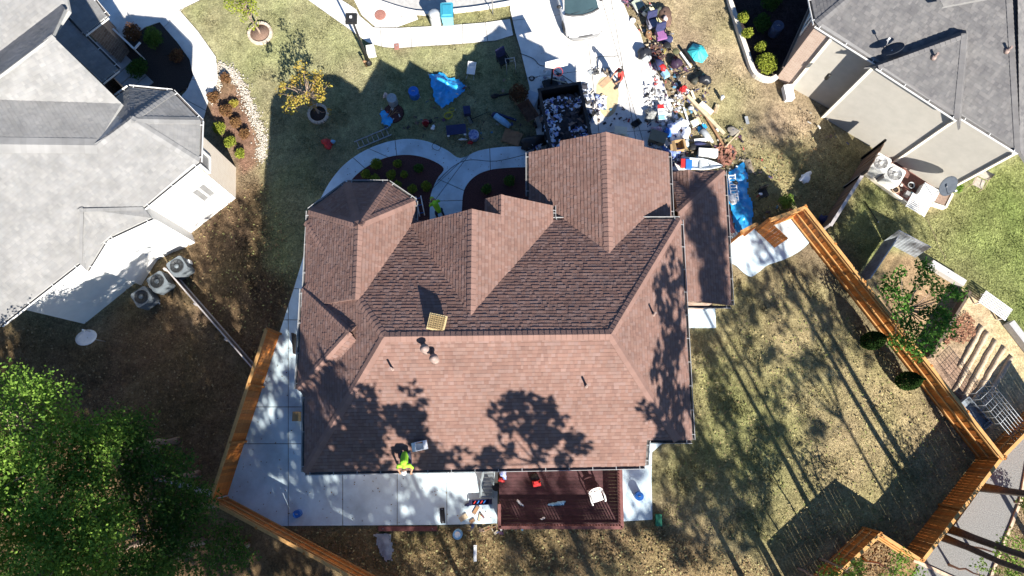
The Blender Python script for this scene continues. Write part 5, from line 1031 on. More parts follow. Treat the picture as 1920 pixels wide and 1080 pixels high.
# ------------------------------------------------------------------ on the deck and the patio
armchair_plastic(1117, 929, DZ, 18, 'white plastic armchair standing on the maroon deck')
def jug(px, py, z, rz, m, label, s=1.0):
    o = T('fuel_can', label, 'fuel can', px, py, z, rz); MB().box((0, 0, .17 * s), (.34 * s, .24 * s, .34 * s), taper=.85).build('body', m, o); MB().tube([(-.12 * s, 0, .34 * s), (-.08 * s, 0, .43 * s), (.08 * s, 0, .43 * s), (.12 * s, 0, .34 * s)], .022 * s, 6).build('handle', m, o); MB().tube([(.12 * s, .06 * s, .33 * s), (.2 * s, .08 * s, .46 * s)], [.03 * s, .018 * s], 7).build('spout', BLKP, o); return o
jug(1006, 906, DZ, 10, RED, 'red fuel can on the deck against a dark bag', 1.1); bag(1003, 896, (.2, .17, .14), BLKP, 'black bag on the deck right behind the red fuel can', z=DZ)
bag(1046, 944, (.28, .10, .05), BLUL, 'pale blue cloth lying on the middle of the deck', 'rag', 'cloth', z=DZ, rz=8, neck=False, amp=.35); 
bag(974, 942, (.14, .06, .04), WHP, 'white rag on the deck left of the blue cloth', 'rag', 'cloth', z=DZ, rz=-40, neck=False, amp=.4); bag(1018, 972, (.09, .05, .03), WHP, 'small white scrap at the deck railing', 'rag', 'cloth', z=DZ, neck=False, amp=.4)
bag(944, 888, (.12, .26, .12), mat('blue_white_sack', (.50, .52, .60), .6, .5, 9, c2=(.06, .12, .45)), 'blue and white sack at the corner of the deck by the stairs', 'sack', 'sack', z=DZ, amp=.3); bag(940, 900, (.12, .1, .1), RED, 'red sack below the blue and white one on the deck', 'sack', 'sack', z=DZ, amp=.3)
barrel(930, 912, .16, .5, BLKP, 'black pot standing at the left edge of the deck', 'plant_pot', 'pot', lid=False)
barrel(561, 962, .17, .42, BLU, 'blue tub standing on the open patio corner', 'tub', 'tub'); barrel(1196, 929, .19, .42, BLU, 'blue drum on the pale pad right of the deck', 'drum', 'drum')
o = barrel(859, 1000, .21, .42, BLUL, 'pale blue bucket in the grass below the patio', 'tub', 'tub', lid=False); MB().lathe([(.15, .41), (.1, .44), (0, .45)], n=12).build('contents', WHP, o)
plank((829, 952), (831, 981), .2, .06, BLKP, 'black narrow board lying at the patio edge', z=.06, name='skim_board', cat='board'); 
o = crate(901, 941, (.78, .24, .22), DKB, 'open dark tool tray with red and blue tools on the patio', 3, 'tool_tray', 'tool box', z=.06, open_=True); [MB().beam((x, -.06, .16), (x + .1, .07, .19), .04, .03).build('tool', m_, o) for x, m_ in ((-.3, RED), (-.15, BLU), (.0, RED), (.13, BLU))]
bag(877, 946, (.13, .07, .05), DKB, 'dark rag beside the tool tray', 'rag', 'cloth', z=.06, neck=False)
for a, b2, w_, m_, lb in (((888, 964), (897, 949), .16, WOODB, 'brown offcut below the tool tray'), ((862, 975), (876, 966), .22, WOOD, 'pale square offcut at the patio edge'), ((881, 980), (890, 974), .14, WOODB, 'short brown offcut at the patio edge'), ((900, 962), (908, 972), .07, MARR, 'red brown stick nearest the deck'), ((898, 978), (901, 962), .1, WOOD, 'pale stick leaning at the patio corner')): plank(a, b2, w_, .05, m_, lb, z=.06, name='offcut', cat='offcut')
crate(560, 781, (.28, .42, .5), CARD, 'tan cardboard box against the left wall of the house', 0, 'cardboard_box', 'box', z=.06, lidm=CARD)
o = T('cellar_door', 'low dark brown hatch door leaning beside the left wall', 'door', 556, 646, .05); MB().box((0, 0, .3), (.07, .95, .6), R(8)).build('leaf', mat('dark_door', (.07, .045, .035), .7, .2), o); MB().box((.05, -.35, .4), (.05, .12, .03)).build('handle', GALV, o)
tarp([(702, 1003), (716, 998), (732, 1003), (737, 1028), (735, 1050), (722, 1052), (712, 1035)], mat('grey_sheeting', (.24, .27, .31), .5, .2, 4), 'crumpled grey plastic sheet on the shaded grass below the patio', .22, 8)
o = T('marker_post', 'short white post standing in the grass below the patio', 'post', 891, 1052, 0); MB().beam((0, 0, .05), (0, .62, .08), .13, .1).build('shaft', WHP, o); MB().box((0, .66, .08), (.15, .05, .12)).build('cap', WHP, o)
crate(1233, 974, (.26, .5, .3), GRN, 'small green box sunk in the grass beside the pale pad', 0, 'green_box', 'utility box', z=0); plank((710, 991), (820, 991), .2, .1, mat('red_timber', (.16, .06, .055), .85, .3, 3), 'long red timber edging under the patio', z=.0, name='timber_edging', cat='edging'); plank((905, 997), (932, 985), .05, .05, WOODB, 'thin stick lying by the deck corner', z=.05, name='stick', cat='stick')
o = T('doorstep', 'pale square concrete landing below the low wing', 'landing', 1314, 595, 0); a = P(1287, 575, .15); b2 = P(1341, 615, .15); MB().box((0, 0, .06), (b2.x - a.x, a.y - b2.y, .2)).build('slab', CONC2, o); MB().box((0, a.y - P(1314, 595, .15).y - .1, .2), (b2.x - a.x - .2, .12, .08)).build('threshold', GALV, o)
# roof things
crate(788, 836, (.32, .32, .26), WHP, 'open white tub on the roof beside the kneeling worker', 12, 'roof_tub', 'tub', z=6.72, open_=True)

# ------------------------------------------------------------------ on the front lawn
tarp([(804, 141), (830, 137), (840, 146), (862, 150), (874, 163), (866, 175), (850, 188), (840, 196), (828, 203), (815, 190), (812, 172), (808, 155)], mat('blue_tarp', (.03, .33, .70), .35, .25, 3, spec=.5), 'crumpled blue tarp half in sun on the front lawn', .55, 3, fold=8)
tarp([(1366, 322), (1380, 312), (1394, 303), (1402, 330), (1401, 360), (1409, 380), (1411, 420), (1402, 438), (1378, 436), (1372, 400), (1364, 365)], MATS['blue_tarp'], 'long crumpled blue tarp between the low wing and the gate', .4, 5, fold=9)
tarp([(716, 206), (730, 212), (738, 224), (730, 238), (718, 232), (714, 220)], MATS['blue_tarp'], 'small bundled blue tarp on the ring of red mulch', .4, 6, fold=10, dens=.05)
o = T('mulch_ring', 'round patch of red mulch on the shaded lawn', 'mulch ring', 738, 213, -.04); MB().lathe([(.52, .03), (.45, .08), (0, .1)], n=18).build('mulch', MUL, o); [MB().beam((-.3 + i * .13, -.3 + .1 * i, .1), (.0 + i * .1, .35 - i * .12, .13), .03, .03).build('stick', WOODB, o) for i in range(4)]
barrel(738, 194, .24, .62, GREYM, 'pale grey barrel on the shaded lawn by the mulch ring'); barrel(778, 181, .25, .6, BLU, 'blue barrel alone on the shaded lawn')
bag(723, 180, (.11, .13, .1), mat('pink_cloth', (.62, .46, .40), .9, .2, 9), 'small pink bundle in the sun above the grey barrel', 'bundle', 'bundle', neck=False)
bucket(799, 234, RED, 'red bucket on the shaded lawn'); bag(812, 240, (.12, .1, .07), WHP, 'white rag beside the red bucket', 'rag', 'cloth', neck=False, amp=.35); bag(807, 229, (.1, .14, .08), BLKP, 'black sack right behind the red bucket', 'sack', 'sack', neck=False)
o = T('hose_coil', 'coiled yellow hose on the shaded lawn', 'hose', 841, 218, .0); mb = MB()
mb.tube([( (.20 + .025 * math.sin(i * .9)) * math.cos(i * .45), (.17 + .02 * math.cos(i * .7)) * math.sin(i * .45), .03 + .003 * i) for i in range(44)], .02, 6); mb.tube([(.16 + .13 * math.cos(i * .5), .32 + .1 * math.sin(i * .5), .04) for i in range(14)], .02, 6); mb.build('hose', YEL, o); MB().tube([(.3, .3, .05), (.36, .34, .05)], .03, 8).build('nozzle', GALV, o)
def ladder(a, b, wd, label, rungs=8, z=.06, m=GALV):
    A, B = P(*a, z), P(*b, z); d = B - A; L = d.length; d.normalize(); n = Vector((-d.y, d.x, 0)); o = thing('ladder', label, 'ladder', A)
    for s_ in (-.5, .5): MB().beam(n * wd * s_, d * L + n * wd * s_, .035, .08).build('side_rail', m, o)
    for i in range(rungs): p = d * (L * (i + .5) / rungs); MB().tube([p - n * wd / 2, p + n * wd / 2], .018, 6).build('rung', m, o)
ladder((667, 273), (731, 246), .40, 'aluminium ladder lying on the shaded lawn above the curved walk', 7)
bag(615, 271, (.24, .26, .16), RED, 'red bag on the shaded lawn far left', amp=.25); bag(624, 267, (.13, .1, .12), BLUL, 'pale blue bundle on top of the far left red bag', 'bundle', 'bundle', neck=False)
def table(px, py, rz, tm, label, w_=.95, d=.5, h=.6):
    o = T('folding_table', label, 'table', px, py, .0, rz); MB().box((0, 0, h), (w_, d, .04)).build('tabletop', tm, o)
    for x in (-1, 1):
        for y in (-1, 1): MB().beam((x * w_ * .44, y * d * .42, 0), (x * w_ * .44, y * d * .42, h - .02), .04, .04).build('leg', GALV, o)
        MB().box((x * w_ * .42, -d * .52, h - .05), (.12, .08, .1)).build('end_bracket', WHP, o)
    return o
table(857, 252, 6, DKB, 'dark folding table with white ends on the shaded lawn'); bag(868, 262, (.18, .06, .05), WHP, 'white strip of cloth below the folding table', 'rag', 'cloth', neck=False)
barrel(889, 258, .25, .4, mat('blue_white_fabric', (.45, .48, .58), .8, .5, 8, c2=(.05, .08, .3)), 'round blue and white laundry basket beside the folding table', 'laundry_basket', 'basket', lid=False); bag(882, 268, (.12, .1, .08), RED, 'small red sack at the foot of the laundry basket', 'sack', 'sack', neck=False)
o = T('golf_bag', 'pale blue grey bag lying beside a dark pole on the lawn', 'golf bag', 941, 228, .1, -38); MB().tube([(-.42, 0, .12), (.1, 0, .14), (.5, 0, .12)], [.15, .17, .12], 12).build('body', BLUL, o); MB().tube([(-.42, 0, .12), (-.56, .02, .12)], [.15, .13], 10).build('mouth', DKB, o); MB().tube([(-.2, .16, .1), (.3, .16, .1)], .02, 6).build('strap', BLKP, o)
plank((930, 213), (968, 226), .1, .08, DKB, 'dark pole lying above the pale blue bag', name='pole', cat='pole'); crate(876, 211, (.34, .42, .3), DKB, 'faint dark blue bin on the shaded lawn', 8, 'plastic_bin', 'bin')
o = T('rake', 'black rake lying at the tip of the sunlit strip', 'rake', 888, 222, .04, 25); MB().tube([(-.1, 0, .0), (.75, 0, .02)], .018, 6).build('shaft', BLKP, o); MB().box((-.12, 0, .02), (.05, .42, .04)).build('head', BLKP, o); [MB().beam((-.14, -.18 + i * .06, .02), (-.28, -.18 + i * .06, .0), .012, .012).build('tine', GALV, o) for i in range(7)]
o = T('leaf_blower', 'black leaf blower lying on the lawn', 'leaf blower', 928, 182, .03, 10); MB().blob((0, 0, .12), (.2, .14, .12), 12, 8, .12, 3).build('body', BLKP, o); MB().tube([(.15, 0, .1), (.45, .02, .06), (.7, .03, .05)], [.06, .05, .045], 9).build('tube', BLKP, o); MB().tube([(-.1, 0, .22), (0, 0, .3), (.1, 0, .22)], .02, 6).build('handle', BLKP, o)
o = T('wheelbarrow', 'rusty brown wheelbarrow tray beside the dumpster', 'wheelbarrow', 990, 217, 0, -60); mb = MB(); mb.v = [Vector(v) for v in ((-.35, -.2, .3), (.35, -.2, .3), (.35, .2, .3), (-.35, .2, .3), (-.55, -.33, .55), (.5, -.33, .6), (.5, .33, .6), (-.55, .33, .55))]; [mb.face(f) for f in ((0, 1, 2, 3), (0, 4, 5, 1), (1, 5, 6, 2), (2, 6, 7, 3), (3, 7, 4, 0))]; mb.build('tray', mat('rusty_steel', (.13, .07, .045), .85, .4, 6), o)
for s_ in (-1, 1): MB().tube([(.6, s_ * .1, .2), (-.3, s_ * .24, .28), (-.95, s_ * .3, .5)], .022, 6).build('handle', WOODB, o); MB().tube([(-.3, s_ * .22, .28), (-.38, s_ * .24, 0)], .018, 6).build('leg', BLK, o)
MB().lathe([(.0, -.05), (.16, -.05), (.18, 0), (.16, .05), (0, .05)], (0, 0, 0), 14).v and None
wm = MB(); wm.lathe([(.02, -.05), (.15, -.05), (.18, 0), (.15, .05), (.02, .05)], n=14); wm.v = [Matrix.Rotation(R(90), 3, 'X') @ v + Vector((.66, 0, .18)) for v in wm.v]; wm.build('wheel', BLKP, o)
o = T('wheelbarrow', 'white wheelbarrow standing in the sun on the front lawn', 'wheelbarrow', 885, 135, 0, 82); o2 = [c for c in COL.objects if c.get('label', '').startswith('rusty brown')][0]
for ch in list(o2.children):
    c = ch.copy(); c.data = ch.data.copy(); COL.objects.link(c); c.parent = o
    if ch.name.startswith('tray'): c.data.materials[0] = WHP
    if ch.name.startswith('handle'): c.data.materials[0] = GREYM
o.scale = (.62, .62, .8)
crate(996, 190, (.55, .85, .2), mat('pale_mattress', (.42, .47, .52), .85, .06), 'pale mattress leaning on the driveway edge beside the dumpster', -20, 'mattress', 'mattress')
crate(960, 258, (.9, .7, .05), WOODB, 'dark brown panel lying on the lawn by the walk', -20, 'wood_panel', 'panel')
cushion_chair(943, 119, 30, BLKP, 'black chair on the lawn at the edge of the house shadow', .5); o = T('walking_frame', 'grey metal walking frame beside the black chair', 'walking frame', 957, 130, 0, 10)
for x in (-.22, .22): MB().tube([(x, -.25, 0), (x, -.2, .8), (x, .2, .8), (x, .25, 0)], .018, 6).build('side', GALV, o)
MB().tube([(-.22, .2, .75), (.22, .2, .75)], .018, 6).build('crossbar', GALV, o); MB().tube([(-.22, .22, .4), (.22, .22, .4)], .018, 6).build('crossbar', GALV, o)
tb = bag(1000, 270, (.62, .36, .34), mat('black_white_rubbish', (.02, .02, .022), .45, .3, 12), 'heaped black rubbish sacks at the garage corner by the walk', 'rubbish_heap', 'rubbish heap', amp=.25, neck=False); scraps([(982, 262), (1000, 257), (1018, 262), (1016, 280), (985, 282)], 34, [(.6, .62, .7), (.5, .5, .55), (.1, .12, .3)], .05, .12, 5, 'wrappers', .25, .3)
for a, b2, lb in (((815, 262), (835, 285), 'thin cable looping on the curved walk'),): cable([(818, 262), (810, 275), (820, 282), (826, 276), (818, 270)], .012, BLK, lb)
cable([(820, 340), (850, 312), (880, 300), (930, 302), (985, 290)], .014, BLK, 'black cord trailing along the walk to the driveway'); cable([(975, 100), (1000, 110), (1012, 122), (1030, 126), (1060, 145), (1080, 158)], .016, BLK, 'black cord crossing the shaded driveway above the dumpster')
o = T('basketball_hoop', 'white basketball backboard on a black pole beside the driveway', 'basketball hoop', 1033, 160, .0, 15); mb = MB(); mb.box((0, 0, .12), (.8, .6, .24), taper=.8); mb.build('base', BLKP, o); MB().tube([(0, 0, .2), (0, .0, 2.4), (0, -.35, 2.9)], .05, 8).build('pole', BLK, o); MB().box((0, -.40, 2.95), (1.1, .05, .75)).build('backboard', WHP, o); MB().tube([(.22 * math.cos(a), -.68 + .22 * math.sin(a), 2.7) for a in [i * .5236 for i in range(13)]], .015, 6).build('rim', RED, o)
scraps([(1008, 150), (1050, 140), (1060, 158), (1015, 165)], 22, [(.03, .03, .035), (.55, .55, .55), (.2, .2, .25)], .06, .16, 15, 'scraps', .05, .1); plank((1025, 146), (1062, 156), .05, .04, WOOD, 'thin pale stick lying in front of the dumpster', z=.4, name='stick', cat='stick'); bag(1038, 122, (.14, .13, .12), PURP, 'purple ball of cloth below the backboard', 'bundle', 'bundle', neck=False)
for px, py, lb in ((1021, 135, 'white wire coil on the shaded driveway'), (997, 148, 'black wire coil on the shaded driveway')):
    o = T('wire_coil', lb, 'wire coil', px, py, .03); MB().tube([((.16 - .002 * i) * math.cos(i * .5), (.14 - .001 * i) * math.sin(i * .5), .03 + .002 * i) for i in range(40)], .012, 5).build('coil', WHP if 'white' in lb else BLK, o); MB().tube([(.1, 0, .06), (.3, .1, .02)], .012, 5).build('loose_end', WHP if 'white' in lb else BLK, o)

# ------------------------------------------------------------------ dumpster
dp = [P(1010, 168, 1.45), P(1087, 155, 1.45)]; ux = (dp[1] - dp[0]); W_ = ux.length; ux.normalize(); uy = Vector((ux.y, -ux.x, 0)); uy = uy if uy.y < 0 else -uy; LD = 4.3; ds = thing('dumpster', 'black steel dumpster heaped with torn shingles beside the garage', 'dumpster', (dp[0].x, dp[0].y, .03)); STL = mat('black_steel', (.022, .022, .024), .6, .3, 5)
def dbox(u0, u1, v0, v1, z0, z1, name): mb = MB(); c = dp[0] + ux * (u0 + u1) / 2 + uy * (v0 + v1) / 2; mb.box((c.x, c.y, (z0 + z1) / 2), (u1 - u0, v1 - v0, z1 - z0), math.atan2(ux.y, ux.x)); return mb.build(name, STL, ds, True)
dbox(0, W_, 0, LD, .12, .2, 'floor'); dbox(0, W_, 0, .07, .2, 1.4, 'end_wall'); dbox(0, W_, LD - .07, LD, .2, 1.4, 'end_wall'); dbox(0, .07, .07, LD - .07, .2, 1.4, 'side_wall'); dbox(W_ - .07, W_, .07, LD - .07, .2, 1.4, 'side_wall')
for u0, u1, v0, v1 in ((-.05, W_ + .05, -.05, .09), (-.05, .09, .09, LD), (W_ - .09, W_ + .05, .09, LD)): dbox(u0, u1, v0, v1, 1.4, 1.48, 'rim')
for i in range(7): dbox(-.09, 0, .3 + i * .6, .42 + i * .6, .2, 1.38, 'rib'); dbox(W_, W_ + .09, .3 + i * .6, .42 + i * .6, .2, 1.38, 'rib')
for u in (.3, W_ - .3):
    for v in (.4, LD - .4): c = dp[0] + ux * u + uy * v; wm = MB(); wm.lathe([(.02, -.06), (.09, -.06), (.09, .06), (.02, .06)], n=10); wm.v = [Matrix.Rotation(math.atan2(ux.y, ux.x), 3, 'Z') @ Matrix.Rotation(R(90), 3, 'Y') @ v_ + Vector((c.x, c.y, .1)) for v_ in wm.v]; wm.build('wheel', BLKP, ds, True)
hp_ = dp[0] + ux * W_ / 2 + uy * LD * .55; mb = MB(); gn = 22
for j in range(gn + 1):
    for i in range(gn + 1): u, v = .08 + (W_ - .16) * i / gn, .55 + (LD - .65) * j / gn; c = dp[0] + ux * u + uy * v; mb.v.append(Vector((c.x, c.y, .62 + .45 * min(1, j / 6) + rnd.uniform(-.09, .1))))
for j in range(gn):
    for i in range(gn): a = j * (gn + 1) + i; mb.face((a + gn + 1, a + gn + 2, a + 1, a))
o = mb.build('torn_shingles', mat('torn_shingle', (.018, .017, .02), .9, .5, 6), None); o['kind'] = 'stuff'
DC = [(.45, .58, .75), (.62, .66, .72), (.30, .38, .62), (.10, .14, .40), (.03, .03, .035), (.05, .05, .06), (.04, .04, .05), (.16, .12, .10)]
scraps([(1014, 190), (1085, 178), (1104, 250), (1110, 290), (1030, 300)], 420, DC[4:] + [(.02, .02, .025)] * 4, .07, .22, 31, 'scraps', 1.05, .2); scraps([(1014, 192), (1050, 182), (1060, 205), (1052, 225), (1046, 252), (1058, 285), (1030, 300)], 300, DC[:5] + DC[:3], .035, .11, 32, 'scraps', 1.15, .22); scraps([(1050, 184), (1088, 180), (1094, 200), (1065, 208)], 70, DC[:5], .04, .11, 33, 'scraps', 1.12, .2); scraps([(1066, 242), (1100, 236), (1102, 268), (1070, 270)], 70, DC[:5], .04, .11, 34, 'scraps', 1.15, .2)
scraps([(1090, 160), (1110, 165), (1112, 190), (1122, 215), (1108, 235), (1100, 200)], 46, [(.05, .05, .06), (.08, .10, .16), (.45, .5, .6), (.03, .03, .03)], .06, .2, 35, 'scraps'); scraps([(1118, 178), (1134, 182), (1136, 205), (1122, 206)], 46, [(.75, .76, .8), (.65, .66, .7), (.2, .25, .45)], .05, .13, 36, 'scraps')

# ------------------------------------------------------------------ belongings strewn along the driveway
SAW = mat('sawdust', (.50, .40, .24), .95, .08, 5); mb = MB(); pl = [P(x, y, 0) for x, y in smooth_line([(1118, 160), (1130, 145), (1152, 150), (1160, 170), (1158, 195), (1150, 214), (1135, 220), (1124, 206), (1118, 185), (1118, 160)], 5)][:-1]; mb.prism(pl, .034, .036); o = mb.build('sawdust', SAW); o['kind'] = 'stuff'
plank((1126, 162), (1144, 146), .3, .02, mat('plywood', (.42, .28, .17), .85, .15, 5), 'brown plywood offcut on the sunlit driveway', z=.04, name='plywood_sheet', cat='plywood'); crate(1108, 136, (.24, .24, .03), GREYM, 'grey square mat beside small black tools on the driveway', 40, 'floor_mat', 'mat'); scraps([(1110, 130), (1122, 130), (1122, 140), (1112, 140)], 9, [(.05, .05, .05), (.1, .1, .1)], .05, .12, 41, 'scraps'); scraps([(1128, 130), (1144, 130), (1142, 140), (1130, 142)], 10, [(.2, .15, .1), (.1, .08, .06)], .05, .12, 42, 'scraps')
cable([(1121, 139), (1120, 124), (1119, 108), (1140, 106), (1160, 105)], .012, BLK, 'thin black cord forming a corner on the sunlit driveway', z=.045); cable([(1212, 150), (1204, 140), (1206, 128), (1216, 125), (1214, 138), (1222, 145), (1226, 155)], .014, WHP, 'white looped hose at the driveway edge', z=.05)
def trellis(px, py, rz, w_, l_, n, m, label, z=.3, name='slat_panel', cat='slat_panel'):
    o = T(name, label, cat, px, py, z, rz)
    for s_ in (-1, 1): MB().beam((s_ * w_ / 2, -l_ / 2, 0), (s_ * w_ / 2, l_ / 2, 0), .04, .05).build('side', m, o)
    for i in range(n): y = -l_ / 2 + l_ * (i + .5) / n; MB().beam((-w_ / 2, y, .02), (w_ / 2, y, .02), .05, .02).build('slat', m, o)
    return o
trellis(1164, 244, -8, .55, .38, 6, CREAM, 'cream slatted panel lying above the garage peak'); crate(1171, 254, (.4, .12, .1), CREAM, 'cream offcut at the garage eave', -25, 'offcut', 'offcut', z=.1)  # loose slatted louvre panel, use unknown
crate(1193, 232, (.26, .3, .12), BLKP, 'small black open case on the shaded driveway', 35, 'small_case', 'case', open_=True)
# chairs, bags and furniture, top to bottom
o = T('folding_lawn_chair', 'folded metal lawn chair in the grass at the top edge', 'lawn chair', 1194, 12, .03, 40)
for s_ in (-.25, .25): MB().tube([(s_, -.5, .05), (s_, .1, .3), (s_, .5, .08)], .02, 6).build('frame', GALV, o); MB().tube([(s_, -.3, .02), (s_, .3, .34)], .02, 6).build('leg', BLK, o)
MB().box((0, 0, .22), (.46, .5, .02), rx=.2).build('seat', mat('sage_cloth', (.30, .34, .27), .9), o)
scraps([(1165, 0), (1180, 0), (1186, 8), (1172, 10)], 12, [(.2, .08, .12), (.1, .1, .15)], .06, .14, 43, 'scraps'); crate(1212, 26, (.34, .2, .3), CREAM, 'cream drawer lying above the long foam slab', 40, 'drawer', 'drawer', open_=True)
crate(1228, 34, (.36, 1.0, .16), mat('yellow_foam', (.72, .68, .36), .9, .05), 'long pale yellow foam slab in the grass', -33 + 66, 'foam_slab', 'foam slab'); bag(1245, 34, (.36, .52, .26), BRC, 'big brown armchair shaped sack with a pale patch', 'sack', 'sack', rz=35, amp=.2); bag(1247, 36, (.13, .12, .1), mat('pale_pink_cloth', (.66, .52, .50), .9), 'pale pink pillow on the big brown sack', 'pillow', 'pillow', z=.42, neck=False); bag(1234, 24, (.2, .2, .22), mat('olive_cloth', (.09, .10, .07), .9, .3, 8), 'olive bag behind the big brown sack')
cushion_chair(1220, 51, 15, GRC, 'cushioned chair with grey seat and dark back by the driveway', .52); cushion_chair(1236, 73, 15, PURP, 'cushioned chair with purple seat and dark back by the driveway', .52); bag(1250, 77, (.26, .24, .2), DKB, 'navy backpack touching the purple chair', 'backpack', 'backpack')
barrel(1215, 68, .15, .3, WOODB, 'small brown basket left of the purple chair', 'basket', 'basket', lid=True); plank((1208, 86), (1241, 81), .08, .07, WOOD, 'pale turned table leg lying below the chairs', name='table_leg', cat='table leg'); plank((1198, 48), (1205, 62), .05, .05, WOOD, 'thin stick at the driveway edge beside the grey chair', name='stick', cat='stick'); barrel(1186, 40, .14, .1, WHP, 'white basin at the upper driveway edge', 'basin', 'basin', lid=False)
bag(1206, 104, (.30, .34, .30), mat('black_sack', (.02, .022, .028), .35, .2, 6), 'black rubbish sack standing on the driveway edge'); bag(1211, 111, (.24, .2, .18), GREYM, 'grey sack at the foot of the black one on the driveway edge')
scraps([(1216, 88), (1236, 86), (1244, 110), (1222, 116)], 40, [(.05, .04, .05), (.10, .06, .05), (.16, .10, .06), (.3, .08, .05)], .06, .18, 44, 'scraps', .05, .2); stool(1248, 92, 'small black stool beside the pile of dark clothes', BLK, .4, .18); stool(1264, 104, 'wire stool with olive top alone in the grass', mat('olive_seat', (.10, .10, .05), .8), .42, .17); o = T('crutch', 'thin yellow crutch lying among the dark clothes', 'crutch', 1244, 104, .05, 70); MB().tube([(-.5, 0, 0), (.5, 0, .05)], .018, 6).build('shaft', YEL, o); MB().box((.52, 0, .05), (.05, .2, .04)).build('grip', BLKP, o)
bag(1266, 122, (.27, .28, .24), mat('plum_sack', (.035, .02, .04), .5, .3, 7), 'plum coloured sack in the grass left of the turquoise shelter')
# turquoise pop-up shelter on its side
o = T('beach_shelter', 'turquoise six sided pop up shelter lying by black bars', 'shelter', 1308, 100, .02, 32); o.scale = (1.2, 1.05, 1); hexa = [Vector((.42 * math.cos(a) * (1.0 if abs(math.cos(a)) < .9 else .95), .55 * math.sin(a), .02)) for a in [i * 1.0472 + .3 for i in range(6)]]
mb = MB(); ap_ = Vector((-.05, 0, .42))
for i in range(6): m_ = (hexa[i] + hexa[(i + 1) % 6]) / 2 * .8 + Vector((0, 0, .16)); mb.poly([hexa[i], m_, ap_]); mb.poly([m_, hexa[(i + 1) % 6], ap_]); mb.poly([hexa[i], hexa[(i + 1) % 6], m_])
mb.build('canopy', TURQ, o); [MB().tube([ap_, hexa[i]], .014, 5).build('rib', mat('teal_pole', (.03, .25, .30), .5), o) for i in range(6)]; MB().box((-.48, 0, .22), (.12, 1.0, .12), taper=.9).build('black_bar', BLKP, o); MB().box((-.66, -.02, .16), (.07, .9, .1)).build('white_bar', WHP, o); MB().box((.08, .05, .36), (.2, .12, .02), ry=.5).build('pocket', mat('teal_cloth', (.03, .36, .42), .7), o)
o = T('floor_lamp', 'toppled black floor lamp below the turquoise shelter', 'floor lamp', 1290, 135, .05, 22); MB().tube([(-.5, 0, .05), (.5, 0, .05)], .02, 6).build('pole', BLK, o); MB().tube([(-.45, -.15, .04), (.5, -.12, .06)], .016, 6).build('arm', BLK, o); MB().lathe([(.14, 0), (.13, .04), (.03, .07)], (-.55, 0, 0), 12).build('base', BLK, o); MB().lathe([(.1, 0), (.06, .12)], (.55, -.05, 0), 12).build('lamp_shade', BLK, o)
bag(1302, 153, (.2, .2, .16), mat('dark_olive_sack', (.04, .04, .03), .6, .4, 8), 'dark olive sack on the grass, left of the black one'); bag(1319, 152, (.3, .28, .26), MATS['black_sack'], 'black rubbish sack on the open grass right of the lamp')
o = T('push_cart', 'shopping cart shaped bundle of red and blue bags at the driveway edge', 'cart', 1238, 134, .02, 30); MB().blob((0, .25, .3), (.22, .34, .28), 12, 9, .2, 4).build('dark_bag', DKB, o); MB().blob((.02, .0, .42), (.17, .2, .16), 12, 9, .2, 5).build('red_bag', RED, o); MB().box((.05, -.32, .25), (.34, .36, .22), taper=.8).build('blue_bin', BLUL, o); [MB().tube([(s_ * .2, -.45, .1), (s_ * .22, .5, .75)], .015, 6).build('frame', BLK, o) for s_ in (-1, 1)]; [MB().lathe([(.02, 0), (.07, .01), (.07, .05), (.02, .06)], (s_ * .2, -.4, .0), 10).build('wheel', BLKP, o) for s_ in (-1, 1)]
jug(1279, 170, .02, 40, RED, 'red fuel can lying in the grass by white paper'); scraps([(1222, 148), (1234, 148), (1234, 162), (1224, 164)], 10, [(.5, .08, .07), (.7, .7, .7)], .05, .12, 45, 'scraps')
scraps([(1210, 160), (1235, 165), (1250, 185), (1262, 205), (1272, 225), (1258, 240), (1225, 225), (1212, 195)], 190, [(.82, .82, .82), (.76, .76, .76), (.7, .7, .72), (.3, .3, .31), (.16, .15, .14)], .035, .14, 46, 'paper_scraps', .05, .12); scraps([(1244, 195), (1280, 170), (1292, 168), (1270, 215), (1258, 212)], 80, [(.8, .8, .8), (.72, .72, .72), (.25, .25, .25), (.4, .33, .22)], .035, .12, 47, 'paper_scraps')
bag(1214, 180, (.13, .12, .1), BLKP, 'small black sack on the driveway beside white paper'); bag(1219, 218, (.32, .26, .22), mat('grey_black_sack', (.06, .065, .06), .4, .6, 8, c2=(.4, .4, .38)), 'torn black sack with white paper at the shadow edge', amp=.3)
o = crate(1237, 216, (.3, .78, .34), WHP, 'tall carton with red top and blue end beside white paper', 3, 'wrapped_carton', 'carton'); MB().box((0, .28, .375), (.302, .2, .03)).build('red_band', RED, o); MB().box((0, -.28, .375), (.302, .2, .03)).build('blue_band', BLUL, o); MB().box((0, .0, .375), (.2, .12, .028)).build('print', GREYM, o)
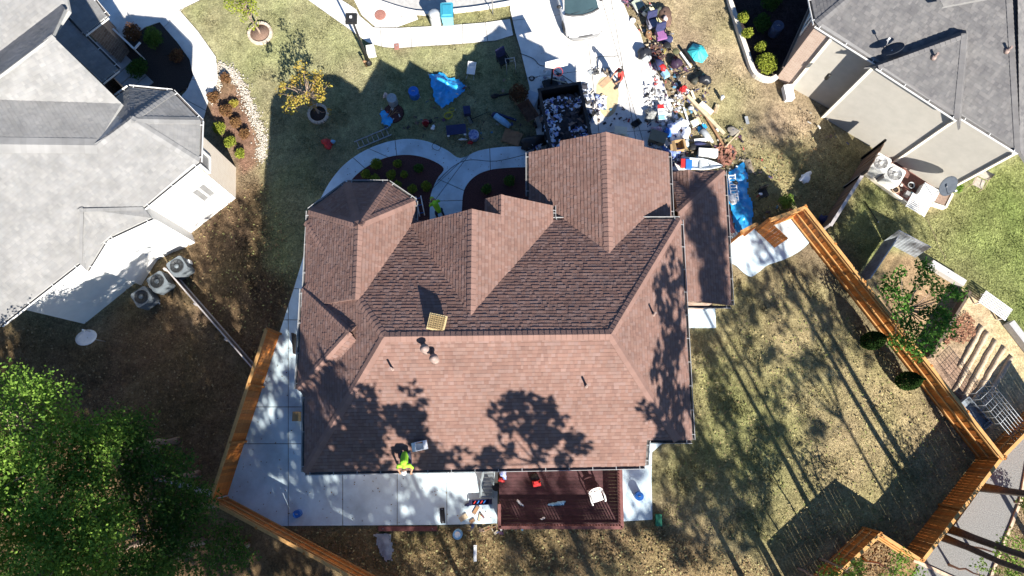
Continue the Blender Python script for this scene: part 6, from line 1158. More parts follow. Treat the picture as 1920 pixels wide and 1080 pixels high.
# timber and foam pieces on the sunny grass
plank((1288, 180), (1357, 252), .16, .12, WOOD, 'longest pale plank lying across the grass', z=.08); plank((1296, 170), (1302, 186), .12, .04, CREAM, 'small cream board at the upper end of the longest plank'); plank((1295, 196), (1314, 233), .12, .05, WOOD, 'thin plank beside the white frame'); plank((1312, 195), (1334, 214), .26, .16, CREAM, 'thick cream block right of the longest plank', name='foam_block', cat='block')
plank((1281, 202), (1292, 234), .08, .07, WHP, 'white frame side lying on the grass', name='frame_side', cat='frame'); crate(1301, 233, (.36, .3, .2), CREAM, 'cream box at the end of the white frame', 25, 'cream_box', 'box'); bag(1294, 204, (.13, .12, .12), GREYM, 'grey stone coloured sack inside the white frame', neck=False)
plank((1322, 218), (1372, 300), .1, .1, WOODB, 'dark timber running down to the brick heap', z=.05); plank((1336, 216), (1342, 200), .04, .04, WOODB, 'thin brown stick beside the cream block', name='stick', cat='stick'); o = T('white_can', 'white can standing beside a leaning stick', 'can', 1352, 186, .02); MB().lathe([(.08, 0), (.09, .3), (.05, .36)], n=12).build('body', WHP, o); MB().lathe([(.05, .36), (.05, .4), (0, .4)], n=10).build('lid', GREYM, o)
plank((1346, 196), (1340, 212), .22, .02, mat('tan_board', (.40, .33, .20), .9), 'flat tan board below the white can'); bag(1345, 243, (.12, .1, .1), WHP, 'white sack between the two long timbers', neck=False); crate(1400, 226, (.16, .4, .05), GREYM, 'small grey board alone on the grass', 10, 'grey_board', 'board'); bag(1375, 247, (.3, .24, .05), mat('bare_grey_soil', (.22, .2, .17), .95), 'flat grey ash patch on the grass', 'ash_patch', 'ash', neck=False); plank((1360, 276), (1386, 248), .05, .05, WOOD, 'thin pole leaning on the brick heap', z=.2, z1=.05, name='pole', cat='pole')
o = T('rolled_sheet', 'pale grey rolled sheet tapering down beside a blue tarp end', 'rolled sheet', 1324, 256, .02, -48); MB().tube([(-.38, 0, .18), (0, 0, .14), (.45, 0, .06)], [.17, .15, .06], 12).build('roll', GREYM, o); MB().tube([(-.4, 0, .18), (-.38, 0, .18)], .12, 12).build('core', BLKP, o)
tarp([(1306, 240), (1318, 232), (1326, 240), (1322, 250), (1310, 250)], MATS['blue_tarp'], 'small blue tarp end beside the rolled sheet', .2, 9, dens=.05, fold=12); plank((1301, 265), (1331, 262), .14, .12, WHP, 'white foam bar below the rolled sheet', name='foam_bar', cat='foam bar'); bag(1310, 272, (.3, .14, .14), DKB, 'navy sack under the white foam bar', neck=False)
o = crate(1325, 290, (.92, .38, .32), WHP, 'white chest lying at the end of the low wing', -4, 'white_chest', 'chest'); MB().box((0, -.2, .22), (.14, .03, .04)).build('latch', GALV, o)
# white pointed dinghy with red and blue boxes at its stern
o = T('dinghy', 'white pointed dinghy lying along the edge of the low wing', 'dinghy', 1315, 312, .05, -4); n = 12; mb = MB()
for i in range(n + 1):
    k = i / n; w_ = .30 * (1 if k < .45 else max(.03, 1 - ((k - .45) / .55) ** 1.6)); x = -.95 + 1.9 * k
    mb.v += [Vector((x, -w_, .32)), Vector((x, -w_ * .7, .06)), Vector((x, 0, 0)), Vector((x, w_ * .7, .06)), Vector((x, w_, .32)), Vector((x, w_ * .85, .33)), Vector((x, w_ * .6, .22)), Vector((x, 0, .18)), Vector((x, -w_ * .6, .22)), Vector((x, -w_ * .85, .33))]
for i in range(n):
    for j in range(10): a, b2 = i * 10 + j, i * 10 + (j + 1) % 10; mb.face((a, b2, b2 + 10, a + 10), None, True)
mb.face(list(range(10))[::-1]); mb.face([n * 10 + j for j in range(10)]); mb.build('hull', mat('dinghy_white', (.70, .74, .74), .4, .05), o); MB().box((-.1, 0, .28), (.12, .5, .03)).build('thwart', GREYM, o); MB().tube([(.35, 0, .22), (.35, .02, .34)], .025, 7).build('cleat', BLKP, o)
crate(1290, 310, (.3, .44, .2), BLU, 'blue crate in the stern of the dinghy', -4, 'blue_crate', 'crate', z=.33); crate(1279, 308, (.2, .40, .2), RED, 'red crate in the stern of the dinghy', -4, 'red_crate', 'crate', z=.33)
# heap of bricks, boxes and sacks against the garage
hb = thing('brick_heap', 'heap of red bricks at the top of the long blue tarp', 'brick heap', P(1360, 290, 0)); BRK = mat('loose_brick', (.34, .16, .11), .9, .25, 7, tone=True); bm_ = None
for i in range(70):
    a, r = rnd.uniform(0, 6.28), .48 * math.sqrt(rnd.random()); z = .04 + max(0, .22 * (1 - r / .5)) * rnd.random()
    if bm_ is None: c = MB().box((0, 0, 0), (.2, .095, .06), tone=1).build('brick', BRK, hb); bm_ = c.data
    else: c = bpy.data.objects.new('brick', bm_); COL.objects.link(c); c.parent = hb
    c.location = (r * math.cos(a), r * math.sin(a) * 1.15, z); c.rotation_euler = (rnd.uniform(-.35, .35), rnd.uniform(-.35, .35), rnd.uniform(0, 3.1))
o = crate(1231, 262, (.80, .55, .42), mat('khaki_plastic', (.18, .165, .115), .6, .08), 'big khaki lidded tote beside the garage gable', -18, 'storage_tote', 'tote'); MB().box((0, -.29, .36), (.2, .03, .04)).build('handle', BLKP, o)
crate(1271, 277, (.42, .52, .4), CARD, 'brown cardboard carton between sacks by the garage', 10, 'cardboard_carton', 'carton', open_=True); crate(1258, 280, (.2, .3, .3), CARD, 'small brown carton left of the open one', 5, 'small_carton', 'carton')
bag(1262, 243, (.26, .30, .3), mat('white_blue_sack', (.72, .74, .8), .5, .3, 6, c2=(.25, .35, .75)), 'white and blue plastic sack above the brown carton', seed=3); bag(1276, 236, (.30, .28, .32), WHP, 'largest bright white sack in the heap by the garage', seed=4); bag(1284, 250, (.24, .34, .28), mat('pale_sack', (.62, .64, .68), .5, .2, 7), 'pale plastic sack right of the bright white one', seed=6); bag(1250, 252, (.16, .3, .22), BLU, 'blue sack between the khaki tote and the white sack', seed=8); bag(1284, 268, (.16, .22, .18), GREYM, 'grey sack at the right of the brown carton', seed=9)
bag(1232, 246, (.3, .16, .2), mat('red_white_bundle', (.6, .58, .6), .7, .6, 7, c2=(.35, .05, .10)), 'red and white bundle behind the khaki tote', 'bundle', 'bundle', seed=10, neck=False)
plank((1240, 272), (1253, 286), .16, .06, BLUL, 'pale blue strip lying below the khaki tote', z=.05, name='plastic_strip', cat='strip'); bag(1262, 290, (.3, .22, .16), mat('blue_wrap', (.35, .45, .65), .5, .4, 8, c2=(.08, .12, .4)), 'blue wrapper heap below the brown carton', 'wrapper_heap', 'wrapper heap', seed=12, neck=False, amp=.35); scraps([(1240, 270), (1275, 280), (1282, 300), (1262, 305), (1246, 292)], 40, [(.5, .55, .65), (.1, .15, .4), (.05, .05, .06), (.7, .7, .72)], .05, .16, 48, 'scraps', .06, .16); scraps([(1218, 258), (1240, 285), (1225, 288), (1212, 272)], 20, [(.1, .06, .06), (.3, .32, .38), (.05, .05, .06)], .05, .14, 49, 'scraps')
bag(1310, 276, (.5, .2, .12), BLKP, 'black plastic heap in the shade above the white chest', 'plastic_heap', 'plastic heap', seed=14, neck=False)
# along the right side of the low wing
o = trellis(1375, 352, 4, .32, 1.35, 9, WHP, 'white slatted frame lying on the long blue tarp', .42, 'slatted_frame', 'framework'); bag(1372, 374, (.26, .2, .14), WHP, 'white crumpled sack at the foot of the white frame', z=.3, neck=False, amp=.3); bag(1378, 343, (.12, .1, .1), BLKP, 'black cap on the white frame', 'cap', 'cap', z=.45, neck=False)  # ladder-like white plastic frame, use unknown
plank((1359, 372), (1374, 437), .2, .05, mat('rose_board', (.45, .20, .19), .8), 'long rose board leaning along the low wing', z=.3); crate(1370, 440, (.14, .14, .16), WHP, 'small white box at the end of the rose board', 0, 'small_white_box', 'box')
o = T('garden_chair', 'small black garden chair in the shade by the gate', 'chair', 1426, 367, .02, 20); MB().box((0, 0, .4), (.42, .4, .04)).build('seat', BLK, o); MB().box((0, .2, .65), (.42, .04, .45), rx=-.15).build('backrest', BLK, o); [MB().beam((x, y, 0), (x, y, .4), .03, .03).build('leg', BLK, o) for x in (-.19, .19) for y in (-.18, .18)]
bag(1426, 364, (.08, .07, .05), WHP, 'white rag on the small black garden chair', 'rag', 'cloth', z=.44, neck=False); bag(1509, 334, (.34, .2, .1), WHP, 'white crumpled sheet lying alone on the shaded grass', 'sheet', 'sheet', rz=20, neck=False, amp=.3); crate(1404, 312, (.32, .7, .03), mat('bare_board', (.24, .2, .15), .9), 'grey brown board on the grass beside the blue tarp', 12, 'flat_board', 'board')
bag(1543, 413, (.2, .26, .14), DKB, 'navy heap at the corner of the dark fence', 'heap', 'heap', neck=False); o = T('metal_pole', 'thin metal pole lying on the lawn below the lattice', 'pole', 1632, 395, .02, -62); MB().tube([(-.5, 0, .02), (.65, 0, .02)], .02, 6).build('shaft', BLK, o); MB().lathe([(.03, 0), (.03, .05)], (.65, 0, 0), 8).build('tip', GALV, o)
cable([(1738, 410), (1752, 440), (1762, 465), (1772, 482), (1768, 490)], .012, mat('brown_hose', (.2, .15, .1), .7), 'thin brown hose curling over the bright lawn', 'hose', 'hose')
# beside the tan house
def ac_unit(px, py, rz, m, label, group, s=.78, h=.8):
    o = T('air_conditioner', label, 'air conditioner', px, py, .05, rz, group); mb = MB(); a = s / 2; oc = [(-a, -a * .8), (-a * .8, -a), (a * .8, -a), (a, -a * .8), (a, a * .8), (a * .8, a), (-a * .8, a), (-a, a * .8)]; mb.prism(oc, 0, h - .04); mb.build('cabinet', m, o)
    for i in range(9): MB().prism([(x * 1.015, y * 1.015) for x, y in oc], .08 + i * .075, .11 + i * .075, bottom=True).build('louvre', m, o)
    mb = MB(); mb.prism(oc, h - .04, h); mb.build('top_panel', m, o); MB().lathe([(a * .82, h + .005), (a * .80, h + .03), (a * .74, h + .03), (a * .72, h + .006), (0, h + .006)], n=20).build('fan_well', GALV if m.name.startswith('pale') else mat('fan_dark', (.05, .055, .06), .5), o)
    mb = MB()
    for r in (.2, .4, .6, .76): mb.tube([(a * r * math.cos(i * .3142), a * r * math.sin(i * .3142), h + .05) for i in range(21)], .006, 4)
    for i in range(8): t_ = i * .785; mb.tube([(.05 * math.cos(t_), .05 * math.sin(t_), h + .06), (a * .78 * math.cos(t_), a * .78 * math.sin(t_), h + .045)], .006, 4)
    mb.build('fan_guard', GALV if m.name.startswith('pale') else BLK, o); MB().lathe([(.11, h + .02), (.1, h + .07), (0, h + .09)], n=12).build('motor_cap', m, o); return o
ACW = mat('pale_cabinet', (.60, .60, .56), .5, .05); ACG = mat('grey_cabinet', (.13, .15, .165), .5, .1)
g = 'air conditioners beside the tan house'; ac_unit(1636, 316, -32, ACW, 'pale air conditioner next to the dark brown fence', g, .84); ac_unit(1662, 337, -32, ACW, 'pale air conditioner nearer the grey dish', g, .84)
g = 'air conditioners beside the white side wall'; ac_unit(346, 506, 35, ACG, 'grey air conditioner standing alone right of the thin fence', g); ac_unit(310, 534, 35, ACG, 'grey air conditioner hidden partly by the thin fence top', g); ac_unit(281, 562, 35, ACG, 'grey air conditioner farthest from the thin fence', g)
crate(357, 494, (.2, .2, .3), WHP, 'small white box beside the right grey air conditioner', 20, 'meter_box', 'box'); plank((279, 533), (300, 570), .05, .06, SLV, 'short white stake between two grey air conditioners', z=.1, name='stake', cat='stake')
def terr(pts, h, m, label):
    pp = [P(x, y) for x, y in pts]; o = thing('planter_edging', label, 'edging', pp[0])
    for a, b2 in zip(pp, pp[1:]): MB().beam(a + Vector((0, 0, h / 2 - .03)), b2 + Vector((0, 0, h / 2 - .03)), .1, h).build('board', m, o, True)
terr([(1620, 326), (1668, 362), (1726, 401), (1746, 381)], .22, TRIM, 'cream board edging round the air conditioner bed'); terr([(1744, 384), (1768, 392), (1781, 366)], .3, TRIM, 'cream planter edging at the corner of the tan house')
mb = MB(); mb.prism(poly_px([(1622, 325), (1668, 360), (1726, 398), (1745, 380), (1770, 390), (1780, 366), (1752, 350), (1660, 290)]), -.06, .02); o = mb.build('bark_bed', mat('bark_mulch', (.16, .075, .06), .95, .4, 20, .6)); o['kind'] = 'structure'
mb = MB(); mb.prism(poly_px([(1748, 380), (1768, 389), (1778, 367), (1760, 352)]), .02, .22); o = mb.build('planter_soil', mat('planter_soil_brown', (.24, .17, .13), .95, .2, 10)); o['kind'] = 'structure'
trellis(1722, 384, -32, .95, .8, 9, WHP, 'white lattice panel leaning over the bark bed', .35, 'lattice_panel', 'lattice'); crate(1732, 366, (.8, .6, .5), WHP, 'bright white storage box behind the lattice panel', -32, 'white_storage_box', 'storage box')
def pot(px, py, r, m, label): o = T('plant_pot', label, 'pot', px, py, .02); MB().lathe([(r * .7, 0), (r, r * 1.5), (r * 1.1, r * 1.5), (r * 1.1, r * 1.7), (r * .9, r * 1.7), (r * .85, r * 1.3), (0, r * 1.3)], n=16).build('pot', m, o); MB().lathe([(r * .82, r * 1.32), (0, r * 1.45)], n=12).build('soil', DARK, o)
pot(1674, 358, .17, mat('tan_clay', (.52, .38, .26), .8), 'tan clay pot on the cream edging'); pot(1704, 350, .15, GREYM, 'grey pot in the shade of the bark bed'); crate(1698, 366, (.24, .2, .26), GALV, 'small metal box beside the lattice panel', -32, 'metal_box', 'box'); crate(1475, 178, (.42, .75, .35), WHP, 'white bin lid at the corner of the brick house', 8, 'white_bin', 'bin'); barrel(1449, 64, .28, .8, mat('dull_blue_plastic', (.06, .08, .14), .5), 'dull blue barrel in the shaded bed of the brick house')
o = T('lawn_chair', 'rusty metal lawn chair on the green lawn by the tan house', 'lawn chair', 1826, 347, .02, -30); [MB().tube([(s_ * .26, -.3, 0), (s_ * .26, -.26, .55), (s_ * .26, .2, .6), (s_ * .25, .34, .95)], .018, 6).build('frame', mat('rusted_tube', (.30, .22, .16), .7), o) for s_ in (-1, 1)]; MB().box((0, -.02, .4), (.5, .46, .02)).build('seat', mat('taupe_cloth', (.36, .32, .27), .9), o); MB().box((0, .3, .72), (.5, .02, .5), rx=-.25).build('backrest', MATS['taupe_cloth'], o)
# white kerb round the shaded bed
kp = [P(x, y) for x, y in smooth_line([(1362, -40), (1366, 0), (1375, 30), (1385, 62), (1398, 100), (1410, 135), (1424, 148), (1442, 152), (1454, 147)], 4)]; kt = mat('white_kerb_stone', (.62, .57, .50), .85, .1, 4); ko = bpy.data.objects.new('bed_kerb', None); COL.objects.link(ko); ko['kind'] = 'structure'
for a, b2 in zip(kp, kp[1:]): MB().beam(a + Vector((0, 0, .12)), b2 + Vector((0, 0, .12)), .22, .3).build('kerb_stone', kt, ko)
# ------------------------------------------------------------------ street furniture, carts, car
def cart(px, py, m, lm, label, rz=0):
    o = T('trash_cart', label, 'trash cart', px, py, .03, rz, 'trash carts at the kerb'); MB().box((0, 0, .52), (.50, .60, .9), taper=1.16).build('bin', m, o); mb = MB(); mb.box((0, 0, 1.0), (.62, .74, .05)); mb.box((0, .0, 1.045), (.5, .6, .04), taper=.85); mb.build('lid', lm, o)
    MB().tube([(-.26, .42, .98), (.26, .42, .98)], .022, 8).build('handle', m, o)
    for s_ in (-1, 1): wm = MB(); wm.lathe([(.03, -.04), (.12, -.04), (.13, 0), (.12, .04), (.03, .04)], n=14); wm.v = [Matrix.Rotation(R(90), 3, 'Y') @ v + Vector((s_ * .24, .3, .13)) for v in wm.v]; wm.build('wheel', BLKP, o)
    return o
TEAL = mat('teal_bin', (.04, .26, .36), .45, .06); cart(841, 40, mat('pale_teal_bin', (.16, .42, .52), .5, .06), TEAL, 'teal wheeled trash cart at the kerb', 2)
o = barrel(818, 46, .27, .95, mat('galvanised_can', (.55, .57, .56), .45, .1, metal=.3), 'pale grey round trash can beside the teal cart', 'trash_can', 'trash can'); MB().lathe([(.29, .96), (.2, 1.05), (0, 1.08)], n=18).build('lid', MATS['galvanised_can'], o)
o = T('lamp_post', 'black square headed lamp post at the end of the sidewalk', 'lamp post', 692, 119, 0); MB().tube([(0, 0, 0), (0, 0, 4.1)], [.07, .05], 10).build('pole', BLK, o); MB().lathe([(.16, 0), (.12, .12), (.07, .3)], n=12).build('base', BLK, o); MB().box((-.0, -.02, 4.16), (.52, .5, .14), taper=.9).build('lamp_head', BLK, o); MB().box((0, .0, 4.245), (.1, .1, .04)).build('photocell', WHP, o); MB().box((0, -.02, 4.075), (.4, .38, .02)).build('lens', WHP, o)
crate(698, 101, (.4, .42, .5), mat('pale_utility', (.68, .66, .60), .6, .04), 'pale utility box beside the lamp post', 10, 'utility_box', 'utility box', z=0); o = T('water_stub', 'short brown standpipe left of the lamp post', 'standpipe', 687, 125, 0); MB().lathe([(.04, 0), (.04, .5), (.07, .5), (.07, .6), (0, .62)], n=10).build('pipe', WOODB, o); MB().tube([(0, 0, .5), (.1, .02, .5)], .025, 7).build('spout', WOODB, o)
o = T('manhole_cover', 'round rusty manhole cover in the driveway apron', 'manhole cover', 713, 28, .028); MB().lathe([(.29, 0), (.29, .012), (.27, .016), (0, .016)], n=24).build('cover', mat('rust_iron', (.30, .14, .11), .85, .2, 12), o); [MB().box((-.15 + .1 * i, 0, .02), (.03, .34, .01)).build('rib', MATS['rust_iron'], o) for i in range(4)]
o = T('meter_cover', 'small square rust coloured meter cover at the sidewalk edge', 'meter cover', 744, 88, .0, 6); MB().box((0, 0, .03), (.24, .30, .06)).build('cover', MATS['rust_iron'], o); MB().box((0, .05, .066), (.08, .04, .012)).build('latch', GALV, o)
o = T('street_sign', 'street sign on a grey pole at the kerb', 'street sign', 924, 27, 0); MB().tube([(0, 0, 0), (0, 0, 2.6)], .03, 8).build('pole', GALV, o); MB().box((0, -.03, 2.35), (.46, .02, .46), rx=.1).build('panel', GALV, o); MB().box((0, -.03, 1.75), (.32, .02, .2)).build('panel', GALV, o)
# car: a white minivan nosed towards the garage
cr = thing('parked_car', 'white car with sloping windscreen parked on the driveway', 'car', P(1077, -2, 0.03), R(11)); CARW = mat('car_white', (.80, .80, .80), .18, .01, spec=.5, coat=.6); GLC = mat('car_glass', (.035, .06, .065), .06, .1, 2, spec=.9); CARD_ = mat('car_trim', (.09, .09, .09), .5)
def loft(secs, name, m, close=True):
    mb = MB(); n = len(secs[0])
    for s_ in secs: mb.v += [Vector(p) for p in s_]
    for i in range(len(secs) - 1):
        for j in range(n - 1 if not close else n): a, b2 = i * n + j, i * n + (j + 1) % n; mb.face((a, b2, b2 + n, a + n), None, True)
    mb.face(list(range(n))); mb.face([(len(secs) - 1) * n + j for j in range(n)][::-1]); return mb.build(name, m, cr)
def sec(y, w_, z0, z1, zt): return [(-w_ * .92, y, z0), (-w_, y, z0 + .15), (-w_, y, z1 - .1), (-w_ * .95, y, z1 - .02), (-w_ * .75, y, zt - .02), (0, y, zt), (w_ * .75, y, zt - .02), (w_ * .95, y, z1 - .02), (w_, y, z1 - .1), (w_, y, z0 + .15), (w_ * .92, y, z0)]
body = loft([sec(-2.42, .62, .34, .62, .64), sec(-2.36, .78, .25, .70, .72), sec(-2.15, .88, .22, .80, .83), sec(-1.5, .93, .2, .92, .97), sec(-1.35, .94, .2, .96, 1.02), sec(0, .95, .2, 1.0, 1.04), sec(1.6, .95, .2, 1.0, 1.05), sec(2.25, .9, .25, .98, 1.02), sec(2.4, .8, .35, .85, .9)], 'body', CARW)
def gsec(y, w_, z0, z1): return [(-w_, y, z0), (-w_ * .86, y, z1 - .05), (-w_ * .6, y, z1), (0, y, z1 + .02), (w_ * .6, y, z1), (w_ * .86, y, z1 - .05), (w_, y, z0)]
loft([gsec(-.30, .86, 1.0, 1.58), gsec(.2, .88, 1.0, 1.68), gsec(1.6, .88, 1.0, 1.66), gsec(2.2, .84, 1.0, 1.1)], 'cabin', CARW)
mb = MB(); ws = [[(-.84, -1.34, 1.03), (-.5, -1.47, 1.05), (0, -1.54, 1.055), (.5, -1.47, 1.05), (.84, -1.34, 1.03)], [(-.74, -.36, 1.55), (-.4, -.42, 1.60), (0, -.44, 1.62), (.4, -.42, 1.60), (.74, -.36, 1.55)]]
for r in ws: mb.v += [Vector(p) for p in r]
for j in range(4): mb.face((j, j + 1, j + 6, j + 5), None, True)
mb.build('windshield', GLC, cr); MB().tube([(-.86, -1.34, 1.03), (-.5, -1.50, 1.045), (0, -1.57, 1.05), (.5, -1.50, 1.045), (.86, -1.34, 1.03)], .055, 6).build('cowl', CARD_, cr)
for s_ in (-1, 1):
    MB().poly([(s_ * .845, -1.05, 1.06), (s_ * .80, -.3, 1.5), (s_ * .80, 1.6, 1.54), (s_ * .875, 1.9, 1.1)]).build('side_window', GLC, cr); MB().tube([(s_ * .85, -1.12, 1.03), (s_ * .76, -.34, 1.57)], .035, 6).build('pillar', CARW, cr)
    MB().blob((s_ * 1.06, -.92, 1.08), (.12, .08, .09), 10, 7, .02, 3).build('mirror', BLKP, cr); MB().tube([(s_ * .93, -.92, 1.0), (s_ * 1.02, -.92, 1.05)], .03, 6).build('mirror_arm', CARW, cr)
    MB().box((s_ * .62, -2.31, .66), (.34, .10, .12), R(s_ * 14)).build('headlight', mat('headlight_lens', (.6, .62, .64), .12, spec=.8), cr)
    for y in (-1.55, 1.45):
        wm = MB(); wm.lathe([(.19, -.10), (.30, -.10), (.33, -.06), (.33, .06), (.30, .10), (.19, .10)], n=22); wm.v = [Matrix.Rotation(R(90), 3, 'Y') @ v + Vector((s_ * .84, y, .33)) for v in wm.v]; wo = wm.build('wheel', BLKP, cr); rm = MB(); rm.lathe([(.0, -.06), (.19, -.08), (.2, .08), (0, .06)], n=16); rm.v = [Matrix.Rotation(R(90), 3, 'Y') @ v + Vector((s_ * .85, y, .33)) for v in rm.v]; rm.build('rim', GALV, wo)
mb = MB(); mb.tube([(-.80, -2.22, .50), (-.6, -2.42, .5), (0, -2.50, .5), (.6, -2.42, .5), (.80, -2.22, .50)], .11, 8); mb.build('bumper', mat('bumper_silver', (.20, .20, .20), .4, .06), cr); MB().box((0, -2.44, .62), (.7, .05, .08)).build('grille', CARD_, cr); MB().box((0, -2.62, .5), (.32, .02, .12)).build('number_plate', WHP, cr)
mb = MB(); mb.tube([(-.55, -1.42, 1.09), (.05, -1.36, 1.13)], .012, 5); mb.tube([(0, -1.47, 1.08), (.55, -1.32, 1.12)], .012, 5); mb.build('wiper', BLKP, cr, kind='stuff')

# ------------------------------------------------------------------ people
SKIN = mat('skin', (.30, .17, .11), .6); JEAN = mat('dark_jeans', (.03, .035, .06), .9); HAIRM = mat('dark_hair', (.012, .01, .01), .8); BOOT = mat('boot', (.05, .035, .025), .8)
def person(label, loc, rz, J, shirt, hat=None):
    """one continuous body grown round the pose's joints; five fingers on each hand"""
    o = thing('person', label, 'person', loc, rz); J = {k: Vector(v) for k, v in J.items()}; prim = []
    def cap(a, b, ra, rb, t): prim.append((Vector(a), Vector(b), ra, rb, t))
    cap(J['pelvis'], J['chest'], .135, .15, 's'); cap(J['shl'], J['shr'], .075, .075, 's'); cap(J['chest'], J['neck'], .14, .07, 's'); cap(J['hipl'], J['hipr'], .11, .11, 'p'); cap(J['neck'], J['head'], .055, .06, 'k'); hd = J['head']; f = J['face'].normalized()
    cap(hd, hd + Vector((0, 0, .001)) + (hd - J['neck']).normalized() * .06, .085, .095, 'k'); cap(hd + f * .04, hd + f * .06, .07, .06, 'k'); cap(hd + f * .095, hd + f * .118 , .018, .016, 'k')
    sd_ = f.cross(Vector((0, 0, 1))).normalized() if abs(f.z) < .9 else Vector((1, 0, 0))
    for s_ in (-1, 1): cap(hd + sd_ * .09 * s_, hd + sd_ * .1 * s_ + Vector((0, 0, .03)), .02, .02, 'k')
    for s_ in 'lr':
        cap(J['sh' + s_], J['el' + s_], .062, .05, 's'); cap(J['el' + s_], J['wr' + s_], .046, .033, 'k'); cap(J['hip' + s_], J['kn' + s_], .095, .068, 'p'); cap(J['kn' + s_], J['an' + s_], .064, .045, 'p'); d = (J['toe' + s_] - J['an' + s_]); cap(J['an' + s_] + Vector((0, 0, -.02)), J['toe' + s_], .05, .042, 'b')
        w_ = J['wr' + s_]; h = (w_ - J['el' + s_]).normalized(); side = h.cross(Vector((0, 0, 1))); side = side.normalized() if side.length > .1 else Vector((1, 0, 0)); palm = w_ + h * .085; dn_ = h.cross(side).normalized(); dn_ = dn_ if dn_.z < 0 else -dn_; cap(w_, palm, .033, .04, 'k')
        for i, (u, L) in enumerate(((-.033, .066), (-.011, .078), (.011, .074), (.033, .058))): b_ = palm + side * u; m_ = b_ + h * L * .55 + dn_ * .012; cap(b_ - h * .02, m_, .0125, .0115, 'k'); cap(m_, m_ + h * L * .4 + dn_ * .03, .0115, .0105, 'k')
        t0 = w_ + h * .03 - side * .034; t1 = t0 + h * .035 - side * .03 + dn_ * .01; cap(t0, t1, .0145, .013, 'k'); cap(t1, t1 + h * .035 - side * .004 + dn_ * .012, .013, .011, 'k')
    mb = MB()
    for a, b2, ra, rb, t in prim:
        d = (b2 - a); d = d.normalized() if d.length > 1e-5 else Vector((0, 0, 1)); mb.tube([a - d * ra * .98, a - d * ra * .75, a - d * ra * .3, a, b2, b2 + d * rb * .3, b2 + d * rb * .75, b2 + d * rb * .98], [ra * .2, ra * .66, ra * .95, ra, rb, rb * .95, rb * .66, rb * .2], 12)
    me = bpy.data.meshes.new('t'); me.from_pydata(mb.v, [], mb.f); tmp = bpy.data.objects.new('t', me); COL.objects.link(tmp); md = tmp.modifiers.new('r', 'REMESH'); md.mode = 'VOXEL'; md.voxel_size = .009; md.use_smooth_shade = True; ms = tmp.modifiers.new('s', 'SMOOTH'); ms.factor = .5; ms.iterations = 3
    dg = bpy.context.evaluated_depsgraph_get(); ev = bpy.data.meshes.new_from_object(tmp.evaluated_get(dg)); bpy.data.objects.remove(tmp); n = len(ev.polygons); C = np.empty(n * 3); ev.polygons.foreach_get('center', C); C = C.reshape(-1, 3); best = np.full(n, 1e9); mi = np.zeros(n, int); lut = {'s': 0, 'p': 1, 'k': 2, 'b': 3}
    for a, b2, ra, rb, t in prim:
        a_, d_ = np.array(a), np.array(b2 - a); L = (d_ ** 2).sum() + 1e-9; tt = np.clip(((C - a_) @ d_) / L, 0, 1); ds_ = np.linalg.norm(C - a_ - tt[:, None] * d_, axis=1) - (ra + (rb - ra) * tt); k = ds_ < best; best[k] = ds_[k]; mi[k] = lut[t]
    for m_ in (shirt, JEAN, SKIN, BOOT): ev.materials.append(m_)
    ev.polygons.foreach_set('material_index', mi.astype(np.int32)); ev.polygons.foreach_set('use_smooth', np.ones(n, bool)); ev.name = 'body'; b_ = bpy.data.objects.new('body', ev); COL.objects.link(b_); b_.parent = o
    hm = MB(); upv = (hd - J['neck']).normalized(); c = hd + upv * .075 - f * .012; hm.blob(c, (.1, .108, .085), 16, 10, .03, 5)
    hm.build('hair' if hat is None else 'helmet', hat or HAIRM, o)
    for s_ in (-1, 1): MB().blob(hd + f * .115 + sd_ * s_ * .034 + upv * .03, (.011, .011, .011), 8, 6, 0, 1).build('eye', BLKP, o)
    MB().box(hd + f * .124 - upv * .045, (.045, .012, .01), math.atan2(f.y, f.x) + math.pi / 2).build('mouth', mat('lip', (.25, .09, .08), .6), o)
    return o
RSH = mat('red_shirt', (.62, .07, .06), .85, .1, 9); HIV = mat('lime_shirt', (.30, .62, .04), .8, .06, 9)
stand = dict(pelvis=(0, 0, .95), chest=(0, .04, 1.28), neck=(0, .08, 1.46), head=(0, .12, 1.58), face=(0, .9, -.35), shl=(-.19, .05, 1.38), shr=(.19, .05, 1.38), ell=(-.25, .12, 1.10), elr=(.24, .16, 1.10), wrl=(-.20, .30, .93), wrr=(.17, .34, .96), hipl=(-.09, 0, .93), hipr=(.09, 0, .93), knl=(-.11, .08, .50), knr=(.12, -.04, .50), anl=(-.12, .06, .09), anr=(.13, -.14, .09), toel=(-.13, .22, .04), toer=(.14, .02, .04))
person('person in a red shirt standing on the sunlit driveway looking down', P(1158, 160, .03), R(115), stand, RSH)
bend = dict(pelvis=(0, 0, .88), chest=(0, .26, 1.08), neck=(0, .42, 1.12), head=(0, .53, 1.10), face=(0, .5, -.9), shl=(-.19, .36, 1.10), shr=(.19, .36, 1.10), ell=(-.24, .42, .83), elr=(.25, .40, .83), wrl=(-.16, .58, .68), wrr=(.16, .57, .66), hipl=(-.10, 0, .86), hipr=(.10, 0, .86), knl=(-.14, .1, .47), knr=(.14, .06, .47), anl=(-.15, .02, .09), anr=(.15, -.06, .09), toel=(-.16, .18, .04), toer=(.16, .10, .04))
person('worker in a lime shirt bending over the front walk under the eave', P(826, 405, .05), R(30), bend, HIV, mat('lime_cap', (.30, .50, .05), .7))
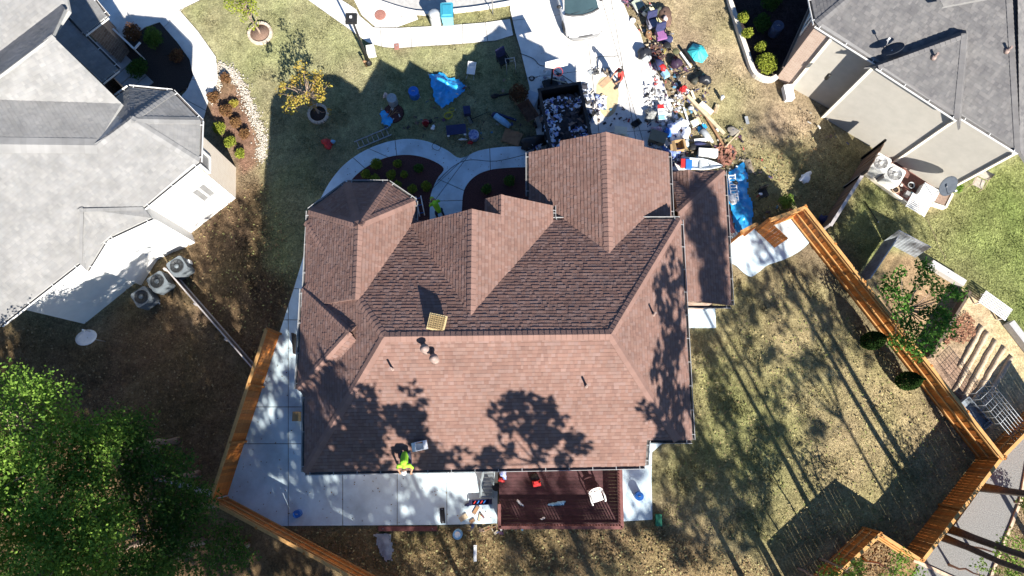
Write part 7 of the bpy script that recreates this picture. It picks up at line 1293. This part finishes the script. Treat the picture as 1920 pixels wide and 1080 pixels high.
kneel = dict(pelvis=(0, 0, .42), chest=(0, .26, .62), neck=(0, .42, .68), head=(0, .53, .68), face=(0, .75, -.65), shl=(-.19, .36, .66), shr=(.19, .36, .66), ell=(-.27, .46, .42), elr=(.27, .44, .42), wrl=(-.20, .62, .26), wrr=(.22, .60, .24), hipl=(-.10, 0, .40), hipr=(.10, 0, .40), knl=(-.15, .30, .12), knr=(.16, .26, .10), anl=(-.14, -.08, .10), anr=(.15, -.1, .08), toel=(-.14, -.24, .07), toer=(.15, -.26, .06))
rp_ = ray_plane(762, 852, PS); person('worker in a lime shirt kneeling on the back roof slope by the gutter', rp_ + Vector((0, 0, -.02)), R(182), kneel, HIV, mat('white_helmet', (.7, .7, .68), .4))
# light bars behind the worker at the walk
o = T('metal_frame', 'white metal rack lying in the mulch under the bay eave', 'framework', 787, 385, .06, 12); [MB().tube([(s_, -.55, .02), (s_, .45, .06)], .025, 6).build('rail', WHP, o) for s_ in (-.1, .14)]; [MB().tube([(-.1, y, .04), (.14, y, .04)], .018, 6).build('rung', BLU, o) for y in (-.4, 0, .35)]  # plain white metal frame, use unknown

# small clutter between the bigger things
CL = [(.03, .03, .035), (.06, .05, .05), (.12, .08, .06), (.2, .15, .1), (.35, .3, .22), (.05, .06, .14), (.3, .06, .05), (.5, .48, .44), (.10, .05, .09), (.08, .2, .3)]
for i, (reg, n) in enumerate((([(1168, -5), (1215, 0), (1262, 60), (1255, 90), (1215, 100), (1200, 60)], 70), ([(1205, 88), (1262, 88), (1290, 130), (1275, 165), (1240, 170), (1215, 120)], 95), ([(1235, 165), (1330, 160), (1340, 230), (1290, 260), (1262, 215)], 75), ([(1208, 225), (1300, 235), (1345, 270), (1350, 300), (1262, 312), (1225, 280)], 110), ([(1340, 250), (1400, 240), (1395, 330), (1350, 310)], 40), ([(1400, 300), (1480, 300), (1490, 400), (1410, 420)], 22), ([(1095, 170), (1165, 200), (1210, 240), (1160, 245), (1110, 225)], 34), ([(700, 170), (960, 150), (985, 265), (860, 280), (700, 250)], 40), ([(865, 985), (985, 985), (985, 1000), (870, 1000)], 18), ([(1640, 300), (1740, 350), (1735, 395), (1630, 330)], 26), ([(1480, 180), (1560, 240), (1600, 275), (1530, 260)], 24))):
    scraps(reg, n, CL, .03, .11, 60 + i, 'clutter', .03, .08)
